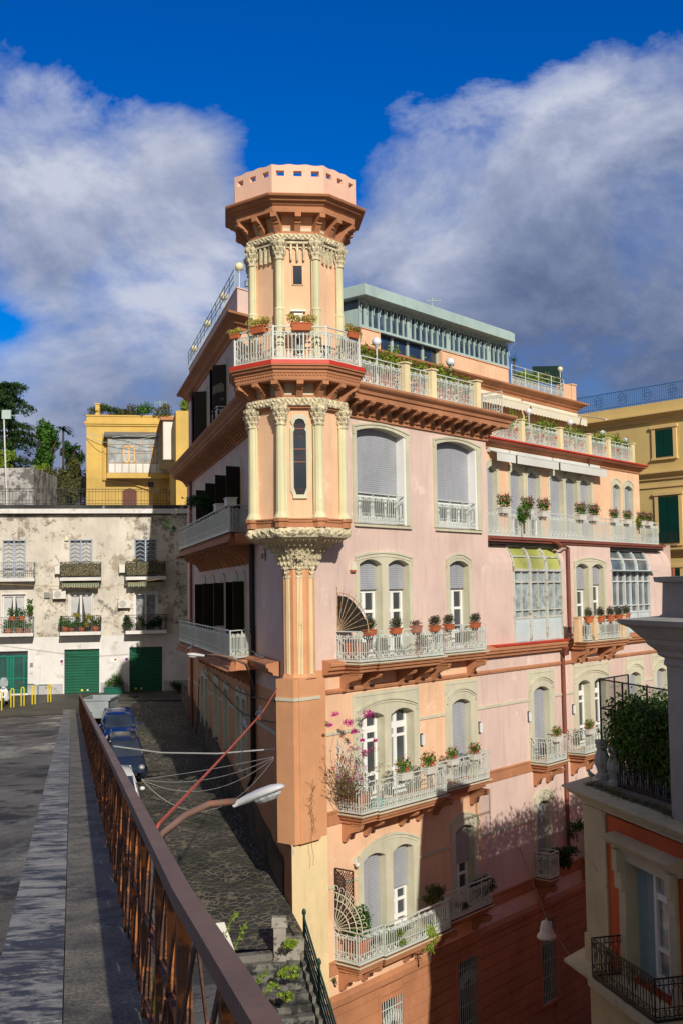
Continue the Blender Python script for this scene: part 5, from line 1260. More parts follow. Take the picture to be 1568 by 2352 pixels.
# wing at right with white glazing
wg = Fr(Yf.w(YX(388), 0, 0)[:2], 168, 1)
m = MB().fbox(wg, 0, 9, -6, 0, 3, YZ(420, 990)); m.build('wing_wall', yel, Yb)
g = MB().fbox(wg, .3, 7, 0, .7, YZ(400, 1082), YZ(400, 1000)).build('glazed_bay', wpot, Yb)
m = MB()
for i in range(9): q = .3+i*.83; m.fbox(wg, q-.03, q+.03, .7, .74, YZ(400, 1082), YZ(400, 1000))
for i in range(4): z = YZ(400, 1082)+(YZ(400, 1000)-YZ(400, 1082))*i/3; m.fbox(wg, .3, 7, .7, .74, z-.03, z+.03)
m.build('bay_frame', mat('pale_brown_frame', (1, 1, 1)), g)
MB().fbox(wg, 0, 7.2, 0, .9, YZ(400, 1000), YZ(400, 1000)+.2).build('roof', orange, g)
# ------------------------------------------------------------------ ochre building at the right back
d = ray(1480, 1200); kk = 72/d.y; Of = Fr((d.x*kk, 72), 138, 1)
if Of.n[1] > 0: Of.n = (-Of.n[0], -Of.n[1])
och = mat('pale_ochre_plaster', (.66, .49, .20), var=.05, streak=.08)
ocht = mat('ochre_stone_trim', (.72, .52, .24), var=.06)
Ob = empty('ochre_building', Of.w(0, -4, ZG), 'pale ochre apartment building with dark green shutters behind at the right', 'building')
def OX(x, y, o=0): return Of.at(x, y, o)[0]
def OZ(x, y, o=0): return Of.at(x, y, o)[1]
e0, e1 = OX(1300, 1000), 14
zt = OZ(1480, 928)
MB().fbox(Of, e0, e1, -10, 0, ZG, zt).build('wall', och, Ob)
for z, pr in ((OZ(1480, 955), .55), (OZ(1520, 1085), .4), (OZ(1520, 1262), .45)):
    m = MB(); pf = [(0, z-.5), (.12, z-.45), (.15, z-.25), (pr*.6, z-.18), (pr, z-.05), (pr, z+.04), (0, z+.08)]; m.prism(Of, pf, e0-.3, e1); m.build('cornice', ocht, Ob)
MB().fbox(Of, e0, e1, 0, .08, OZ(1520, 1115)-.12, OZ(1520, 1115)).build('belt_course', ocht, Ob)
sg = mat('dark_green_shutter', (.0, .045, .032), rough=.5, var=.1, bump=0, extra=lines(2, .07, .35, .5))
for x0, x1, y0, y1 in ((1504, 1545, 990, 1051), (1511, 1558, 1143, 1248), (1543, 1562, 1308, 1360)):
    a, b = OX(x0, y0), OX(x1, y0); za, zb_ = OZ(x0, y1), OZ(x0, y0)
    g = MB().fbox(Of, a, b, .02, .08, za, zb_).fbox(Of, (a+b)/2-.02, (a+b)/2+.02, .08, .1, za, zb_).build('shutter', sg, Ob)
    MB().fbox(Of, a-.25, a, 0, .1, za-.1, zb_+.2).fbox(Of, b, b+.25, 0, .1, za-.1, zb_+.2).fbox(Of, a-.35, b+.35, 0, .16, zb_+.12, zb_+.3).fbox(Of, a-.3, b+.3, 0, .18, za-.2, za-.08).build('window_surround', ocht, g)
bluei = mat('blue_iron_paint', (.03, .14, .36), rough=.45)
m = MB(); z = zt; f = Of; a, b = e0, e1
m.fbox(f, a, b, -.02, .02, z+1.1, z+1.15).fbox(f, a, b, -.02, .02, z+.1, z+.13)
n = int((b-a)/.16)
for i in range(n): q = a+i*.16; m.fbox(f, q-.012, q+.012, -.012, .012, z, z+1.1)
for i in range(int((b-a)/1.9)):
    c = a+.9+i*1.9
    for j in range(8):
        t = j*math.pi/4; cc2 = Vector(f.w(c+.26*math.cos(t), .03, z+.62+.26*math.sin(t))); u = Vector((*f.u, 0))
        m.tube([cc2+u*.15*math.cos(q)+Vector((0, 0, .15*math.sin(q))) for q in [k_*math.pi/4 for k_ in range(9)]], .016, 4)
m.build('roof_railing', bluei, Ob)
m = MB(); bars(m, [Of.w(OX(1500, 1250), 0, 0)[:2], Of.w(OX(1500, 1250), .8, 0)[:2], Of.w(OX(1568, 1250), .8, 0)[:2]], OZ(1520, 1258), .95, orn=False); m.build('railing', irond, Ob)
# ------------------------------------------------------------------ red house at the right foreground
d = ray(1343.5, 1900); kk = 31/d.y; Q = Fr((d.x*kk, 31), 166, 1)
K = Q.o
def QX(x, y, o=0): return Q.at(x, y, o)[0]
def QZ(x, y, o=0): return Q.at(x, y, o)[1]
redw = mat('dark_red_plaster', (.55, .11, .035), var=.12, streak=.15)
grt = mat('grey_beige_stone', (.52, .47, .34), var=.10, stain=(.3, .27, .2), sthr=.64, streak=.25)
gry = mat('grey_render', (.36, .35, .33), var=.12, bump=.6, bs=50, streak=.25)
Rb = empty('red_house', (K[0]+4, K[1], ZG), 'dark red house with grey-beige trim, terrace and a tall grey upper pillar at the right', 'house')
zc = QZ(1307.5, 1807.8, .5)                       # terrace / cornice top
Sf = Fr(K, 39.6, -1)                              # its face on the alley, looking at the sunny front
pl = [Q.w(15, 0, 0)[:2], Q.w(0, 0, 0)[:2], Sf.w(26, 0, 0)[:2]]
s_a, s_b = QX(1427, 2050), QX(1552, 2050)
dz0, dz1 = QZ(1470, 2262), QZ(1470, 1992)
do = (QX(1441, 2050), QX(1541, 2100), dz0, dz1)
pil = QX(1396.7, 2050)
m = MB(); holewall(m, Q, pil, 15, dz0-.25, zc-.55, [do]); m.build('wall', redw, Rb)
MB().fbox(Q, 0, pil, -.3, .05, dz0-.25, zc-.5).fbox(Q, -.02, pil+.08, -.3, .12, dz0-.25, QZ(1365, 2150)).build('corner_pilaster', grt, Rb)
MB().fbox(Q, 0, 15, -.3, 0, ZG, dz0-.5).build('lower_wall', grt, Rb)
MB().poly([Sf.w(0, 0, ZG), Sf.w(26, 0, ZG), Sf.w(26, 0, zc), Sf.w(0, 0, zc)]).poly([Sf.w(26, 0, ZG), Sf.w(26, -12, ZG), Sf.w(26, -12, zc), Sf.w(26, 0, zc)]).poly([Q.w(15, 0, ZG), Q.w(15, -20, ZG), Q.w(15, -20, 3), Q.w(15, 0, 3)]).build('side_wall', redw, Rb)
m = MB(); pth = [Sf.w(26, 0, 0)[:2], K, Q.w(15, 0, 0)[:2]]
def rsw(path, prof, nm, m_): 
    mm = MB(); sweep(mm, path, prof); return mm.build(nm, m_, Rb)
pth = pth if True else pth
tst = MB(); sweep(tst, pth, [(1, 0), (0, 0)])
if (Vector(tst.v[2][:2])-Vector(K)).dot(Vector(Q.n)) < 0: pth = pth[::-1]
rsw(pth, [(0, zc-.5), (.06, zc-.48), (.08, zc-.4), (.18, zc-.34), (.2, zc-.28), (.42, zc-.17), (.44, zc-.1), (.56, zc-.05), (.56, zc), (0, zc+.02)], 'cornice', grt)
MB().poly([(*p, zc+.015) for p in (K, Q.w(15, 0, 0)[:2], Q.w(15, -12, 0)[:2], Sf.w(26, -6, 0)[:2], Sf.w(26, 0, 0)[:2])]).build('terrace_floor', roofc, Rb)
rsw(pth, [(0, dz0-.75), (.1, dz0-.7), (.2, dz0-.55), (.5, dz0-.42), (.62, dz0-.36), (.62, dz0-.28), (0, dz0-.2)], 'cornice', grt)
# french window with pediment
g = MB().fbox(Q, do[0], do[1], -.42, -.38, dz0, dz1).build('window', glassl, Rb); g['label'] = 'tall white french window under a stone pediment'
m = MB(); q0, q1 = do[0]+.75, do[1]
for a, b in ((q0, q0+.14), ((q0+q1)/2-.02, (q0+q1)/2+.14), (q1-.1, q1)): m.fbox(Q, a, b, -.38, -.30, dz0, dz1)
for z, h in ((dz0, .35), (dz0+.95, .1), (dz1-.75, .16), (dz1-.12, .12)): m.fbox(Q, q0, q1, -.38, -.31, z, z+h)
m.build('window_frame', white, g)
MB().fbox(Q, do[0], q0, -.38, -.28, dz0, dz1).build('folded_shutter', mat('blue_grey_boards', (.27, .36, .37), streak=.3), g)
m = MB().fbox(Q, do[0]-.35, do[0], -.38, .08, dz0, dz1+.25).fbox(Q, do[1], do[1]+.35, -.38, .08, dz0, dz1+.25).fbox(Q, do[0], do[1], -.38, .08, dz1, dz1+.25)
for a, b, c in ((do[0]-.42, do[0]-.08, 0), (do[1]+.08, do[1]+.42, 0)): m.fbox(Q, a, b, .08, .16, dz1-.75, dz1+.25).fbox(Q, a+.04, b-.04, .16, .24, dz1-.3, dz1+.25)
zq = dz1+.22
m.prism(Q, [(0, zq), (.12, zq), (.14, zq+.1), (.28, zq+.15), (.32, zq+.22), (.42, zq+.28), (.44, zq+.34), (0, zq+.42)], do[0]-.62, do[1]+.6)
m.build('window_surround', grt, g)
# iron balcony
ba, bb = QX(1358, 2171, .9), QX(1501.7, 2267, .9)
slb = MB().fbox(Q, ba-.1, bb+.1, 0, 1.0, dz0-.22, dz0-.02).build('balcony', grt, Rb)
m = MB(); pp_ = [Q.w(ba, .05, 0)[:2], Q.w(ba, .9, 0)[:2], Q.w(bb, .9, 0)[:2], Q.w(bb, .05, 0)[:2]]
bars(m, pp_, dz0, 1.0, sp_=.13, orn=False, r=.009, top=.02)
for (x0, y0), (x1, y1) in zip(pp_, pp_[1:]):
    L = math.hypot(x1-x0, y1-y0); f = Fr((x0, y0), math.degrees(math.atan2(x1-x0, y1-y0)), 1); n = max(1, round(L/.34)); e = L/n
    for i in range(n):
        c = (i+.5)*e
        for s_ in (-1, 1):
            m.tube([f.w(c+s_*(.13-.13*math.cos(t/2)), 0, dz0+.45+.35*math.sin(t/2)) for t in [j*math.pi/6 for j in range(7)]], .010, 4)
            m.tube([f.w(c+s_*(.06+.05*math.cos(t)), 0, dz0+.88+.05*math.sin(t)) for t in [j*math.pi/4 for j in range(9)]], .009, 4)
            m.tube([f.w(c+s_*(.09+.06*math.cos(t)), 0, dz0+.2+.07*math.sin(t)) for t in [j*math.pi/4 for j in range(9)]], .010, 4)
m.build('railing', irond, slb)
# tall grey pier with moulded cap above the terrace
gs = QX(1551, 1880, .0)
zct = QZ(1453, 1421, .75) ; pz = zc+.02
blk2 = [Q.w(gs+7, 0.1, 0)[:2], Q.w(gs, 0.1, 0)[:2], Q.w(gs, -1.2, 0)[:2]]
blk2 = blk2[::-1]
tst = MB(); sweep(tst, blk2, [(1, 0), (0, 0)])
if (Vector(tst.v[2][:2])-Vector(blk2[1])).dot(Vector(Q.n)) < 0: blk2 = blk2[::-1]
zs = zct
rsw(blk2, [(0, zc), (.0, zs-1.15), (.05, zs-1.1), (.03, zs-.95), (.14, zs-.88), (.16, zs-.78), (.32, zs-.62), (.36, zs-.5), (.42, zs-.46), (.62, zs-.22), (.78, zs-.14), (.82, zs-.02), (.1, zs+.06), (.05, zs+.1)], 'upper_pier', gry)
rsw(blk2, [(.05, zs), (.02, zs+.85), (.16, zs+.88), (.18, zs+1.0), (-.5, zs+1.02)], 'upper_pier', gry)
MB().fbox(Q, gs-.0, gs+7, -1.2, .1, zs+.9, zs+1.0).fbox(Q, gs, gs+7, -1.2, 0, zc, zs).build('upper_pier', gry, Rb)
# ------------------------------------------------------------------ loose things
def PT(x, y, Y): d = ray(x, y); return d*(Y/d.y)
angP = math.atan2(P.u[1], P.u[0]); angL = math.atan2(Lf.u[1], Lf.u[0]); angW = math.atan2(Wf.u[1], Wf.u[0])
def trough(w_, d_, h, m_, leafm, lw, lh, n, size, lab, grp, cat='planter', bloom=None, name='planter_box', trail=0, round_=False):
    """a plant container built at the origin, long side on x"""
    r_ = empty(name, (0, 0, 0), lab, cat, grp); m = MB()
    if round_: m.lathe(0, 0, [(w_*.36, 0), (w_*.5, h*.85), (w_*.56, h*.86), (w_*.56, h), (w_*.45, h*.98), (w_*.45, h*.9)], 12)
    else:
        a, b = w_/2*.9, w_/2; c, e = d_/2*.82, d_/2
        m.hexa([(-a, -c, 0), (a, -c, 0), (a, c, 0), (-a, c, 0)], [(-b, -e, h*.85), (b, -e, h*.85), (b, e, h*.85), (-b, e, h*.85)])
        m.hexa([(-b-.015, -e-.015, h*.85), (b+.015, -e-.015, h*.85), (b+.015, e+.015, h*.85), (-b-.015, e+.015, h*.85)], [(-b-.015, -e-.015, h), (b+.015, -e-.015, h), (b+.015, e+.015, h), (-b-.015, e+.015, h)])
    m.build('box' if not round_ else 'pot', m_, r_)
    l = MB(); k_ = max(2, int(lw/.2)); bl_2 = []
    for i in range(k_): x = (-.5+(i+.5)/k_)*lw; bl_2.append(((x, R.uniform(-.04, .04), h+lh*.45*R.uniform(.8, 1.15)), (lw/k_*.75, .16, lh*.55)))
    l.leaves(bl_2, n, size)
    if trail: l.leaves([((R.uniform(-.1, .1), -.12, h-trail*.45), (.16, .08, trail*.55))], int(n*.8), size*.8)
    l.build('foliage', leafm, r_)
    if bloom:
        f = MB(); f.leaves([(c, (rr[0]*1.05, rr[1]*1.1, rr[2]*1.1)) for c, rr in bl_2], int(n*.14), size*1.1, shell=.1); f.build('flowers', bloom, r_)
    return r_
PUT = {}
def put(proto_, loc, ang, sc_, lab):
    if proto_.name not in PUT: KIDS.setdefault(proto_.name, [proto_]+list(proto_.children_recursive)); PUT[proto_.name] = 1; o = proto_; o.location = loc; o.rotation_euler = (0, 0, ang); o.scale = (sc_,)*3; o['label'] = lab; return o
    return dup(proto_, loc, ang, sc_, lab)
gred = mat('red_petals', (.62, .01, .015), bump=0); gpk = mat('pink_petals', (.65, .10, .22), bump=0)
gA = 'terracotta troughs on the first-floor balcony rail'
A = trough(.48, .22, .2, terra, hea, .42, .36, 620, .036, 'a', gA)
for x, y, lab in ((848, 1450, 'terracotta trough with small heather shrub beside the dark netted fan'), (908, 1447, 'terracotta trough with heather in front of the right-hand twin white door'), (997, 1442, 'terracotta trough with heather between the trailing dry plant and a taller one'), (1029, 1438, 'terracotta trough with heather just left of the single white door'), (1090, 1437, 'terracotta trough with heather at the far end of the first balcony')):
    o_ = 1.15 if x < 1020 else .72
    put(A, P.w(X(x, y, o_), o_, S1+.88), angP, 1, lab)
Bp = trough(.42, .24, .24, mat('faded_terracotta', (.42, .18, .13)), brownp, .45, .2, 260, .035, 'a', gA, trail=1.15)
put(Bp, P.w(X(955, 1450, 1.15), 1.15, S1+.88), angP, 1, 'faded pot with long dry brown plant trailing over the balcony rail')
G2 = 'white troughs of geraniums'
Cg = trough(.58, .24, .22, wpot, gera, .6, .5, 480, .042, 'a', G2, bloom=gred)
for x, y, o_, z, lab in ((928, 1790, 1.15, S2, 'white trough of red geraniums nearest the bougainvillea'), (986, 1776, 1.15, S2, 'white trough of red geraniums, second from the bougainvillea'), (1040, 1757, .75, S2, 'white trough with small geranium where the balcony steps back'), (1091, 1740, .75, S2, 'white trough with sparse leaves under the closed shutter at the balcony end'), (1280, 1698, .95, S2, 'white trough with leafy plant on the small balcony left of the downpipe'), (1354, 1684, 1.0, S2, 'white trough with rose on the small balcony right of the downpipe')):
    put(Cg, P.w(X(x, y, o_), o_, z+.86), angP, .9 if x > 1030 else 1.05, lab)
G3 = 'flower boxes on the long upper terrace rail'
Cf = trough(.66, .26, .24, wpot, grn, .8, .6, 520, .05, 'a', G3, bloom=gpk)
names = ['leftmost, beside the corner block', 'beside the green climber', 'with spiky agave behind it', 'left of the third shuttered window', 'with the tallest pink flowers', 'with drooping ivy under it', 'below the last window pair', 'second from the far end', 'at the far end of the rail']
for (x, y), nm in zip(((301, 1290), (467, 1300), (580, 1325), (845, 1330), (937, 1340), (1080, 1375), (1175, 1385), (1275, 1400), (1327, 1400)), names):
    px = (1850+x/1.78)/1.7417; put(Cf, P.w(X(px, 1180, .1), .06, S4+.92), angP, 1.0 if x < 1000 else .85, 'white flower box on the long upper terrace rail, '+nm)
G5 = 'terracotta bowls on the pillared balcony'
Ce = trough(.42, .4, .28, terra, hea, .4, .42, 640, .036, 'a', G5, round_=True)
for (x, nm), o_ in zip(((855, 'on the first pillar'), (945, 'just right of the second pillar'), (1020, 'in the middle of the railing'), (1082, 'close to the third pillar'), (1140, 'at the far corner')), (.95, .95, .95, .95, .55)):
    px = (1900+x/1.8869)/1.7417; put(Ce, P.w(X(px, 1445, o_), o_, S1+.78), angP, 1, 'terracotta bowl with grey-green shrub on the pillared balcony, '+nm)
G6 = 'succulent troughs on the turret balcony'
Cs = trough(.62, .26, .24, terra, succ, .85, .34, 420, .05, 'a', G6)
for k, x, sc2, lab in ((1, .05, 1.0, 'succulent trough hanging on the middle of the turret railing'), (0, .25, .95, 'large succulent trough on the left side of the turret railing'), (0, -.78, .6, 'small succulent pot at the far left corner of the turret railing'), (2, .45, .8, 'reddish trough with withered succulents on the right of the turret railing'), (3, -.45, .6, 'small trough with drooping stems outside the turret railing at the right')):
    f = face(k); put(Cs, f.w(x, 2.13*ap+.02, 7.98), math.atan2(f.u[1], f.u[0]), sc2, lab)
# pots standing on the terraces
G7 = 'terracotta pots with greenery on the main terrace'
Ct = trough(.5, .5, .5, terra, grny, .8, .9, 520, .06, 'a', G7, round_=True)
for i, (x, lab) in enumerate(((842, 'tall grassy plant in a terracotta pot beside the turret'), (866, 'feathery shrub in a pot under the first globe lamp'), (884, 'bushy green shrub spilling through the terrace railing'), (905, 'spiky potted plant left of the first cream pillar'), (958, 'dense dark green potted shrub between the two cream pillars'), (1002, 'low potted plant right of the second pillar'), (1025, 'airy potted plant around the second globe lamp'), (1060, 'pale variegated potted plant near the third pillar'))):
    put(Ct, P.w(X(x, 860, .1), .1, 6.9), R.uniform(0, 6), .95+.3*R.random(), lab)
G8 = 'spiky green plants along the set-back terrace'
Cu = trough(.45, .45, .5, terra, grny, .7, .75, 420, .06, 'a', G8, round_=True)
for i, (x, lab) in enumerate(((1144, 'leftmost spiky plant on the set-back terrace, beside the orange cornice'), (1163, 'drooping spiky plant, second on the set-back terrace'), (1178, 'bright yellow-green plant left of the first terrace pillar'), (1206, 'spiky potted plant right of the first terrace pillar'), (1240, 'trailing plant under the leftmost far globe lamp'), (1268, 'tall spiky plant left of the second terrace pillar'), (1300, 'small plant under the second far globe lamp'), (1330, 'bright green plant left of the third terrace pillar'), (1362, 'low plant right of the third terrace pillar'), (1383, 'spiky plant before the white terrace post'), (1410, 'small shrub near the last globe lamp'), (1432, 'last small plant at the far terrace corner'))):
    put(Cu, P.w(X(x, 1020, RO+.1), RO+.02, 6.95), R.uniform(0, 6), .9+.35*R.random(), lab)
def shrub(c, r, n, size, m_, lab, cat='shrub', name='shrub', grp=None, stem=None, k_=6, flat=0):
    e = empty(name, (c[0], c[1], c[2]-r[2]), lab, cat, grp); bl_3 = []
    for i in range(k_):
        a = R.uniform(0, 6.28); q = R.uniform(.2, .62)
        bl_3.append(((c[0]+r[0]*q*math.cos(a), c[1]+r[1]*q*math.sin(a), c[2]+r[2]*R.uniform(-.55, .6)), (r[0]*R.uniform(.35, .6), r[1]*R.uniform(.35, .6), r[2]*R.uniform(.3, .5))))
    MB().leaves(bl_3, n, size, flat=flat).build('foliage', m_, e)
    m = MB(); zb_ = stem if stem is not None else c[2]-r[2]
    for i in range(4): a = R.uniform(0, 6.28); m.tube([(c[0]+.02*i, c[1], zb_), (c[0]+r[0]*.2*math.cos(a), c[1]+r[1]*.2*math.sin(a), c[2]-r[2]*.3), (c[0]+r[0]*.6*math.cos(a), c[1]+r[1]*.6*math.sin(a), c[2]+r[2]*.4)], max(.012, r[0]*.03), 5)
    m.build('stem', bark, e); return e
def onP(x, y, o): s_, z = P.at(x, y, o); return P.w(s_, o, z)
def onL(x, y, o): s_, z = Lf.at(x, y, o); return Lf.w(s_, o, z)
def onW(x, y, o): s_, z = Wf.at(x, y, o); return Wf.w(s_, o, z)
shrub(onP(1200, 1187, .1), (.35, .22, .7), 700, .05, grn, 'green climber covering part of the long upper terrace railing', 'climber', 'climbing_plant')
shrub(onP(1208, 1168, -.5), (.3, .3, .35), 200, .07, grny, 'agave-like spiky plant behind the long upper terrace railing', 'plant', 'spiky_plant')
shrub(onP(1465, 1205, .05), (.18, .15, .45), 200, .05, grny, 'ivy hanging through the far part of the long upper terrace railing', 'ivy', 'ivy')
shrub(onP(998, 2050, .55), (.62, .5, .5), 1300, .05, grno, 'small olive tree with bare trunk on the lowest balcony', 'olive tree', 'olive_tree', stem=S3+.3)
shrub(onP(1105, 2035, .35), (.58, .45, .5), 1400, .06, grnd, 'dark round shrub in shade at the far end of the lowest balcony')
shrub(onP(1058, 2080, .55), (.4, .2, .2), 300, .045, grno, 'low trough plant in the shade on the lowest balcony near the window', 'plant', 'trough_plant')
shrub(onP(820, 2130, .45), (.55, .45, .85), 1900, .05, grn, 'leafy shrub behind the white fan grille of the lowest balcony')
shrub(onP(907, 2150, .95), (.55, .25, .4), 1300, .038, grny, 'bright green fern at the foot of the lowest balcony railing', 'fern', 'fern')
shrub(onP(983, 2155, 1.0), (.38, .25, .75), 1300, .038, grny, 'bright green plant trailing far below the lowest balcony', 'trailing plant', 'trailing_plant')
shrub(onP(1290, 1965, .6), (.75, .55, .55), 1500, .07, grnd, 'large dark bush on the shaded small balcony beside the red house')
shrub(onP(1322, 1900, .6), (.38, .4, .6), 600, .06, grn, 'sunlit green shrub half hidden behind the red house corner')
shrub(onP(768, 2255, 1.0), (.16, .14, .16), 150, .03, grno, 'small weed growing at the lowest balcony slab corner', 'weed', 'weed')
# bougainvillea on the second balcony
bg_ = empty('bougainvillea', P.w(1.2, .8, S2), 'straggly bougainvillea with purple-pink flowers climbing beside the twin white windows', 'bougainvillea')
m = MB(); fl = MB(); lf = MB()
for i in range(90):
    p = Vector(P.w(X(805, 1800, .7)+R.uniform(-.3, .3), R.uniform(.3, .9), S2+R.uniform(.3, 1.0))); pts = [p]; d = Vector((R.gauss(0, .5), R.gauss(0, .5), R.uniform(.3, 1.1))).normalized()
    L = R.uniform(.4, 2.3) if d.z > .5 else R.uniform(.3, 1.2)
    for j in range(6): d = (d+Vector((R.gauss(0, .25), R.gauss(0, .25), R.gauss(-.03, .2)))).normalized(); p = p+d*L/6; pts.append(p.copy())
    m.tube(pts, .008, 3, r2=.004)
    for q in pts[2:]:
        if R.random() < .6: lf.leaves([((q.x, q.y, q.z), (.07, .07, .07))], 5, .03)
        if R.random() < .13 and q.z > S2+1.1: fl.leaves([((q.x, q.y, q.z), (.1, .1, .1))], 16, .035)
for x, y, r_ in ((845, 1640, .16), (800, 1660, .13), (838, 1728, .1), (770, 1640, .09), (815, 1680, .1), (860, 1700, .06), (760, 1665, .05), (832, 1700, .06)):
    c = onP(x, y, .7); fl.leaves([(c, (r_*1.5, r_*1.2, r_))], int(900*r_), .04)
m.build('stem', twig, bg_); fl.build('flowers', bpink, bg_); lf.build('foliage', grno, bg_)
m = MB(); p0 = X(718, 1860, .3)
pts = [onP(718+3*math.sin(i*1.7), 1790+i*22, .33) for i in range(10)]; m.tube(pts, .008, 3)
for p in pts[1:6]:
    for _ in range(7): q = Vector(p)+Vector((R.gauss(0, .1), R.gauss(0, .03), R.gauss(0, .16))); m.tube([p, (Vector(p)+q)/2+Vector((.03, 0, .03)), q], .005, 3)
tag(m.build('dry_creeper', twig), 'dry leafless creeper hanging on the orange corner pier', 'creeper')
# fan-shaped iron screens at the balcony ends
def fan(fr, s_, z, rad_, m_, lab, flip=1, net=False, curls=False, n=8, o0=.02):
    r_ = empty('fan_grille', fr.w(s_, .3, z), lab, 'iron grille', 'fan-shaped iron screens'); m = MB()
    pt = lambda a, q: fr.w(s_, o0+math.cos(a)*q, z+math.sin(a)*q)
    for i in range(n+1):
        a = math.pi/2*i/n; m.tube([pt(a, .08), pt(a, rad_*1.0)], .014, 4); m.octa(pt(a, rad_*1.07), Vector(pt(a, .1))-Vector(pt(a, 0)), (fr.u[0]*.02, fr.u[1]*.02, 0), (0, 0, .02))
    for q in ((1,) if not curls else (.55, .8, 1)): m.tube([pt(math.pi/2*i/16, rad_*q) for i in range(17)], .016, 4)
    if curls:
        for i in range(9):
            a = math.pi/2*(i+.5)/9; c = Vector(pt(a, rad_*1.12)); u = Vector(pt(0, 1))-Vector(pt(0, 0))
            m.tube([c+u*.08*math.cos(t)+Vector((0, 0, .08*math.sin(t))) for t in [a+j*math.pi/4-2 for j in range(7)]], .013, 4)
            a2 = math.pi/2*i/9; m.tube([pt(a2+(a-a2)*2*j/6, rad_*(.8+.2*math.sin(math.pi*j/6))) for j in range(7)], .01, 4)
    m.tube([fr.w(s_, o0, z), fr.w(s_, o0, z+rad_*1.15)], .018, 4); m.build('rays', m_, r_)
    if net:
        m = MB(); ps = [fr.w(s_+.01, o0, z)]+[pt(math.pi/2*i/10, rad_*(.9+.05*R.random())) for i in range(11)]; ps2 = [(p[0]+fr.u[0]*.02, p[1]+fr.u[1]*.02, p[2]) for p in ps]; m.hexa(ps, ps2); m.build('netting', mat('ragged_dark_netting', (.03, .028, .025), var=.5, sc_=8, stain=(.12, .10, .08), sthr=.62, ssc=12), r_)
    return r_
fan(P, X(774, 1500)+.02, S1+1.0, 1.28, mat('rusty_cream_iron', (.42, .32, .2), stain=(.3, .12, .05), sthr=.55, ssc=6), 'iron fan screen covered with ragged dark netting on the first balcony', net=True)
fan(P, X(776, 1850)-.08, S2+1.0, 1.15, ironp, 'white iron fan screen tangled with bougainvillea on the second balcony', curls=True)
fan(P, X(771, 2200)-.08, S3+1.02, 1.15, mat('cream_iron', (.62, .60, .48), stain=(.3, .15, .07), sthr=.68, ssc=6), 'ornate cream fan screen with curls on the lowest balcony', curls=True)
fan(Lf, 20.0, S4+1.0, 1.5, ironp, 'iron fan screen with spikes at the far end of the shaded upper balcony', n=9)
m = MB(); s_ = X(771, 2200)
for i in range(-6, 12):
    for sg_ in (1, -1):
        z0_ = S3+1.15; H_, D_ = 1.75, .72
        t0 = i*.13; pts = []
        for j in range(12):
            t = j/11; o_ = t*D_; z = z0_+(t0+sg_*t*D_*1.5 if sg_ > 0 else t0+D_*1.5*(1-t))
            if z0_ <= z <= z0_+H_: pts.append(P.w(s_-.03*(sg_ > 0), .05+o_, z))
        if len(pts) > 1: m.tube([pts[0], pts[-1]], .013, 4)
for o_ in (.05, .77): m.fbox(P, s_-.05, s_, o_-.02, o_+.02, z0_, z0_+H_)
for z in (z0_, z0_+H_): m.fbox(P, s_-.05, s_, .05, .77, z-.02, z+.02)
tag(m.build('trellis', mat('dark_brown_wood', (.07, .035, .03))), 'dark brown diamond trellis above the cream fan screen on the lowest balcony', 'trellis')
for (x, y, z, lab) in ((795, 1500, S1, 'large terracotta planter on the floor at the left end of the first balcony'), (808, 1850, S2, 'large terracotta planter behind the railing at the left end of the second balcony'), (812, 2220, S3, 'terracotta pot under the shrub at the left end of the lowest balcony')):
    a = X(772, y)+.5; tag(MB().hexa([P.w(a+p_, q_, z+.02) for p_, q_ in ((-.28, .25), (.28, .25), (.28, .7), (-.28, .7))], [P.w(a+p_, q_, z+.55) for p_, q_ in ((-.33, .2), (.33, .2), (.33, .76), (-.33, .76))]).fbox(P, a-.36, a+.36, .17, .79, z+.55, z+.62).build('large_planter', terra), lab, 'planter')
a = X(868, 1860, .8); tag(MB().hexa([P.w(a+p_, q_, S2+.02) for p_, q_ in ((-.2, .6), (.2, .6), (.2, .85), (-.2, .85))], [P.w(a+p_, q_, S2+.28) for p_, q_ in ((-.25, .56), (.25, .56), (.25, .9), (-.25, .9))]).fbox(P, a-.27, a+.27, .54, .92, S2+.28, S2+.32).build('plastic_crate', mat('turquoise_plastic', (.02, .42, .36))), 'small turquoise crate at the foot of the second balcony railing', 'crate')
# ---- lamps
gl_ = mat('white_opal_globe', (.74, .76, .80), rough=.25, bump=0); gc_ = mat('cream_opal_globe', (.72, .66, .42), rough=.3, bump=0)
def globe(p, zb_, m_, lab, r=.165, grp='globe lamps on the terraces'):
    e = empty('globe_lamp', (p[0], p[1], zb_), lab, 'lamp', grp); MB().ell(p, (r, r, r), 14, 9).build('globe', m_, e, smooth=True)
    MB().lathe(p[0], p[1], [(.045, zb_), (.03, zb_+.1), (.03, p[2]-r-.06), (.06, p[2]-r-.03), (.09, p[2]-r+.02)], 8).build('pole', ironp, e)
for x, y, o_, zb_, m_, lab in ((864, 785, .3, 6.9, gl_, 'white globe lamp on the main terrace nearest the turret'), (1033, 832, .3, 6.9, gl_, 'white globe lamp on the main terrace near the third pillar'), (1010, 872, -1.5, 6.9, gl_, 'low white globe lamp half hidden behind the terrace railing'),
    (1213, 945, RO-.1, 6.9, gl_, 'leftmost white globe lamp on the set-back terrace'), (1308, 970, RO-.1, 6.9, gl_, 'second white globe lamp on the set-back terrace'), (1383, 995, RO-.1, 6.9, gl_, 'third white globe lamp, in front of the leafy terrace bush'), (1435, 1012, RO-.1, 6.9, gl_, 'last white globe lamp at the far terrace corner'), (1285, 848, AO-.2, 10.97, gc_, 'cream globe lamp at the end of the attic roof railing')):
    globe(onP(x, y, o_), zb_, m_, lab)
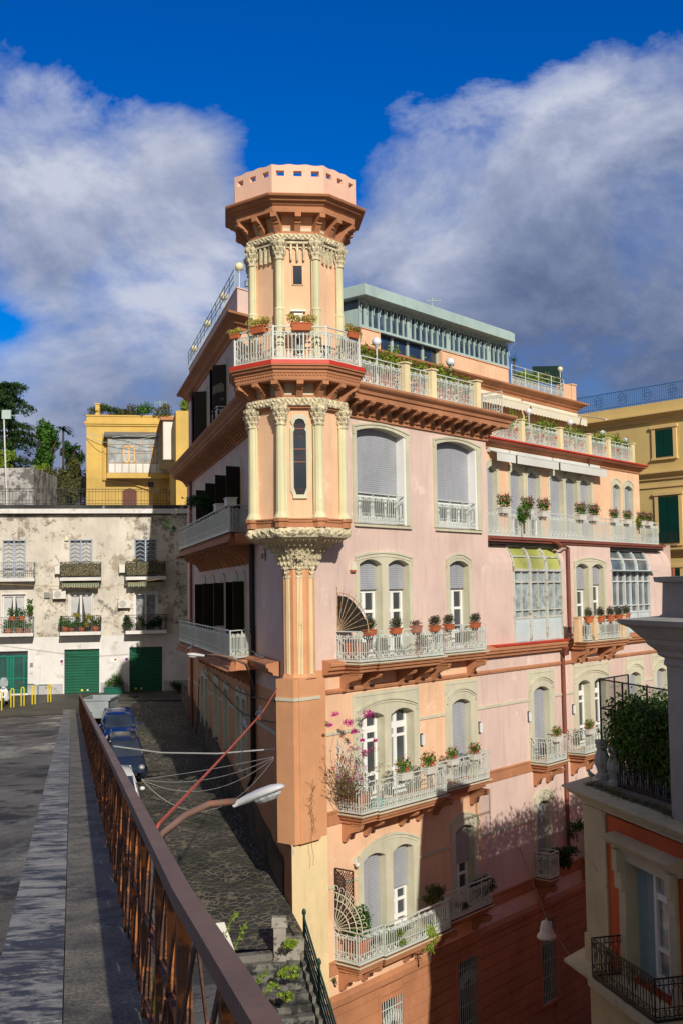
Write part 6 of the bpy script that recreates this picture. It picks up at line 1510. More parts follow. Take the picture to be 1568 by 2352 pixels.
for x, y, lab in ((550, 613, 'cream globe lamp on tall pole just left of the turret'), (515, 681, 'cream globe lamp behind the upper part of the sloping roof railing'), (478, 743, 'cream globe lamp behind the middle of the sloping roof railing'), (447, 801, 'cream globe lamp behind the low end of the sloping roof railing')):
    globe(onL(x, y, -.6), 12.0, gc_, lab, r=.2)
for x, y, lab in ((966, 1699, 'slim wall light right of the twin white windows'), (1099, 1671, 'slim wall light right of the closed single shutter'), (1212, 1646, 'slim wall light left of the third closed shutter'), (1314, 1629, 'slim wall light right of the brown downpipe')):
    p = P.at(x, y, 0); e = empty('wall_light', P.w(p[0], 0, p[1]), lab, 'wall light', 'slim wall lights'); MB().fbox(P, p[0]-.06, p[0]+.06, 0, .05, p[1]-.22, p[1]+.22).build('backplate', irond, e); MB().fbox(P, p[0]-.045, p[0]+.045, .05, .13, p[1]-.18, p[1]+.18).build('diffuser', gl_, e)
p = P.at(807, 1301, 0); e = empty('alarm_siren', P.w(p[0], 0, p[1]), 'beige alarm box on the pink wall left of the upper twin doors', 'alarm'); MB().fbox(P, p[0]-.13, p[0]+.13, 0, .12, p[1]-.12, p[1]+.14).build('casing', canvas, e); MB().fbox(P, p[0]-.11, p[0]+.11, 0, .11, p[1]-.19, p[1]-.12).build('base', terra, e)
p = P.at(812, 1985, 0); e = empty('security_camera', P.w(p[0], 0, p[1]), 'small white security camera left of the lowest twin shutters', 'camera'); c = P.w(p[0], .16, p[1]); MB().ell(c, (.09, .11, .09), 10, 6).build('dome', wpot, e); MB().fbox(P, p[0]-.07, p[0]+.07, 0, .1, p[1]+.02, p[1]+.2).build('mount', wpot, e)
f = face(1)
for x, lab in ((0.02, 'black floodlight on the turret balcony floor below the small white window'), (.58, 'black floodlight on the turret balcony behind the right column')):
    ff = face(1 if x < .5 else 2); xx = x if x < .5 else -.25; e = empty('floodlight', ff.w(xx, 1.55, 7.25), lab, 'floodlight'); MB().fbox(ff, xx-.13, xx+.13, 1.5, 1.58, 7.42, 7.68).build('housing', irond, e); MB().fbox(ff, xx-.09, xx+.09, 1.58, 1.59, 7.46, 7.64).build('lens', glassl, e); MB().tube([ff.w(xx, 1.52, 7.08), ff.w(xx, 1.52, 7.45)], .02, 5).build('stand', irond, e)
p = Vector(onL(572, 652, -.2)); e = empty('floodlight', p, 'small floodlight beside the turret column above the pink parapet', 'floodlight'); MB().box(p.x-.16, p.x+.16, p.y-.03, p.y+.03, p.z-.12, p.z+.12).build('housing', irond, e); MB().box(p.x-.12, p.x+.12, p.y-.04, p.y-.031, p.z-.09, p.z+.09).build('lens', glassl, e); MB().tube([p, p+Vector((0, 0, -.5))], .02, 5).build('stand', irond, e)
# street lamps
lampm = mat('weathered_white_lamp', (.56, .57, .60), rough=.4, var=.1, stain=(.3, .28, .25), sthr=.64, ssc=5)
lens = mat('cloudy_lamp_lens', (.42, .44, .46), rough=.15, var=.25, sc_=6, bump=.2, bs=30, spec=.7)
def cobra(a, b, w_, arm, armr, lab, polem):
    """street lamp head from neck a to nose b, with curved arm"""
    a, b = Vector(a), Vector(b); d = (b-a).normalized(); L = (b-a).length; s_ = d.cross(Vector((0, 0, 1))).normalized(); u = s_.cross(d)
    e = empty('street_lamp', arm[0], lab, 'street lamp')
    secs = [(0, .26, .30, -.28), (.12, .30, .34, -.34), (.32, .62, .52, -.38), (.55, .95, .62, -.35), (.78, 1.0, .60, -.30), (.93, .72, .42, -.22), (1.0, .3, .15, -.1)]
    m = MB(); rings = []
    for t, ww, hu, hd in secs:
        c = a+d*L*t; k_ = len(m.v); rings.append(k_)
        for j in range(12):
            q = 2*math.pi*j/12; y = math.cos(q)*w_*ww; z = math.sin(q); z = z*w_*(hu if z > 0 else -hd)*1.0
            m.v.append(tuple(c+s_*y+u*z))
    for i in range(len(secs)-1):
        for j in range(12): jj = (j+1) % 12; m.f.append([rings[i]+j, rings[i]+jj, rings[i+1]+jj, rings[i+1]+j])
    m.f.append([rings[0]+j for j in range(12)]); m.f.append([rings[-1]+j for j in range(12)]); m.build('lamp_head', lampm, e, smooth=True)
    m = MB(); c = a+d*L*.66-u*w_*.28; k_ = []
    for rr, zz in ((1, 0), (.92, -.25), (.6, -.52), (.25, -.6)):
        k_.append(len(m.v))
        for j in range(10): q = 2*math.pi*j/10; m.v.append(tuple(c+d*math.cos(q)*L*.27*rr+s_*math.sin(q)*w_*.78*rr+u*w_*zz))
    for i in range(3):
        for j in range(10): jj = (j+1) % 10; m.f.append([k_[i]+j, k_[i]+jj, k_[i+1]+jj, k_[i+1]+j])
    m.f.append([k_[3]+j for j in range(10)]); m.build('lamp_lens', lens, e)
    m = MB(); m.tube(arm, armr, 10); m.build('lamp_arm', polem, e, smooth=True)
    m = MB()
    for i in range(6): c = a+d*L*(.36+.022*i)+u*w_*.5; m.tube([c-s_*w_*.15, c+s_*w_*.15], .008, 4)
    m.build('vent_slots', irond, e)
cobra(PT(537, 1848, 14.2), PT(652, 1806, 13.9), .13, [PT(352, 2060, 13.2), PT(356, 1955, 13.2), PT(375, 1915, 13.4), PT(425, 1873, 13.7), PT(480, 1847, 14), PT(545, 1840, 14.2)], .044, 'near street lamp with grimy white head on a rusty brown curved arm', rustc)
ax = Lf.w(4.9, .3, 0)
cobra(onL(470, 1506, 2.1), onL(430, 1503, 2.7), .12, [Lf.w(4.7, .1, P.at(1,1)[1]*0+Lf.at(594, 1600, .2)[1]), Lf.w(4.7, .25, Lf.at(588, 1560, .3)[1]), onL(565, 1525, .8), onL(530, 1510, 1.3), onL(500, 1504, 1.7), onL(468, 1505, 2.1)], .045, 'far street lamp on the shaded side wall with a pigeon on its head', rustc)
c0_ = PT(1254, 2140, 35); e = empty('pendant_street_lamp', c0_, 'white bell-shaped street lamp hanging over the dark alley', 'pendant lamp')
MB().lathe(c0_.x, c0_.y, [(.02, c0_.z+.42), (.03, c0_.z+.34), (.16, c0_.z+.30), (.20, c0_.z+.1), (.22, c0_.z-.02), (.29, c0_.z-.1), (.31, c0_.z-.16), (.28, c0_.z-.2)], 16).build('bell', lampm, e, smooth=True)
m = MB(); m.tube([PT(1309, 2200, 31.6), PT(1285, 2160, 33.5), (c0_.x, c0_.y, c0_.z+.45), P.w(X(1190, 1960), .05, -10.4)], .012, 4); m.build('suspension_wire', irond, e)
# cables and wires
def wire(pts, r, m_, lab, cat='cable', name='cable', sag=0, n=10):
    q = []
    for (a, b) in zip(pts, pts[1:]):
        a, b = Vector(a), Vector(b)
        for i in range(n): t = i/n; q.append(a.lerp(b, t)-Vector((0, 0, sag*4*t*(1-t))))
    q.append(Vector(pts[-1])); return tag(MB().tube(q, r, 5).build(name, m_), lab, cat)
redcab = mat('red_twisted_cable', (.50, .10, .07), rough=.6)
wire([PT(330, 1950, 12.2), PT(365, 1893, 12.8), PT(600, 1640, 27), onP(636, 1582, .2)], .02, redcab, 'taut red cable rising from the railing to the corner pier, pigeons on it', sag=0.02)
wc = mat('white_cable', (.62, .62, .62), rough=.5)
wire([PT(262, 1714, 44), PT(373, 1729, 41), PT(500, 1731, 38), onL(634, 1720, .1)], .028, wc, 'thick white cable crossing the street behind the lamp', name='cable')
for i, (y1, yb, lab) in enumerate(((1738, 1768, 'thin white cable, straightest of four crossing to the corner wall'), (1740, 1790, 'thin white cable, second of four crossing to the corner wall'), (1742, 1815, 'thin white cable sagging deeper above the street'), (1745, 1862, 'lowest sagging white cable above the lamp arm'))):
    pts = []
    for t in [j/14 for j in range(15)]:
        x = 325+t*(628-325); y = (1-t)*1790+t*y1+4*t*(1-t)*(yb-(1790+y1)/2); pts.append(PT(x, y, 42+(34.8-42)*t))
    tag(MB().tube(pts, .009, 4).build('cable', wc), lab, 'cable', 'thin cables across the street')
wire([PT(-10, 1341, 60), PT(231, 1351, 60), PT(400, 1325, 60), onL(430, 1316, .1)], .014, mat('tan_cable', (.4, .26, .12)), 'tan overhead wire in front of the white house balconies', 'wire', 'wire')
for pts, lab in (([onL(470, 1545, .12), onL(520, 1600, .12), onL(560, 1640, .15), onL(636, 1660, .15)], 'black cable sagging along the shaded side wall near the corner'), ([onL(470, 1530, .15), onL(545, 1588, .15), onL(632, 1610, .15)], 'second black cable along the shaded side wall'), ([onL(458, 1560, .1), onL(456, 1620, .1), onL(450, 1700, .1)], 'thin black cable hanging down the far part of the side wall')):
    wire(pts, .022, black, lab, sag=.05)
for pts, lab in (([PT(200, 995, 77.5), PT(290, 1000, 77), PT(398, 985, 76)], 'loose grey cable across the top of the yellow house'), ([PT(201, 998, 77.5), PT(250, 1015, 76.9), PT(395, 990, 76)], 'second loose grey cable across the yellow house')):
    wire(pts, .02, pav, lab, sag=.2)
# ---- birds
def bird(p, size, ang, body, lab, kind, tail=1.0, wing=None, beak=(.5, .2, .05)):
    e = empty(kind, p, lab, kind, 'pigeons' if kind == 'pigeon' else None); q = size
    m = MB(); rings = []
    ax_ = [(-.62*tail, .02, .30, .03), (-.42, .07, .36, .06), (-.2, .16, .46, .15), (.02, .2, .55, .2), (.18, .17, .68, .17), (.27, .10, .82, .10), (.31, .09, .93, .095), (.38, .07, .97, .07), (.45, .02, .95, .02)]
    for x, w_, z, h in ax_:
        k_ = len(m.v); rings.append(k_)
        for j in range(8): t = 2*math.pi*j/8; m.v.append((x*q, w_*q*math.cos(t), z*q+h*q*math.sin(t)))
    for i in range(len(ax_)-1):
        for j in range(8): jj = (j+1) % 8; m.f.append([rings[i]+j, rings[i]+jj, rings[i+1]+jj, rings[i+1]+j])
    c, s_ = math.cos(ang), math.sin(ang)
    def place(mb): mb.v = [(p[0]+x*c-y*s_, p[1]+x*s_+y*c, p[2]+z) for x, y, z in mb.v]; return mb
    place(m).build('body', body, e, smooth=True)
    for sg_ in (-1, 1):
        w = MB(); w.octa((-.12*q, sg_*.18*q, .5*q), (.34*q, 0, .08*q), (.02*q, 0, .13*q), (0, .035*q, 0)); place(w).build('wing', wing or body, e)
        w = MB(); w.tube([(.02*q, sg_*.06*q, .4*q), (.03*q, sg_*.06*q, 0), (.12*q, sg_*.06*q, .0)], .018*q, 4); place(w).build('leg', mat('orange_leg', (.5, .15, .08)), e)
    w = MB(); w.tube([(.43*q, 0, .95*q), (.54*q, 0, .92*q)], .03*q, 5, r2=.008*q); place(w).build('beak', mat('beak', (.3, .2, .08)), e)
pg = mat('grey_pigeon', (.05, .055, .075), var=.35, sc_=14, bump=0); pgw = mat('pigeon_wing', (.12, .125, .15), var=.5, sc_=20, bump=0)
bird(PT(596, 1654, 26.8), .34, rad(80), pg, 'dark pigeon perched higher on the red cable', 'pigeon', wing=pgw)
bird(PT(563, 1684, 24.3), .32, rad(110), pg, 'pigeon perched lower on the red cable', 'pigeon', wing=pgw)
bird(onL(438, 1498, 2.6), .3, rad(10), pg, 'pigeon standing on the far street lamp head', 'pigeon', wing=pgw)
bird(Lf.w(3.3, .3, -2.36), .32, rad(200), pg, 'pigeon sitting on the ledge, nearer the balcony', 'pigeon', wing=pgw)
bird(Lf.w(2.5, .3, -2.36), .32, rad(160), pg, 'pigeon sitting on the ledge, nearer the corner pier', 'pigeon', wing=pgw)
gp_ = ray(1356, 1796); gp_ = gp_*(zc/gp_.z); bird((gp_.x, gp_.y, zc+.02), .36, rad(230), mat('seagull_white', (.62, .62, .62), bump=0), 'white and grey seagull standing on the cornice edge of the red house', 'seagull', tail=.8, wing=mat('seagull_grey', (.42, .44, .47), bump=0))
# ---- trees beyond
def treeb(px, y0, y1, w_, Y, n, size, m_, lab, cat='tree', name='tree', k_=9, grp='trees beyond the white house'):
    a, b = PT(px, y0, Y), PT(px, y1, Y); r_ = (w_*Y/2500/2, w_*Y/2500/2*.8, (a.z-b.z)/2); c = (a.x, Y, (a.z+b.z)/2)
    e = empty(name, (a.x, Y, b.z-3), lab, cat, grp); bl_3 = []
    for i in range(k_*2):
        t = R.uniform(0, 6.28); q = R.uniform(.15, .75); zz = R.uniform(-.8, .8); q *= math.sqrt(1-zz*zz*.85)
        bl_3.append(((c[0]+r_[0]*q*math.cos(t), c[1]+r_[1]*q*math.sin(t), c[2]+r_[2]*zz*.85), tuple(x*R.uniform(.2, .36) for x in r_)))
    MB().leaves(bl_3, n, size, shell=.35).build('crown', m_, e)
    m = MB(); m.tube([(c[0], c[1], b.z-4), (c[0]+.1, c[1], c[2]-r_[2]*.3), (c[0], c[1], c[2]+r_[2]*.5)], r_[0]*.09, 7, r2=r_[0]*.03)
    for i in range(7): t = R.uniform(0, 6.28); m.tube([(c[0], c[1], c[2]-r_[2]*R.uniform(.1, .6)), (c[0]+r_[0]*.6*math.cos(t), c[1]+r_[1]*.6*math.sin(t), c[2]+r_[2]*R.uniform(-.1, .6))], r_[0]*.03, 5)
    m.build('trunk', bark, e); return e
# araucaria with tiered tufted branches
c = PT(22, 1100, 104); top = PT(22, 884, 104).z; e = empty('monkey_puzzle_tree', (c.x, 104, c.z-3), 'tall dark conifer with drooping tufted branches at the far left', 'conifer', 'trees beyond the white house')
m = MB(); m.tube([(c.x, 104, c.z-4), (c.x, 104, top-.5)], .32, 8, r2=.08); lf = MB()
for i in range(13):
    z = c.z+1.0+(top-c.z-1.2)*i/12; Lr = (2.9 if i < 10 else 2.0)*(.8+.3*R.random())*(1-.25*(i/12)**3)
    for j in range(9):
        t = R.uniform(0, 6.28); p = Vector((c.x, 104, z)); pts = [p.copy()]; d = Vector((math.cos(t), math.sin(t), .25))
        for q in range(5): p = p+d*Lr/5; d.z -= .17; pts.append(p.copy())
        m.tube(pts, .05, 4, r2=.02)
        for q in pts[1:]: lf.leaves([((q.x, q.y, q.z), (.42, .42, .36))], 34, .13)
m.build('trunk', bark, e); lf.build('crown', grnd, e)
treeb(106, 960, 1100, 92, 96, 5200, .17, grn, 'rounded bright green tree between the conifer and the yellow house')
treeb(168, 1005, 1085, 75, 118, 1800, .18, grnd, 'dark pine behind the rounded tree')
treeb(140, 1040, 1200, 150, 88, 9000, .13, grno, 'olive-brown evergreen bush left of the yellow house', 'bush', 'evergreen_bush', k_=12)
treeb(78, 1042, 1190, 110, 92, 5000, .13, grny, 'bright green bush behind the grey wall block', 'bush', 'green_bush')
treeb(8, 1030, 1085, 70, 90, 1600, .13, grny, 'yellow-green bush at the far left above the grey block', 'bush', 'green_bush')
treeb(182, 1055, 1200, 60, 84, 3200, .12, grno, 'dense dark bush right beside the yellow house wall', 'bush', 'evergreen_bush')
pc = PT(146, 990, 97); e = empty('palm_tree', (pc.x, 97, 6), 'small palm crown poking out right of the rounded tree', 'palm', 'trees beyond the white house'); m = MB(); lf = MB()
m.tube([(pc.x, 97, 6), (pc.x, 97, pc.z)], .09, 6); m.build('trunk', bark, e)
for i in range(34):
    t = i*2.4; d = Vector((math.cos(t), math.sin(t), R.uniform(.1, 1.6))).normalized(); p = pc.copy()
    for q in range(5): n_ = p+d*.25; s_ = (d+Vector((.01, 0, 0))).cross(Vector((0, 0, 1))).normalized()*.07; lf.poly([p-s_, p+s_, n_+s_*.7, n_-s_*.7]); p = n_; d.z -= .3
lf.build('fronds', grnd, e)
for i, (x, w_, lab) in enumerate(((222, 42, 'leftmost shrub on the yellow house roof, beside the small chimney'), (258, 48, 'second olive-green shrub on the yellow house roof'), (296, 48, 'middle shrub on the yellow house roof'), (334, 46, 'fourth shrub on the yellow house roof'), (372, 46, 'sparse shrub near the aerial on the yellow house roof'))):
    a = PT(x, 945, 79); shrub((a.x, 79, a.z), (w_*79/5000*1.25, .8, .62), 750, .085, grno if i % 2 == 0 else grn, lab, grp='shrubs on the yellow house roof', k_=8, stem=a.z-.8)
a = PT(424, 925, 72); shrub((a.x, 72, a.z-.2), (.55, .5, 1.0), 800, .09, grny, 'feathery yellow-green bamboo clump between the yellow house and the pink building', 'bamboo', 'bamboo_clump')
a = PT(225, 945, 78.5); tag(MB().box(a.x-.15, a.x+.15, 78.4, 78.7, a.z-.7, a.z+.5).box(a.x-.2, a.x+.2, 78.35, 78.75, a.z+.5, a.z+.58).build('chimney_pot', yel), 'small ochre chimney at the left of the yellow house roof', 'chimney')
def yagi(x, y, Y, h, lab):
    p = PT(x, y, Y); e = empty('tv_antenna', (p.x, p.y, p.z-h), lab, 'antenna', 'television antennas'); MB().tube([(p.x, p.y, p.z-h), p], .025, 5).build('mast', pav, e); m = MB()
    m.tube([p+Vector((-.4, 0, -.15)), p+Vector((.5, 0, -.15))], .015, 4)
    for i in range(7): m.tube([p+Vector((-.4+.15*i, -.25, -.15)), p+Vector((-.4+.15*i, .25, -.15))], .01, 3).tube([p+Vector((-.4+.15*i, 0, -.35)), p+Vector((-.4+.15*i, 0, .05))], .01, 3)
    m.build('elements', pav, e)
yagi(368, 920, 79, 1.1, 'thin aerial above the yellow house roof'); q_ = onP(992, 690, AO-3); yagi(992, 684, q_[1], 1.3, 'television aerial above the long roof pavilion')
# roof garden on the attic
shrub(onP(1225, 868, AO-1), (1.5, .5, .5), 1300, .08, grny, 'yellow-green hedge on the attic roof behind the railing', 'hedge', 'roof_hedge', k_=10)
a, b = Vector(onP(1222, 870, AO-1.6)), Vector(onP(1288, 886, AO-1.6)); m = MB()
m.hexa([a, b, b+Vector((0, 0, 1.25)), a+Vector((0, 0, .75))], [a+Vector((.05, .1, 0)), b+Vector((.05, .1, 0)), b+Vector((.05, .1, 1.25)), a+Vector((.05, .1, .75))]); tag(m.build('windbreak_screen', mat('dark_green_netting', (.006, .028, .02), var=.2)), 'dark green windbreak netting on the attic roof', 'screen')
p = Vector(onP(1180, 828, AO-.9)); e = empty('yucca', (p.x, p.y, 10.98), 'small spiky yucca on the attic roof beside the pavilion', 'plant'); MB().tube([(p.x, p.y, 10.98), p], .05, 6).build('trunk', bark, e); lf = MB()
for i in range(46): d = Vector((R.gauss(0, 1), R.gauss(0, 1), R.gauss(.25, .7))).normalized(); s_ = d.cross(Vector((.3, .2, 1))).normalized()*.025; lf.poly([p-s_, p+s_, p+d*.5*R.uniform(.7, 1.1)])
lf.build('leaves', grn, e)
shrub(onP(1385, 1030, RO-1.2), (1.3, .6, .8), 2200, .09, grny, 'leafy bush in the pergola corner of the set-back terrace', 'bush', 'leafy_bush', k_=10)
# ---- plants on the white house balconies
G9 = 'plants on the white house balconies'
Wp = trough(.34, .3, .24, terra, grn, .5, .55, 260, .06, 'a', G9, round_=True); 
for x, y, z_, sc2, lab in ((30, 1415, zbl+.78, 1, 'terracotta trough with green plant on the rail of the left lower balcony'), (52, 1415, zbl+.78, 1, 'terracotta trough on the left lower balcony rail, next to the tall rubber plant'), (20, 1450, zbl, 1.1, 'pot on the floor of the left lower balcony'), (45, 1450, zbl, 1.2, 'leafy pot on the floor of the left lower balcony, second from left'), (64, 1450, zbl, 1.0, 'terracotta pot at the right end of the left lower balcony floor'),
    (150, 1450, zbl, 1.3, 'tall green potted plant at the left end of the middle lower balcony'), (165, 1450, zbl, 1.0, 'small terracotta pot beside the tall plant on the middle lower balcony'), (188, 1450, zbl, 1.1, 'dense green pot in the middle of the middle lower balcony'), (220, 1450, zbl, 1.3, 'terracotta trough at the right end of the middle lower balcony')):
    put(Wp, Wf.w(WX(x, y, .7), .72 if z_ == zbl else .92, z_), angW, sc2, lab)
shrub(onW(178, 1412, .95), (.35, .2, .22), 240, .06, succ, 'orange-yellow plant on the middle lower balcony rail', 'plant', 'rail_plant')
shrub(onW(204, 1428, 1.0), (.24, .15, .55), 420, .06, succ, 'long pale trailing plant over the middle lower balcony railing', 'trailing plant', 'trailing_plant')
shrub(onW(70, 1392, .7), (.22, .2, .62), 170, .1, grn, 'tall rubber plant at the right end of the left lower balcony', 'plant', 'rubber_plant')
for x, lab in ((300, 'shaded leafy plant at the left end of the right lower balcony'), (322, 'shaded plant, second on the right lower balcony'), (345, 'shaded plant, third on the right lower balcony'), (368, 'shaded bushy plant at the right end of the right lower balcony')):
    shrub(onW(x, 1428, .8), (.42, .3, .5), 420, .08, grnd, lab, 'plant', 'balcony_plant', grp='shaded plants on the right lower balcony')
for x, lab in ((313, 'small orange-green plant on the shaded upper balcony rail, left one'), (358, 'small orange-green plant on the shaded upper balcony rail, right one')): shrub(onW(x, 1287, 1.0), (.24, .15, .13), 150, .05, succ, lab, 'plant', 'rail_plant')
# ---- side balcony plants
shrub(onL(470, 1160, .7), (.9, 1.0, .5), 1300, .07, grnd, 'dark bush on the shaded upper side balcony below the fan screen')
for x, lab in ((500, 'white planter box on the shaded upper side balcony, left one'), (538, 'white planter box on the shaded upper side balcony at its near corner')):
    a = Lf.at(x, 1147, 1.1 if x < 520 else .9); tag(MB().fbox(Lf, a[0]-.3, a[0]+.3, .85, 1.2, S4+.95, S4+1.2).fbox(Lf, a[0]-.33, a[0]+.33, .82, 1.23, S4+1.2, S4+1.24).build('planter_box', wpot), lab, 'planter')
c = Vector(onL(405, 1215, 1.1)); e = empty('prickly_pear', c, 'prickly pear sprig sticking out of the upper side balcony corner', 'cactus'); m = MB()
for x, y, z, q in ((-.1, 0, 0, .12), (-.3, 0, .12, .12), (-.3, 0, .34, .11), (-.32, 0, .52, .08), (-.5, 0, .2, .1), (-.66, 0, .32, .08)): m.ell((c.x+x, c.y+y, c.z+z), (q*.8, .03, q*1.25), 8, 5)
m.build('pads', grnd, e)
# ---- forecourt things
ym = mat('yellow_bollard_paint', (.75, .58, .01), rough=.4); gm_ = mat('green_tube_paint', (.01, .11, .08), rough=.4)
for x, y, lab in ((1, 1632, 'yellow hoop bollard cut by the left edge'), (29, 1624.5, 'yellow hoop bollard just right of the scooter'), (52.5, 1621, 'yellow hoop bollard, third from the left'), (78, 1617.5, 'yellow hoop bollard, fourth from the left'), (114, 1612.5, 'yellow hoop bollard set apart at the right end')):
    d = ray(x, y); kk = ZF/d.z; p = d*kk; h = 1.0; u = Vector((.25, .97, 0)).normalized()*.0+Vector((.075, .02, 0))
    pts = [p-u, p-u+Vector((0, 0, h-.08))]+[p+Vector((0, 0, h-.08))-u*math.cos(t)+Vector((0, 0, .08*math.sin(t))) for t in (.5, 1.05, 1.57, 2.1, 2.6)]+[p+u+Vector((0, 0, h-.08)), p+u]
    tag(MB().tube(pts, .032, 7).build('hoop_bollard', ym, smooth=False), lab, 'bollard', 'yellow hoop bollards')
for (x0, x1, y, lab) in ((51, 81, 1603, 'green tubular barrier in front of the entrance door'), (88, 118, 1605, 'green tubular barrier behind the last yellow bollard'), (127, 130, 1592, 'green tubular barrier seen end-on beside the garage')):
    d = ray(x0, y); a = d*(ZF/d.z); d = ray(x1, y); b = d*(ZF/d.z); 
    if x1-x0 < 5: b = a+Vector((-.2, 1.6, 0))
    tag(MB().tube([a, a+Vector((0, 0, .72)), a.lerp(b, .08)+Vector((0, 0, .8)), a.lerp(b, .92)+Vector((0, 0, .8)), b+Vector((0, 0, .72)), b], .028, 6).build('tubular_barrier', gm_), lab, 'barrier', 'green tubular barriers')
c = onW(263, 1584, .9); e = empty('planter_bush', (c[0], c[1], ZF), 'round dark bush in a green box between the two garage doors', 'bush'); MB().box(c[0]-.55, c[0]+.55, c[1]-.3, c[1]+.3, ZF, ZF+.36).box(c[0]-.58, c[0]+.58, c[1]-.33, c[1]+.33, ZF+.34, ZF+.4).build('planter_box', gm_, e)
MB().leaves([((c[0]+.12, c[1], ZF+.82), (.42, .36, .42)), ((c[0]-.35, c[1], ZF+.62), (.26, .26, .3)), ((c[0]+.35, c[1], ZF+.6), (.26, .26, .25))], 1700, .045).build('foliage', grn, e)
shrub(onW(412, 1575, 2.0), (.7, .5, .6), 500, .07, grnd, 'dark shrub in deep shade at the far foot of the side wall')
# ---- vehicles
tyre = mat('tyre_rubber', (.02, .02, .02), rough=.8); rimm = mat('alloy_rim', (.35, .36, .38), rough=.3, metal=.8, bump=0); chrome = mat('headlamp_chrome', (.7, .72, .75), rough=.1, metal=.6, bump=0)
def car(loc, ang, paint, lab, Lc=3.9, wc_=.84, hc=1.5, tilt=0.0, rails=False):
    e = empty('parked_car', (0, 0, 0), lab, 'car', 'cars parked along the retaining wall'); pm = paint
    # side outline stations x(front +), half width, z sill, z shoulder
    st_ = [(Lc/2, .60, .34, .52), (Lc/2-.08, .74, .26, .66), (Lc/2-.35, .82, .20, .80), (Lc/2-1.0, .84, .18, .95), (.2, .84, .18, 1.0), (-Lc/2+.9, .84, .18, 1.0), (-Lc/2+.25, .80, .22, .98), (-Lc/2, .70, .34, .80)]
    m = MB(); rg = []
    for x, w_, z0_, z1_ in st_:
        w_ *= wc_/.84; k_ = len(m.v); rg.append(k_)
        for y, z in ((-w_*.85, z0_), (-w_, z0_+.15), (-w_, z0_+(z1_-z0_)*.6), (-w_*.93, z1_-.05), (-w_*.72, z1_), (0, z1_+.03), (w_*.72, z1_), (w_*.93, z1_-.05), (w_, z0_+(z1_-z0_)*.6), (w_, z0_+.15), (w_*.85, z0_)): m.v.append((x, y, z))
    for i in range(len(st_)-1):
        for j in range(11): jj = (j+1) % 11; m.f.append([rg[i]+j, rg[i]+jj, rg[i+1]+jj, rg[i+1]+j])
    m.f.append([rg[0]+j for j in range(11)]); m.f.append([rg[-1]+j for j in range(11)]); m.build('body', pm, e, smooth=True)
    xs = [(Lc/2-1.05, .97), (Lc/2-1.75, hc-.03), (-.6, hc), (-Lc/2+.55, hc-.05), (-Lc/2+.15, 1.0)]
    def sect(x, z, f): w_ = wc_*(.92 if z < 1.1 else .74); return w_
    m = MB(); (xa, za), (xb, zb_), (xc, zc_), (xd, zd), (xe, ze) = xs; wl, wt = wc_*.9, wc_*.70
    for y in (-1, 1): m.poly([(xa-.12, y*wl, za), (xb-.05, y*wt, zb_-.06), (xc, y*wt, zc_-.07), (xd, y*wt, zd-.06), (xe+.1, y*wl, ze)])
    m.build('side_windows', glass, e)
    m = MB(); m.poly([(xa, -wl*.9, za), (xa, wl*.9, za), (xb, wt*.95, zb_-.03), (xb, -wt*.95, zb_-.03)]); m.build('windscreen', glass, e)
    m = MB(); m.poly([(xe, -wl*.9, ze), (xe, wl*.9, ze), (xd, wt*.95, zd-.03), (xd, -wt*.95, zd-.03)]); m.build('rear_window', glass, e)
    m = MB(); rows = [(xb+.04, zb_-.06, .9), (xb-.12, zb_, 1), (xc, zc_+.02, 1), (xd+.1, zd+.02, 1), (xd-.04, zd-.05, .9)]; rg = []
    for x, z, q in rows:
        k_ = len(m.v); rg.append(k_)
        for y, dz in ((-1, -.06), (-.86, -.01), (-.4, .02), (.4, .02), (.86, -.01), (1, -.06)): m.v.append((x, y*wt*1.04*q, z+dz))
    for i in range(4):
        for j in range(5): m.f.append([rg[i]+j, rg[i]+j+1, rg[i+1]+j+1, rg[i+1]+j])
    for y in (-1, 1):
        for p0, p1 in (((xa, y*wl*.93, za), (xb, y*wt, zb_-.03)), ((xe, y*wl*.93, ze), (xd, y*wt, zd-.04)), ((-.3, y*(wl+.01), 1.0), (-.3, y*wt*1.01, hc-.06))): m.tube([p0, p1], .035, 5)
    m.build('roof', pm, e, smooth=True)
    if rails:
        for y in (-1, 1): MB().tube([(xb-.1, y*wt*.92, hc+.02), (xb-.2, y*wt*.92, hc+.08), (xd, y*wt*.92, hc+.08), (xd-.05, y*wt*.92, hc+.0)], .02, 5).build('roof_rail', rimm, e)
    for y in (-1, 1):
        MB().ell((Lc/2-.20, y*wc_*.72, .70), (.16, .14, .11), 10, 6).build('headlight', chrome, e, smooth=True)
        MB().ell((xa-.35, y*(wc_+.1), 1.02), (.07, .11, .08), 8, 5).build('wing_mirror', irond if rails else pm, e, smooth=True)
        for x in (Lc/2-.72, -Lc/2+.65):
            w = MB(); k_ = []
            for rr, yy in ((.20, .10), (.29, .10), (.31, .06), (.31, -.06), (.29, -.10)):
                k_.append(len(w.v)); 
                for j in range(16): t = 2*math.pi*j/16; w.v.append((x+rr*math.cos(t), y*(wc_-.06+yy), .31+rr*math.sin(t)))
            for i in range(4):
                for j in range(16): jj = (j+1) % 16; w.f.append([k_[i]+j, k_[i]+jj, k_[i+1]+jj, k_[i+1]+j])
            wh = w.build('wheel', tyre, e); w = MB(); w.poly([(x+.2*math.cos(2*math.pi*j/16), y*(wc_+.035), .31+.2*math.sin(2*math.pi*j/16)) for j in range(16)]); w.build('rim', rimm, wh)
    MB().box(Lc/2-.02, Lc/2+.03, -.4, .4, .40, .52).build('grille', irond, e); MB().box(Lc/2+.03, Lc/2+.045, -.26, .26, .30, .40).build('number_plate', white, e)
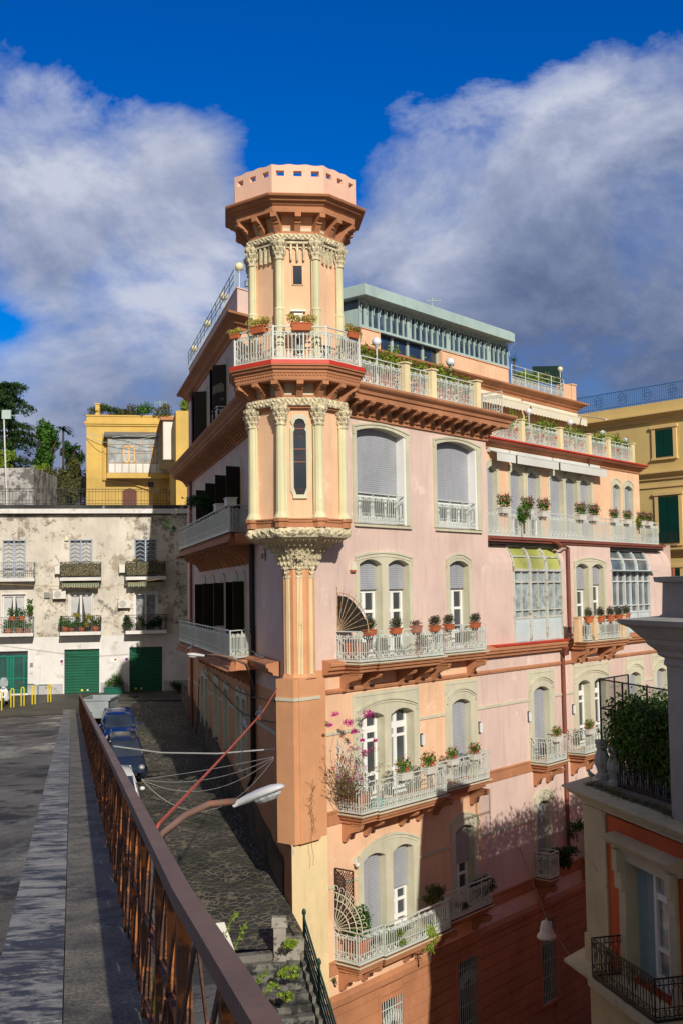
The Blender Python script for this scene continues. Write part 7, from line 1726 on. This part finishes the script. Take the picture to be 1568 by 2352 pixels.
    for x, y in ((.35, .2), (.35, -.35)): MB().box(xb-.8+x, xb-.3+x, y-.2, y+.2, .85, 1.2).build('seat', tyre, e)
    e.location = loc; e.rotation_euler = (0, tilt, ang); return e
paintb = mat('glossy_dark_blue_paint', (.006, .022, .12), rough=.12, var=.05, bump=0, spec=.7); paintd = mat('dusty_dark_blue_paint', (.02, .03, .06), rough=.2, var=.1, bump=0, spec=.7); paintw = mat('white_car_paint', (.62, .64, .68), rough=.25, var=.04, bump=0)
dirL = math.atan2(-.967, .254)
def street(X_, Y_): s_ = (Y_-Lf.o[1])/.967; return (X_, Y_, lz(s_)+.02)
car(street(-11.1, 54.2), dirL, paintb, 'glossy blue car parked farthest up the cobbled street', tilt=rad(6.5))
car(street(-9.75, 48.9), dirL, paintd, 'dark blue car with roof rails parked between the blue and white cars', tilt=rad(6.5), rails=True, hc=1.58)
car(street(-9.0, 43.6), dirL, paintw, 'white car parked nearest, mostly hidden behind the rusty railing', tilt=rad(6.5))
tb = PT(229, 1640, 57.5); e = empty('metal_skip', (tb.x, 57.5, tb.z-.4), 'grey open metal trailer box beyond the parked cars', 'trailer'); m = MB(); gsk = mat('galvanised_grey', (.30, .34, .36), rough=.45, var=.15, stain=(.2, .15, .1), sthr=.66, ssc=3)
x0, x1, y0, y1 = tb.x-.75, tb.x+.65, 56.9, 59.2; zt_, zb_ = PT(229, 1606, 57.5).z, tb.z-.1
for a in ((x0, x1, y0, y0+.05), (x0, x1, y1-.05, y1), (x0, x0+.05, y0, y1), (x1-.05, x1, y0, y1)): m.box(*a, zb_, zt_)
m.box(x0, x1, y0, y1, zb_-.05, zb_); m.build('tub', gsk, e)
m = MB()
for a in ((x0-.06, x1+.06, y0-.06, y0+.02), (x0-.06, x1+.06, y1-.02, y1+.06), (x0-.06, x0+.02, y0, y1), (x1-.02, x1+.06, y0, y1)): m.box(*a, zt_-.02, zt_+.07)
m.build('rim', gsk, e)
# scooter
sb = ray(12, 1620); sb = sb*(ZF/sb.z); e = empty('scooter', (0, 0, 0), 'white scooter with clear windscreen parked at the left edge', 'scooter'); wp = mat('white_scooter_plastic', (.62, .64, .66), rough=.25, bump=0)
def disc(mb, x, y, z, r_, w_, n=14):
    a = [(x-w_, y+r_*math.cos(2*math.pi*j/n), z+r_*math.sin(2*math.pi*j/n)) for j in range(n)]; b = [(x+w_, q[1], q[2]) for q in a]; return mb.hexa(a, b)
w = disc(MB(), 0, -.65, .25, .25, .06).build('wheel', tyre, e); disc(MB(), 0, -.65, .25, .15, .063).build('rim', rimm, w)
w = disc(MB(), 0, .6, .25, .25, .06).build('wheel', tyre, e); disc(MB(), 0, .6, .25, .15, .063).build('rim', rimm, w)
m = MB(); m.hexa([(-.1, -.72, .42), (.1, -.72, .42), (.08, -.5, .45), (-.08, -.5, .45)], [(-.12, -.66, .56), (.12, -.66, .56), (.1, -.46, .56), (-.1, -.46, .56)]); m.build('front_mudguard', wp, e)
m = MB(); m.hexa([(-.2, -.42, .3), (.2, -.42, .3), (.2, -.32, .3), (-.2, -.32, .3)], [(-.24, -.52, .8), (.24, -.52, .8), (.24, -.38, .8), (-.24, -.38, .8)]).hexa([(-.24, -.52, .8), (.24, -.52, .8), (.24, -.38, .8), (-.24, -.38, .8)], [(-.12, -.46, 1.0), (.12, -.46, 1.0), (.12, -.34, 1.0), (-.12, -.34, 1.0)]); m.build('leg_shield', wp, e)
MB().hexa([(-.2, .1, .3), (.2, .1, .3), (.18, .8, .4), (-.18, .8, .4)], [(-.17, .05, .72), (.17, .05, .72), (.14, .85, .78), (-.14, .85, .78)]).box(-.17, .17, -.35, .12, .26, .32).build('body', wp, e)
MB().box(-.14, .14, 0, .75, .74, .84).build('saddle', tyre, e); MB().ell((0, -.52, 1.02), (.13, .08, .09), 10, 6).build('headlight', chrome, e, smooth=True)
MB().tube([(-.33, -.3, 1.08), (-.2, -.38, 1.06), (.2, -.38, 1.06), (.33, -.3, 1.08)], .02, 6).tube([(0, -.62, .3), (0, -.42, 1.0)], .03, 6).build('handlebar', irond, e)
m = MB(); k_ = [(-.2, -.46, 1.08), (.2, -.46, 1.08), (.23, -.42, 1.35), (.12, -.36, 1.55), (-.12, -.36, 1.55), (-.23, -.42, 1.35)]; m.hexa(k_, [(x, y+.01, z) for x, y, z in k_]); m.build('windscreen', glassl, e)
e.location = sb; e.rotation_euler = (0, 0, rad(8)); MB
for y in (-1, 1): pass
# ---- things on the terrace of the red house
tz = zc+.02
def balus(x, y, Y, lab):
    p = ray(x, y); p = p*(tz/p.z); tag(MB().lathe(p.x, p.y, [(.20, tz), (.20, tz+.12), (.15, tz+.16), (.17, tz+.28), (.24, tz+.45), (.22, tz+.62), (.15, tz+.82), (.14, tz+.86), (.19, tz+.9), (.17, tz+.95), (.2, tz+1.0), (.2, tz+1.1)], 8, .3).build('stone_baluster', mat('grey_chipped_stone', (.34, .35, .36), var=.15, stain=(.1, .1, .09), sthr=.62, ssc=8)), lab, 'baluster', 'stone balusters on the red house')
balus(1383, 1788, 32.0, 'octagonal stone baluster nearer the seagull'); balus(1413, 1804, 30.6, 'octagonal stone baluster nearer the hedge')
F1 = Sf.w(2.0, -.2, 0); K0 = (K[0]-.0, K[1], 0); fz0, fz1 = tz+1.0, tz+2.85
fe = empty('mesh_fence', (K[0], K[1], tz), 'black framed wire-mesh fence around the hedge on the red house terrace', 'fence')
Qn = -Q.n[0], -Q.n[1]
K2 = ray(1383, 1789); K2 = K2*(tz/K2.z); K3 = ray(1413, 1805); K3 = K3*(tz/K3.z)
qo = (K2.x-Q.o[0])*Q.n[0]+(K2.y-Q.o[1])*Q.n[1]; cK = (K2.x, K2.y, 0); runs = [(cK, (K2.x+P.u[0]*1.9, K2.y+P.u[1]*1.9, 0)), (cK, Q.w(gs-.1, qo, 0))]
m = MB(); ms = MB()
for a, b in runs:
    L = math.hypot(b[0]-a[0], b[1]-a[1]); f = Fr(a[:2], math.degrees(math.atan2(b[0]-a[0], b[1]-a[1])), 1); n = max(1, round(L/1.2))
    for i in range(n+1): q = L*i/n; m.fbox(f, q-.02, q+.02, -.02, .02, tz+.2 if i % 2 == 0 else fz0, fz1)
    for z in (fz0, (fz0+fz1)/2+.1, fz1): m.fbox(f, 0, L, -.015, .015, z-.02, z+.02)
    for i in range(int(L/.05)): q = i*.05; ms.fbox(f, q-.002, q+.002, .016, .02, fz0, fz1)
    for i in range(int((fz1-fz0)/.05)): z = fz0+i*.05; ms.fbox(f, 0, L, .016, .02, z-.002, z+.002)
m.build('frame', irond, fe); ms.build('wire_mesh', mat('grey_wire', (.12, .12, .12)), fe)
m = MB(); bars(m, [(K3.x, K3.y), Q.w(gs-.1, qo, 0)[:2]], tz, 1.0, orn=False, sp_=.12); tag(m.build('terrace_railing', irond), 'dark iron railing under the wire fence on the red house terrace', 'railing')
hb = []
for i in range(22):
    t = i/21; p = Vector(Q.w(.4+t*(gs-.3), -1.15, 0)); hb.append(((p.x, p.y, tz+1.45+.17*math.sin(i*2.1)+R.uniform(-.1, .1)), (.7, .7, 1.0)))
for i in range(14): p = Vector(Sf.w(1.6+i*.62, -1.3, 0)); hb.append(((p.x, p.y, tz+1.6+R.uniform(-.25, .3)), (.62, .62, R.uniform(.8, 1.15))))
e = empty('hedge', (K[0]+1.5, K[1]-1, tz), 'thick dark hedge with sunlit top behind the wire fence on the red house terrace', 'hedge'); MB().leaves(hb, 42000, .075, shell=.45).build('foliage', leafmat('hedge_leaves', (.012, .04, .006), (.07, .15, .015)), e)
m = MB()
for c, r_ in hb[::2]:
    for _ in range(3): m.tube([(c[0], c[1], tz), (c[0]+R.uniform(-.3, .3), c[1]+R.uniform(-.3, .3), c[2]), (c[0]+R.uniform(-.6, .6), c[1]+R.uniform(-.6, .6), c[2]+.6)], .02, 4)
m.build('stem', bark, e)
gm2 = MB()
for i in range(14): p = Q.w(.2+i*.42, -.12-.08*math.sin(i), 0); gm2.leaves([((p[0], p[1], tz+.05), (.22, .16, .08))], 130, .03, flat=1)
tag(gm2.build('ledge_moss_weeds', grno), kind='stuff')
# ---- weeds on stairs and ledge
for x, y, Y, r_, lab in ((668, 2170, 30.2, .3, 'bright green weeds at the top right of the stairs'), (660, 2235, 29.3, .34, 'bright green weed clump lower on the right edge of the stairs'), (655, 2290, 28.6, .25, 'small weed clump near the bottom right of the stairs')):
    p = PT(x, y, Y); shrub((p.x, p.y, p.z), (r_, r_, .16), 420, .04, grny, lab, 'weed', 'weed_clump', grp='weeds on the stairs')
for x0, y0, x1, y1, Y, lab in ((556, 2205, 568, 2120, 11, 'yellow-green weed shoot rising behind the railing cap, upper one'), (590, 2280, 618, 2235, 9.6, 'yellow-green weed shoot behind the railing cap, middle one'), (600, 2300, 640, 2262, 9.4, 'yellow-green weed shoot behind the railing cap, lower one'), (536, 2150, 545, 2100, 12, 'small yellow-green weed shoot beside the white board')):
    a, b = PT(x0-40, y0+60, Y), PT(x1, y1, Y); e = empty('weed_shoot', a, lab, 'weed', 'weed shoots behind the railing'); pts = [a.lerp(b, t)+Vector((0, 0, .08*math.sin(t*3))) for t in (0, .33, .66, 1)]; MB().tube(pts, .006, 4).build('stem', grny, e); lf = MB()
    for q in range(40): t = R.random()**.7; c = a.lerp(b, t)+Vector((0, 0, .08*math.sin(t*3))); lf.leaves([((c.x, c.y, c.z), (.035, .035, .035))], 2, .02)
    lf.build('foliage', grny, e)
p = PT(522, 2175, 16); e = empty('signboard', (p.x, p.y, p.z-1.5), 'back of a white signboard on a thin post beyond the railing', 'signboard'); MB().hexa([PT(480, 2200, 16), PT(543, 2192, 16), PT(543, 2192, 16.03), PT(480, 2200, 16.03)], [PT(480, 2122, 16), PT(516, 2118, 16), PT(516, 2118, 16.03), PT(480, 2122, 16.03)]).build('panel', wpot, e); MB().tube([PT(495, 2450, 16.1), PT(495, 2130, 16.1)], .03, 6).build('post', rimm, e)
# hanging ironwork on the shaded wall
for x, y, lab in ((607, 1262, 'black wrought-iron bracket on the shaded wall left of the corbel'),):
    s_, z = Lf.at(x, y, .05); m = MB()
    for q in (.25, -.2): m.tube([Lf.w(s_-.3, .08, z+q), Lf.w(s_+.1, .10, z+q+.05), Lf.w(s_+.25, .08, z+q-.05), Lf.w(s_+.1, .1, z+q-.12), Lf.w(s_-.05, .08, z+q-.05)], .02, 5)
    m.tube([Lf.w(s_-.25, .06, z+.4), Lf.w(s_-.25, .06, z-.4)], .02, 5).tube([Lf.w(s_-.3, .06, z), Lf.w(s_+.3, .06, z)], .015, 5); tag(m.build('iron_bracket', irond), lab, 'bracket')

dgp = ray(305, 1600); dgp = dgp*(ZF/dgp.z); m = MB()
for i in range(9): m.box(dgp.x-.3, dgp.x+.3, dgp.y-.5+i*.11, dgp.y-.44+i*.11, ZF+.0, ZF+.012)
m.box(dgp.x-.34, dgp.x-.3, dgp.y-.52, dgp.y+.45, ZF, ZF+.014).box(dgp.x+.3, dgp.x+.34, dgp.y-.52, dgp.y+.45, ZF, ZF+.014)
tag(m.build('drain_grate', irond), 'rectangular iron drain grate in the dark paving before the shaded garage door', 'drain grate')
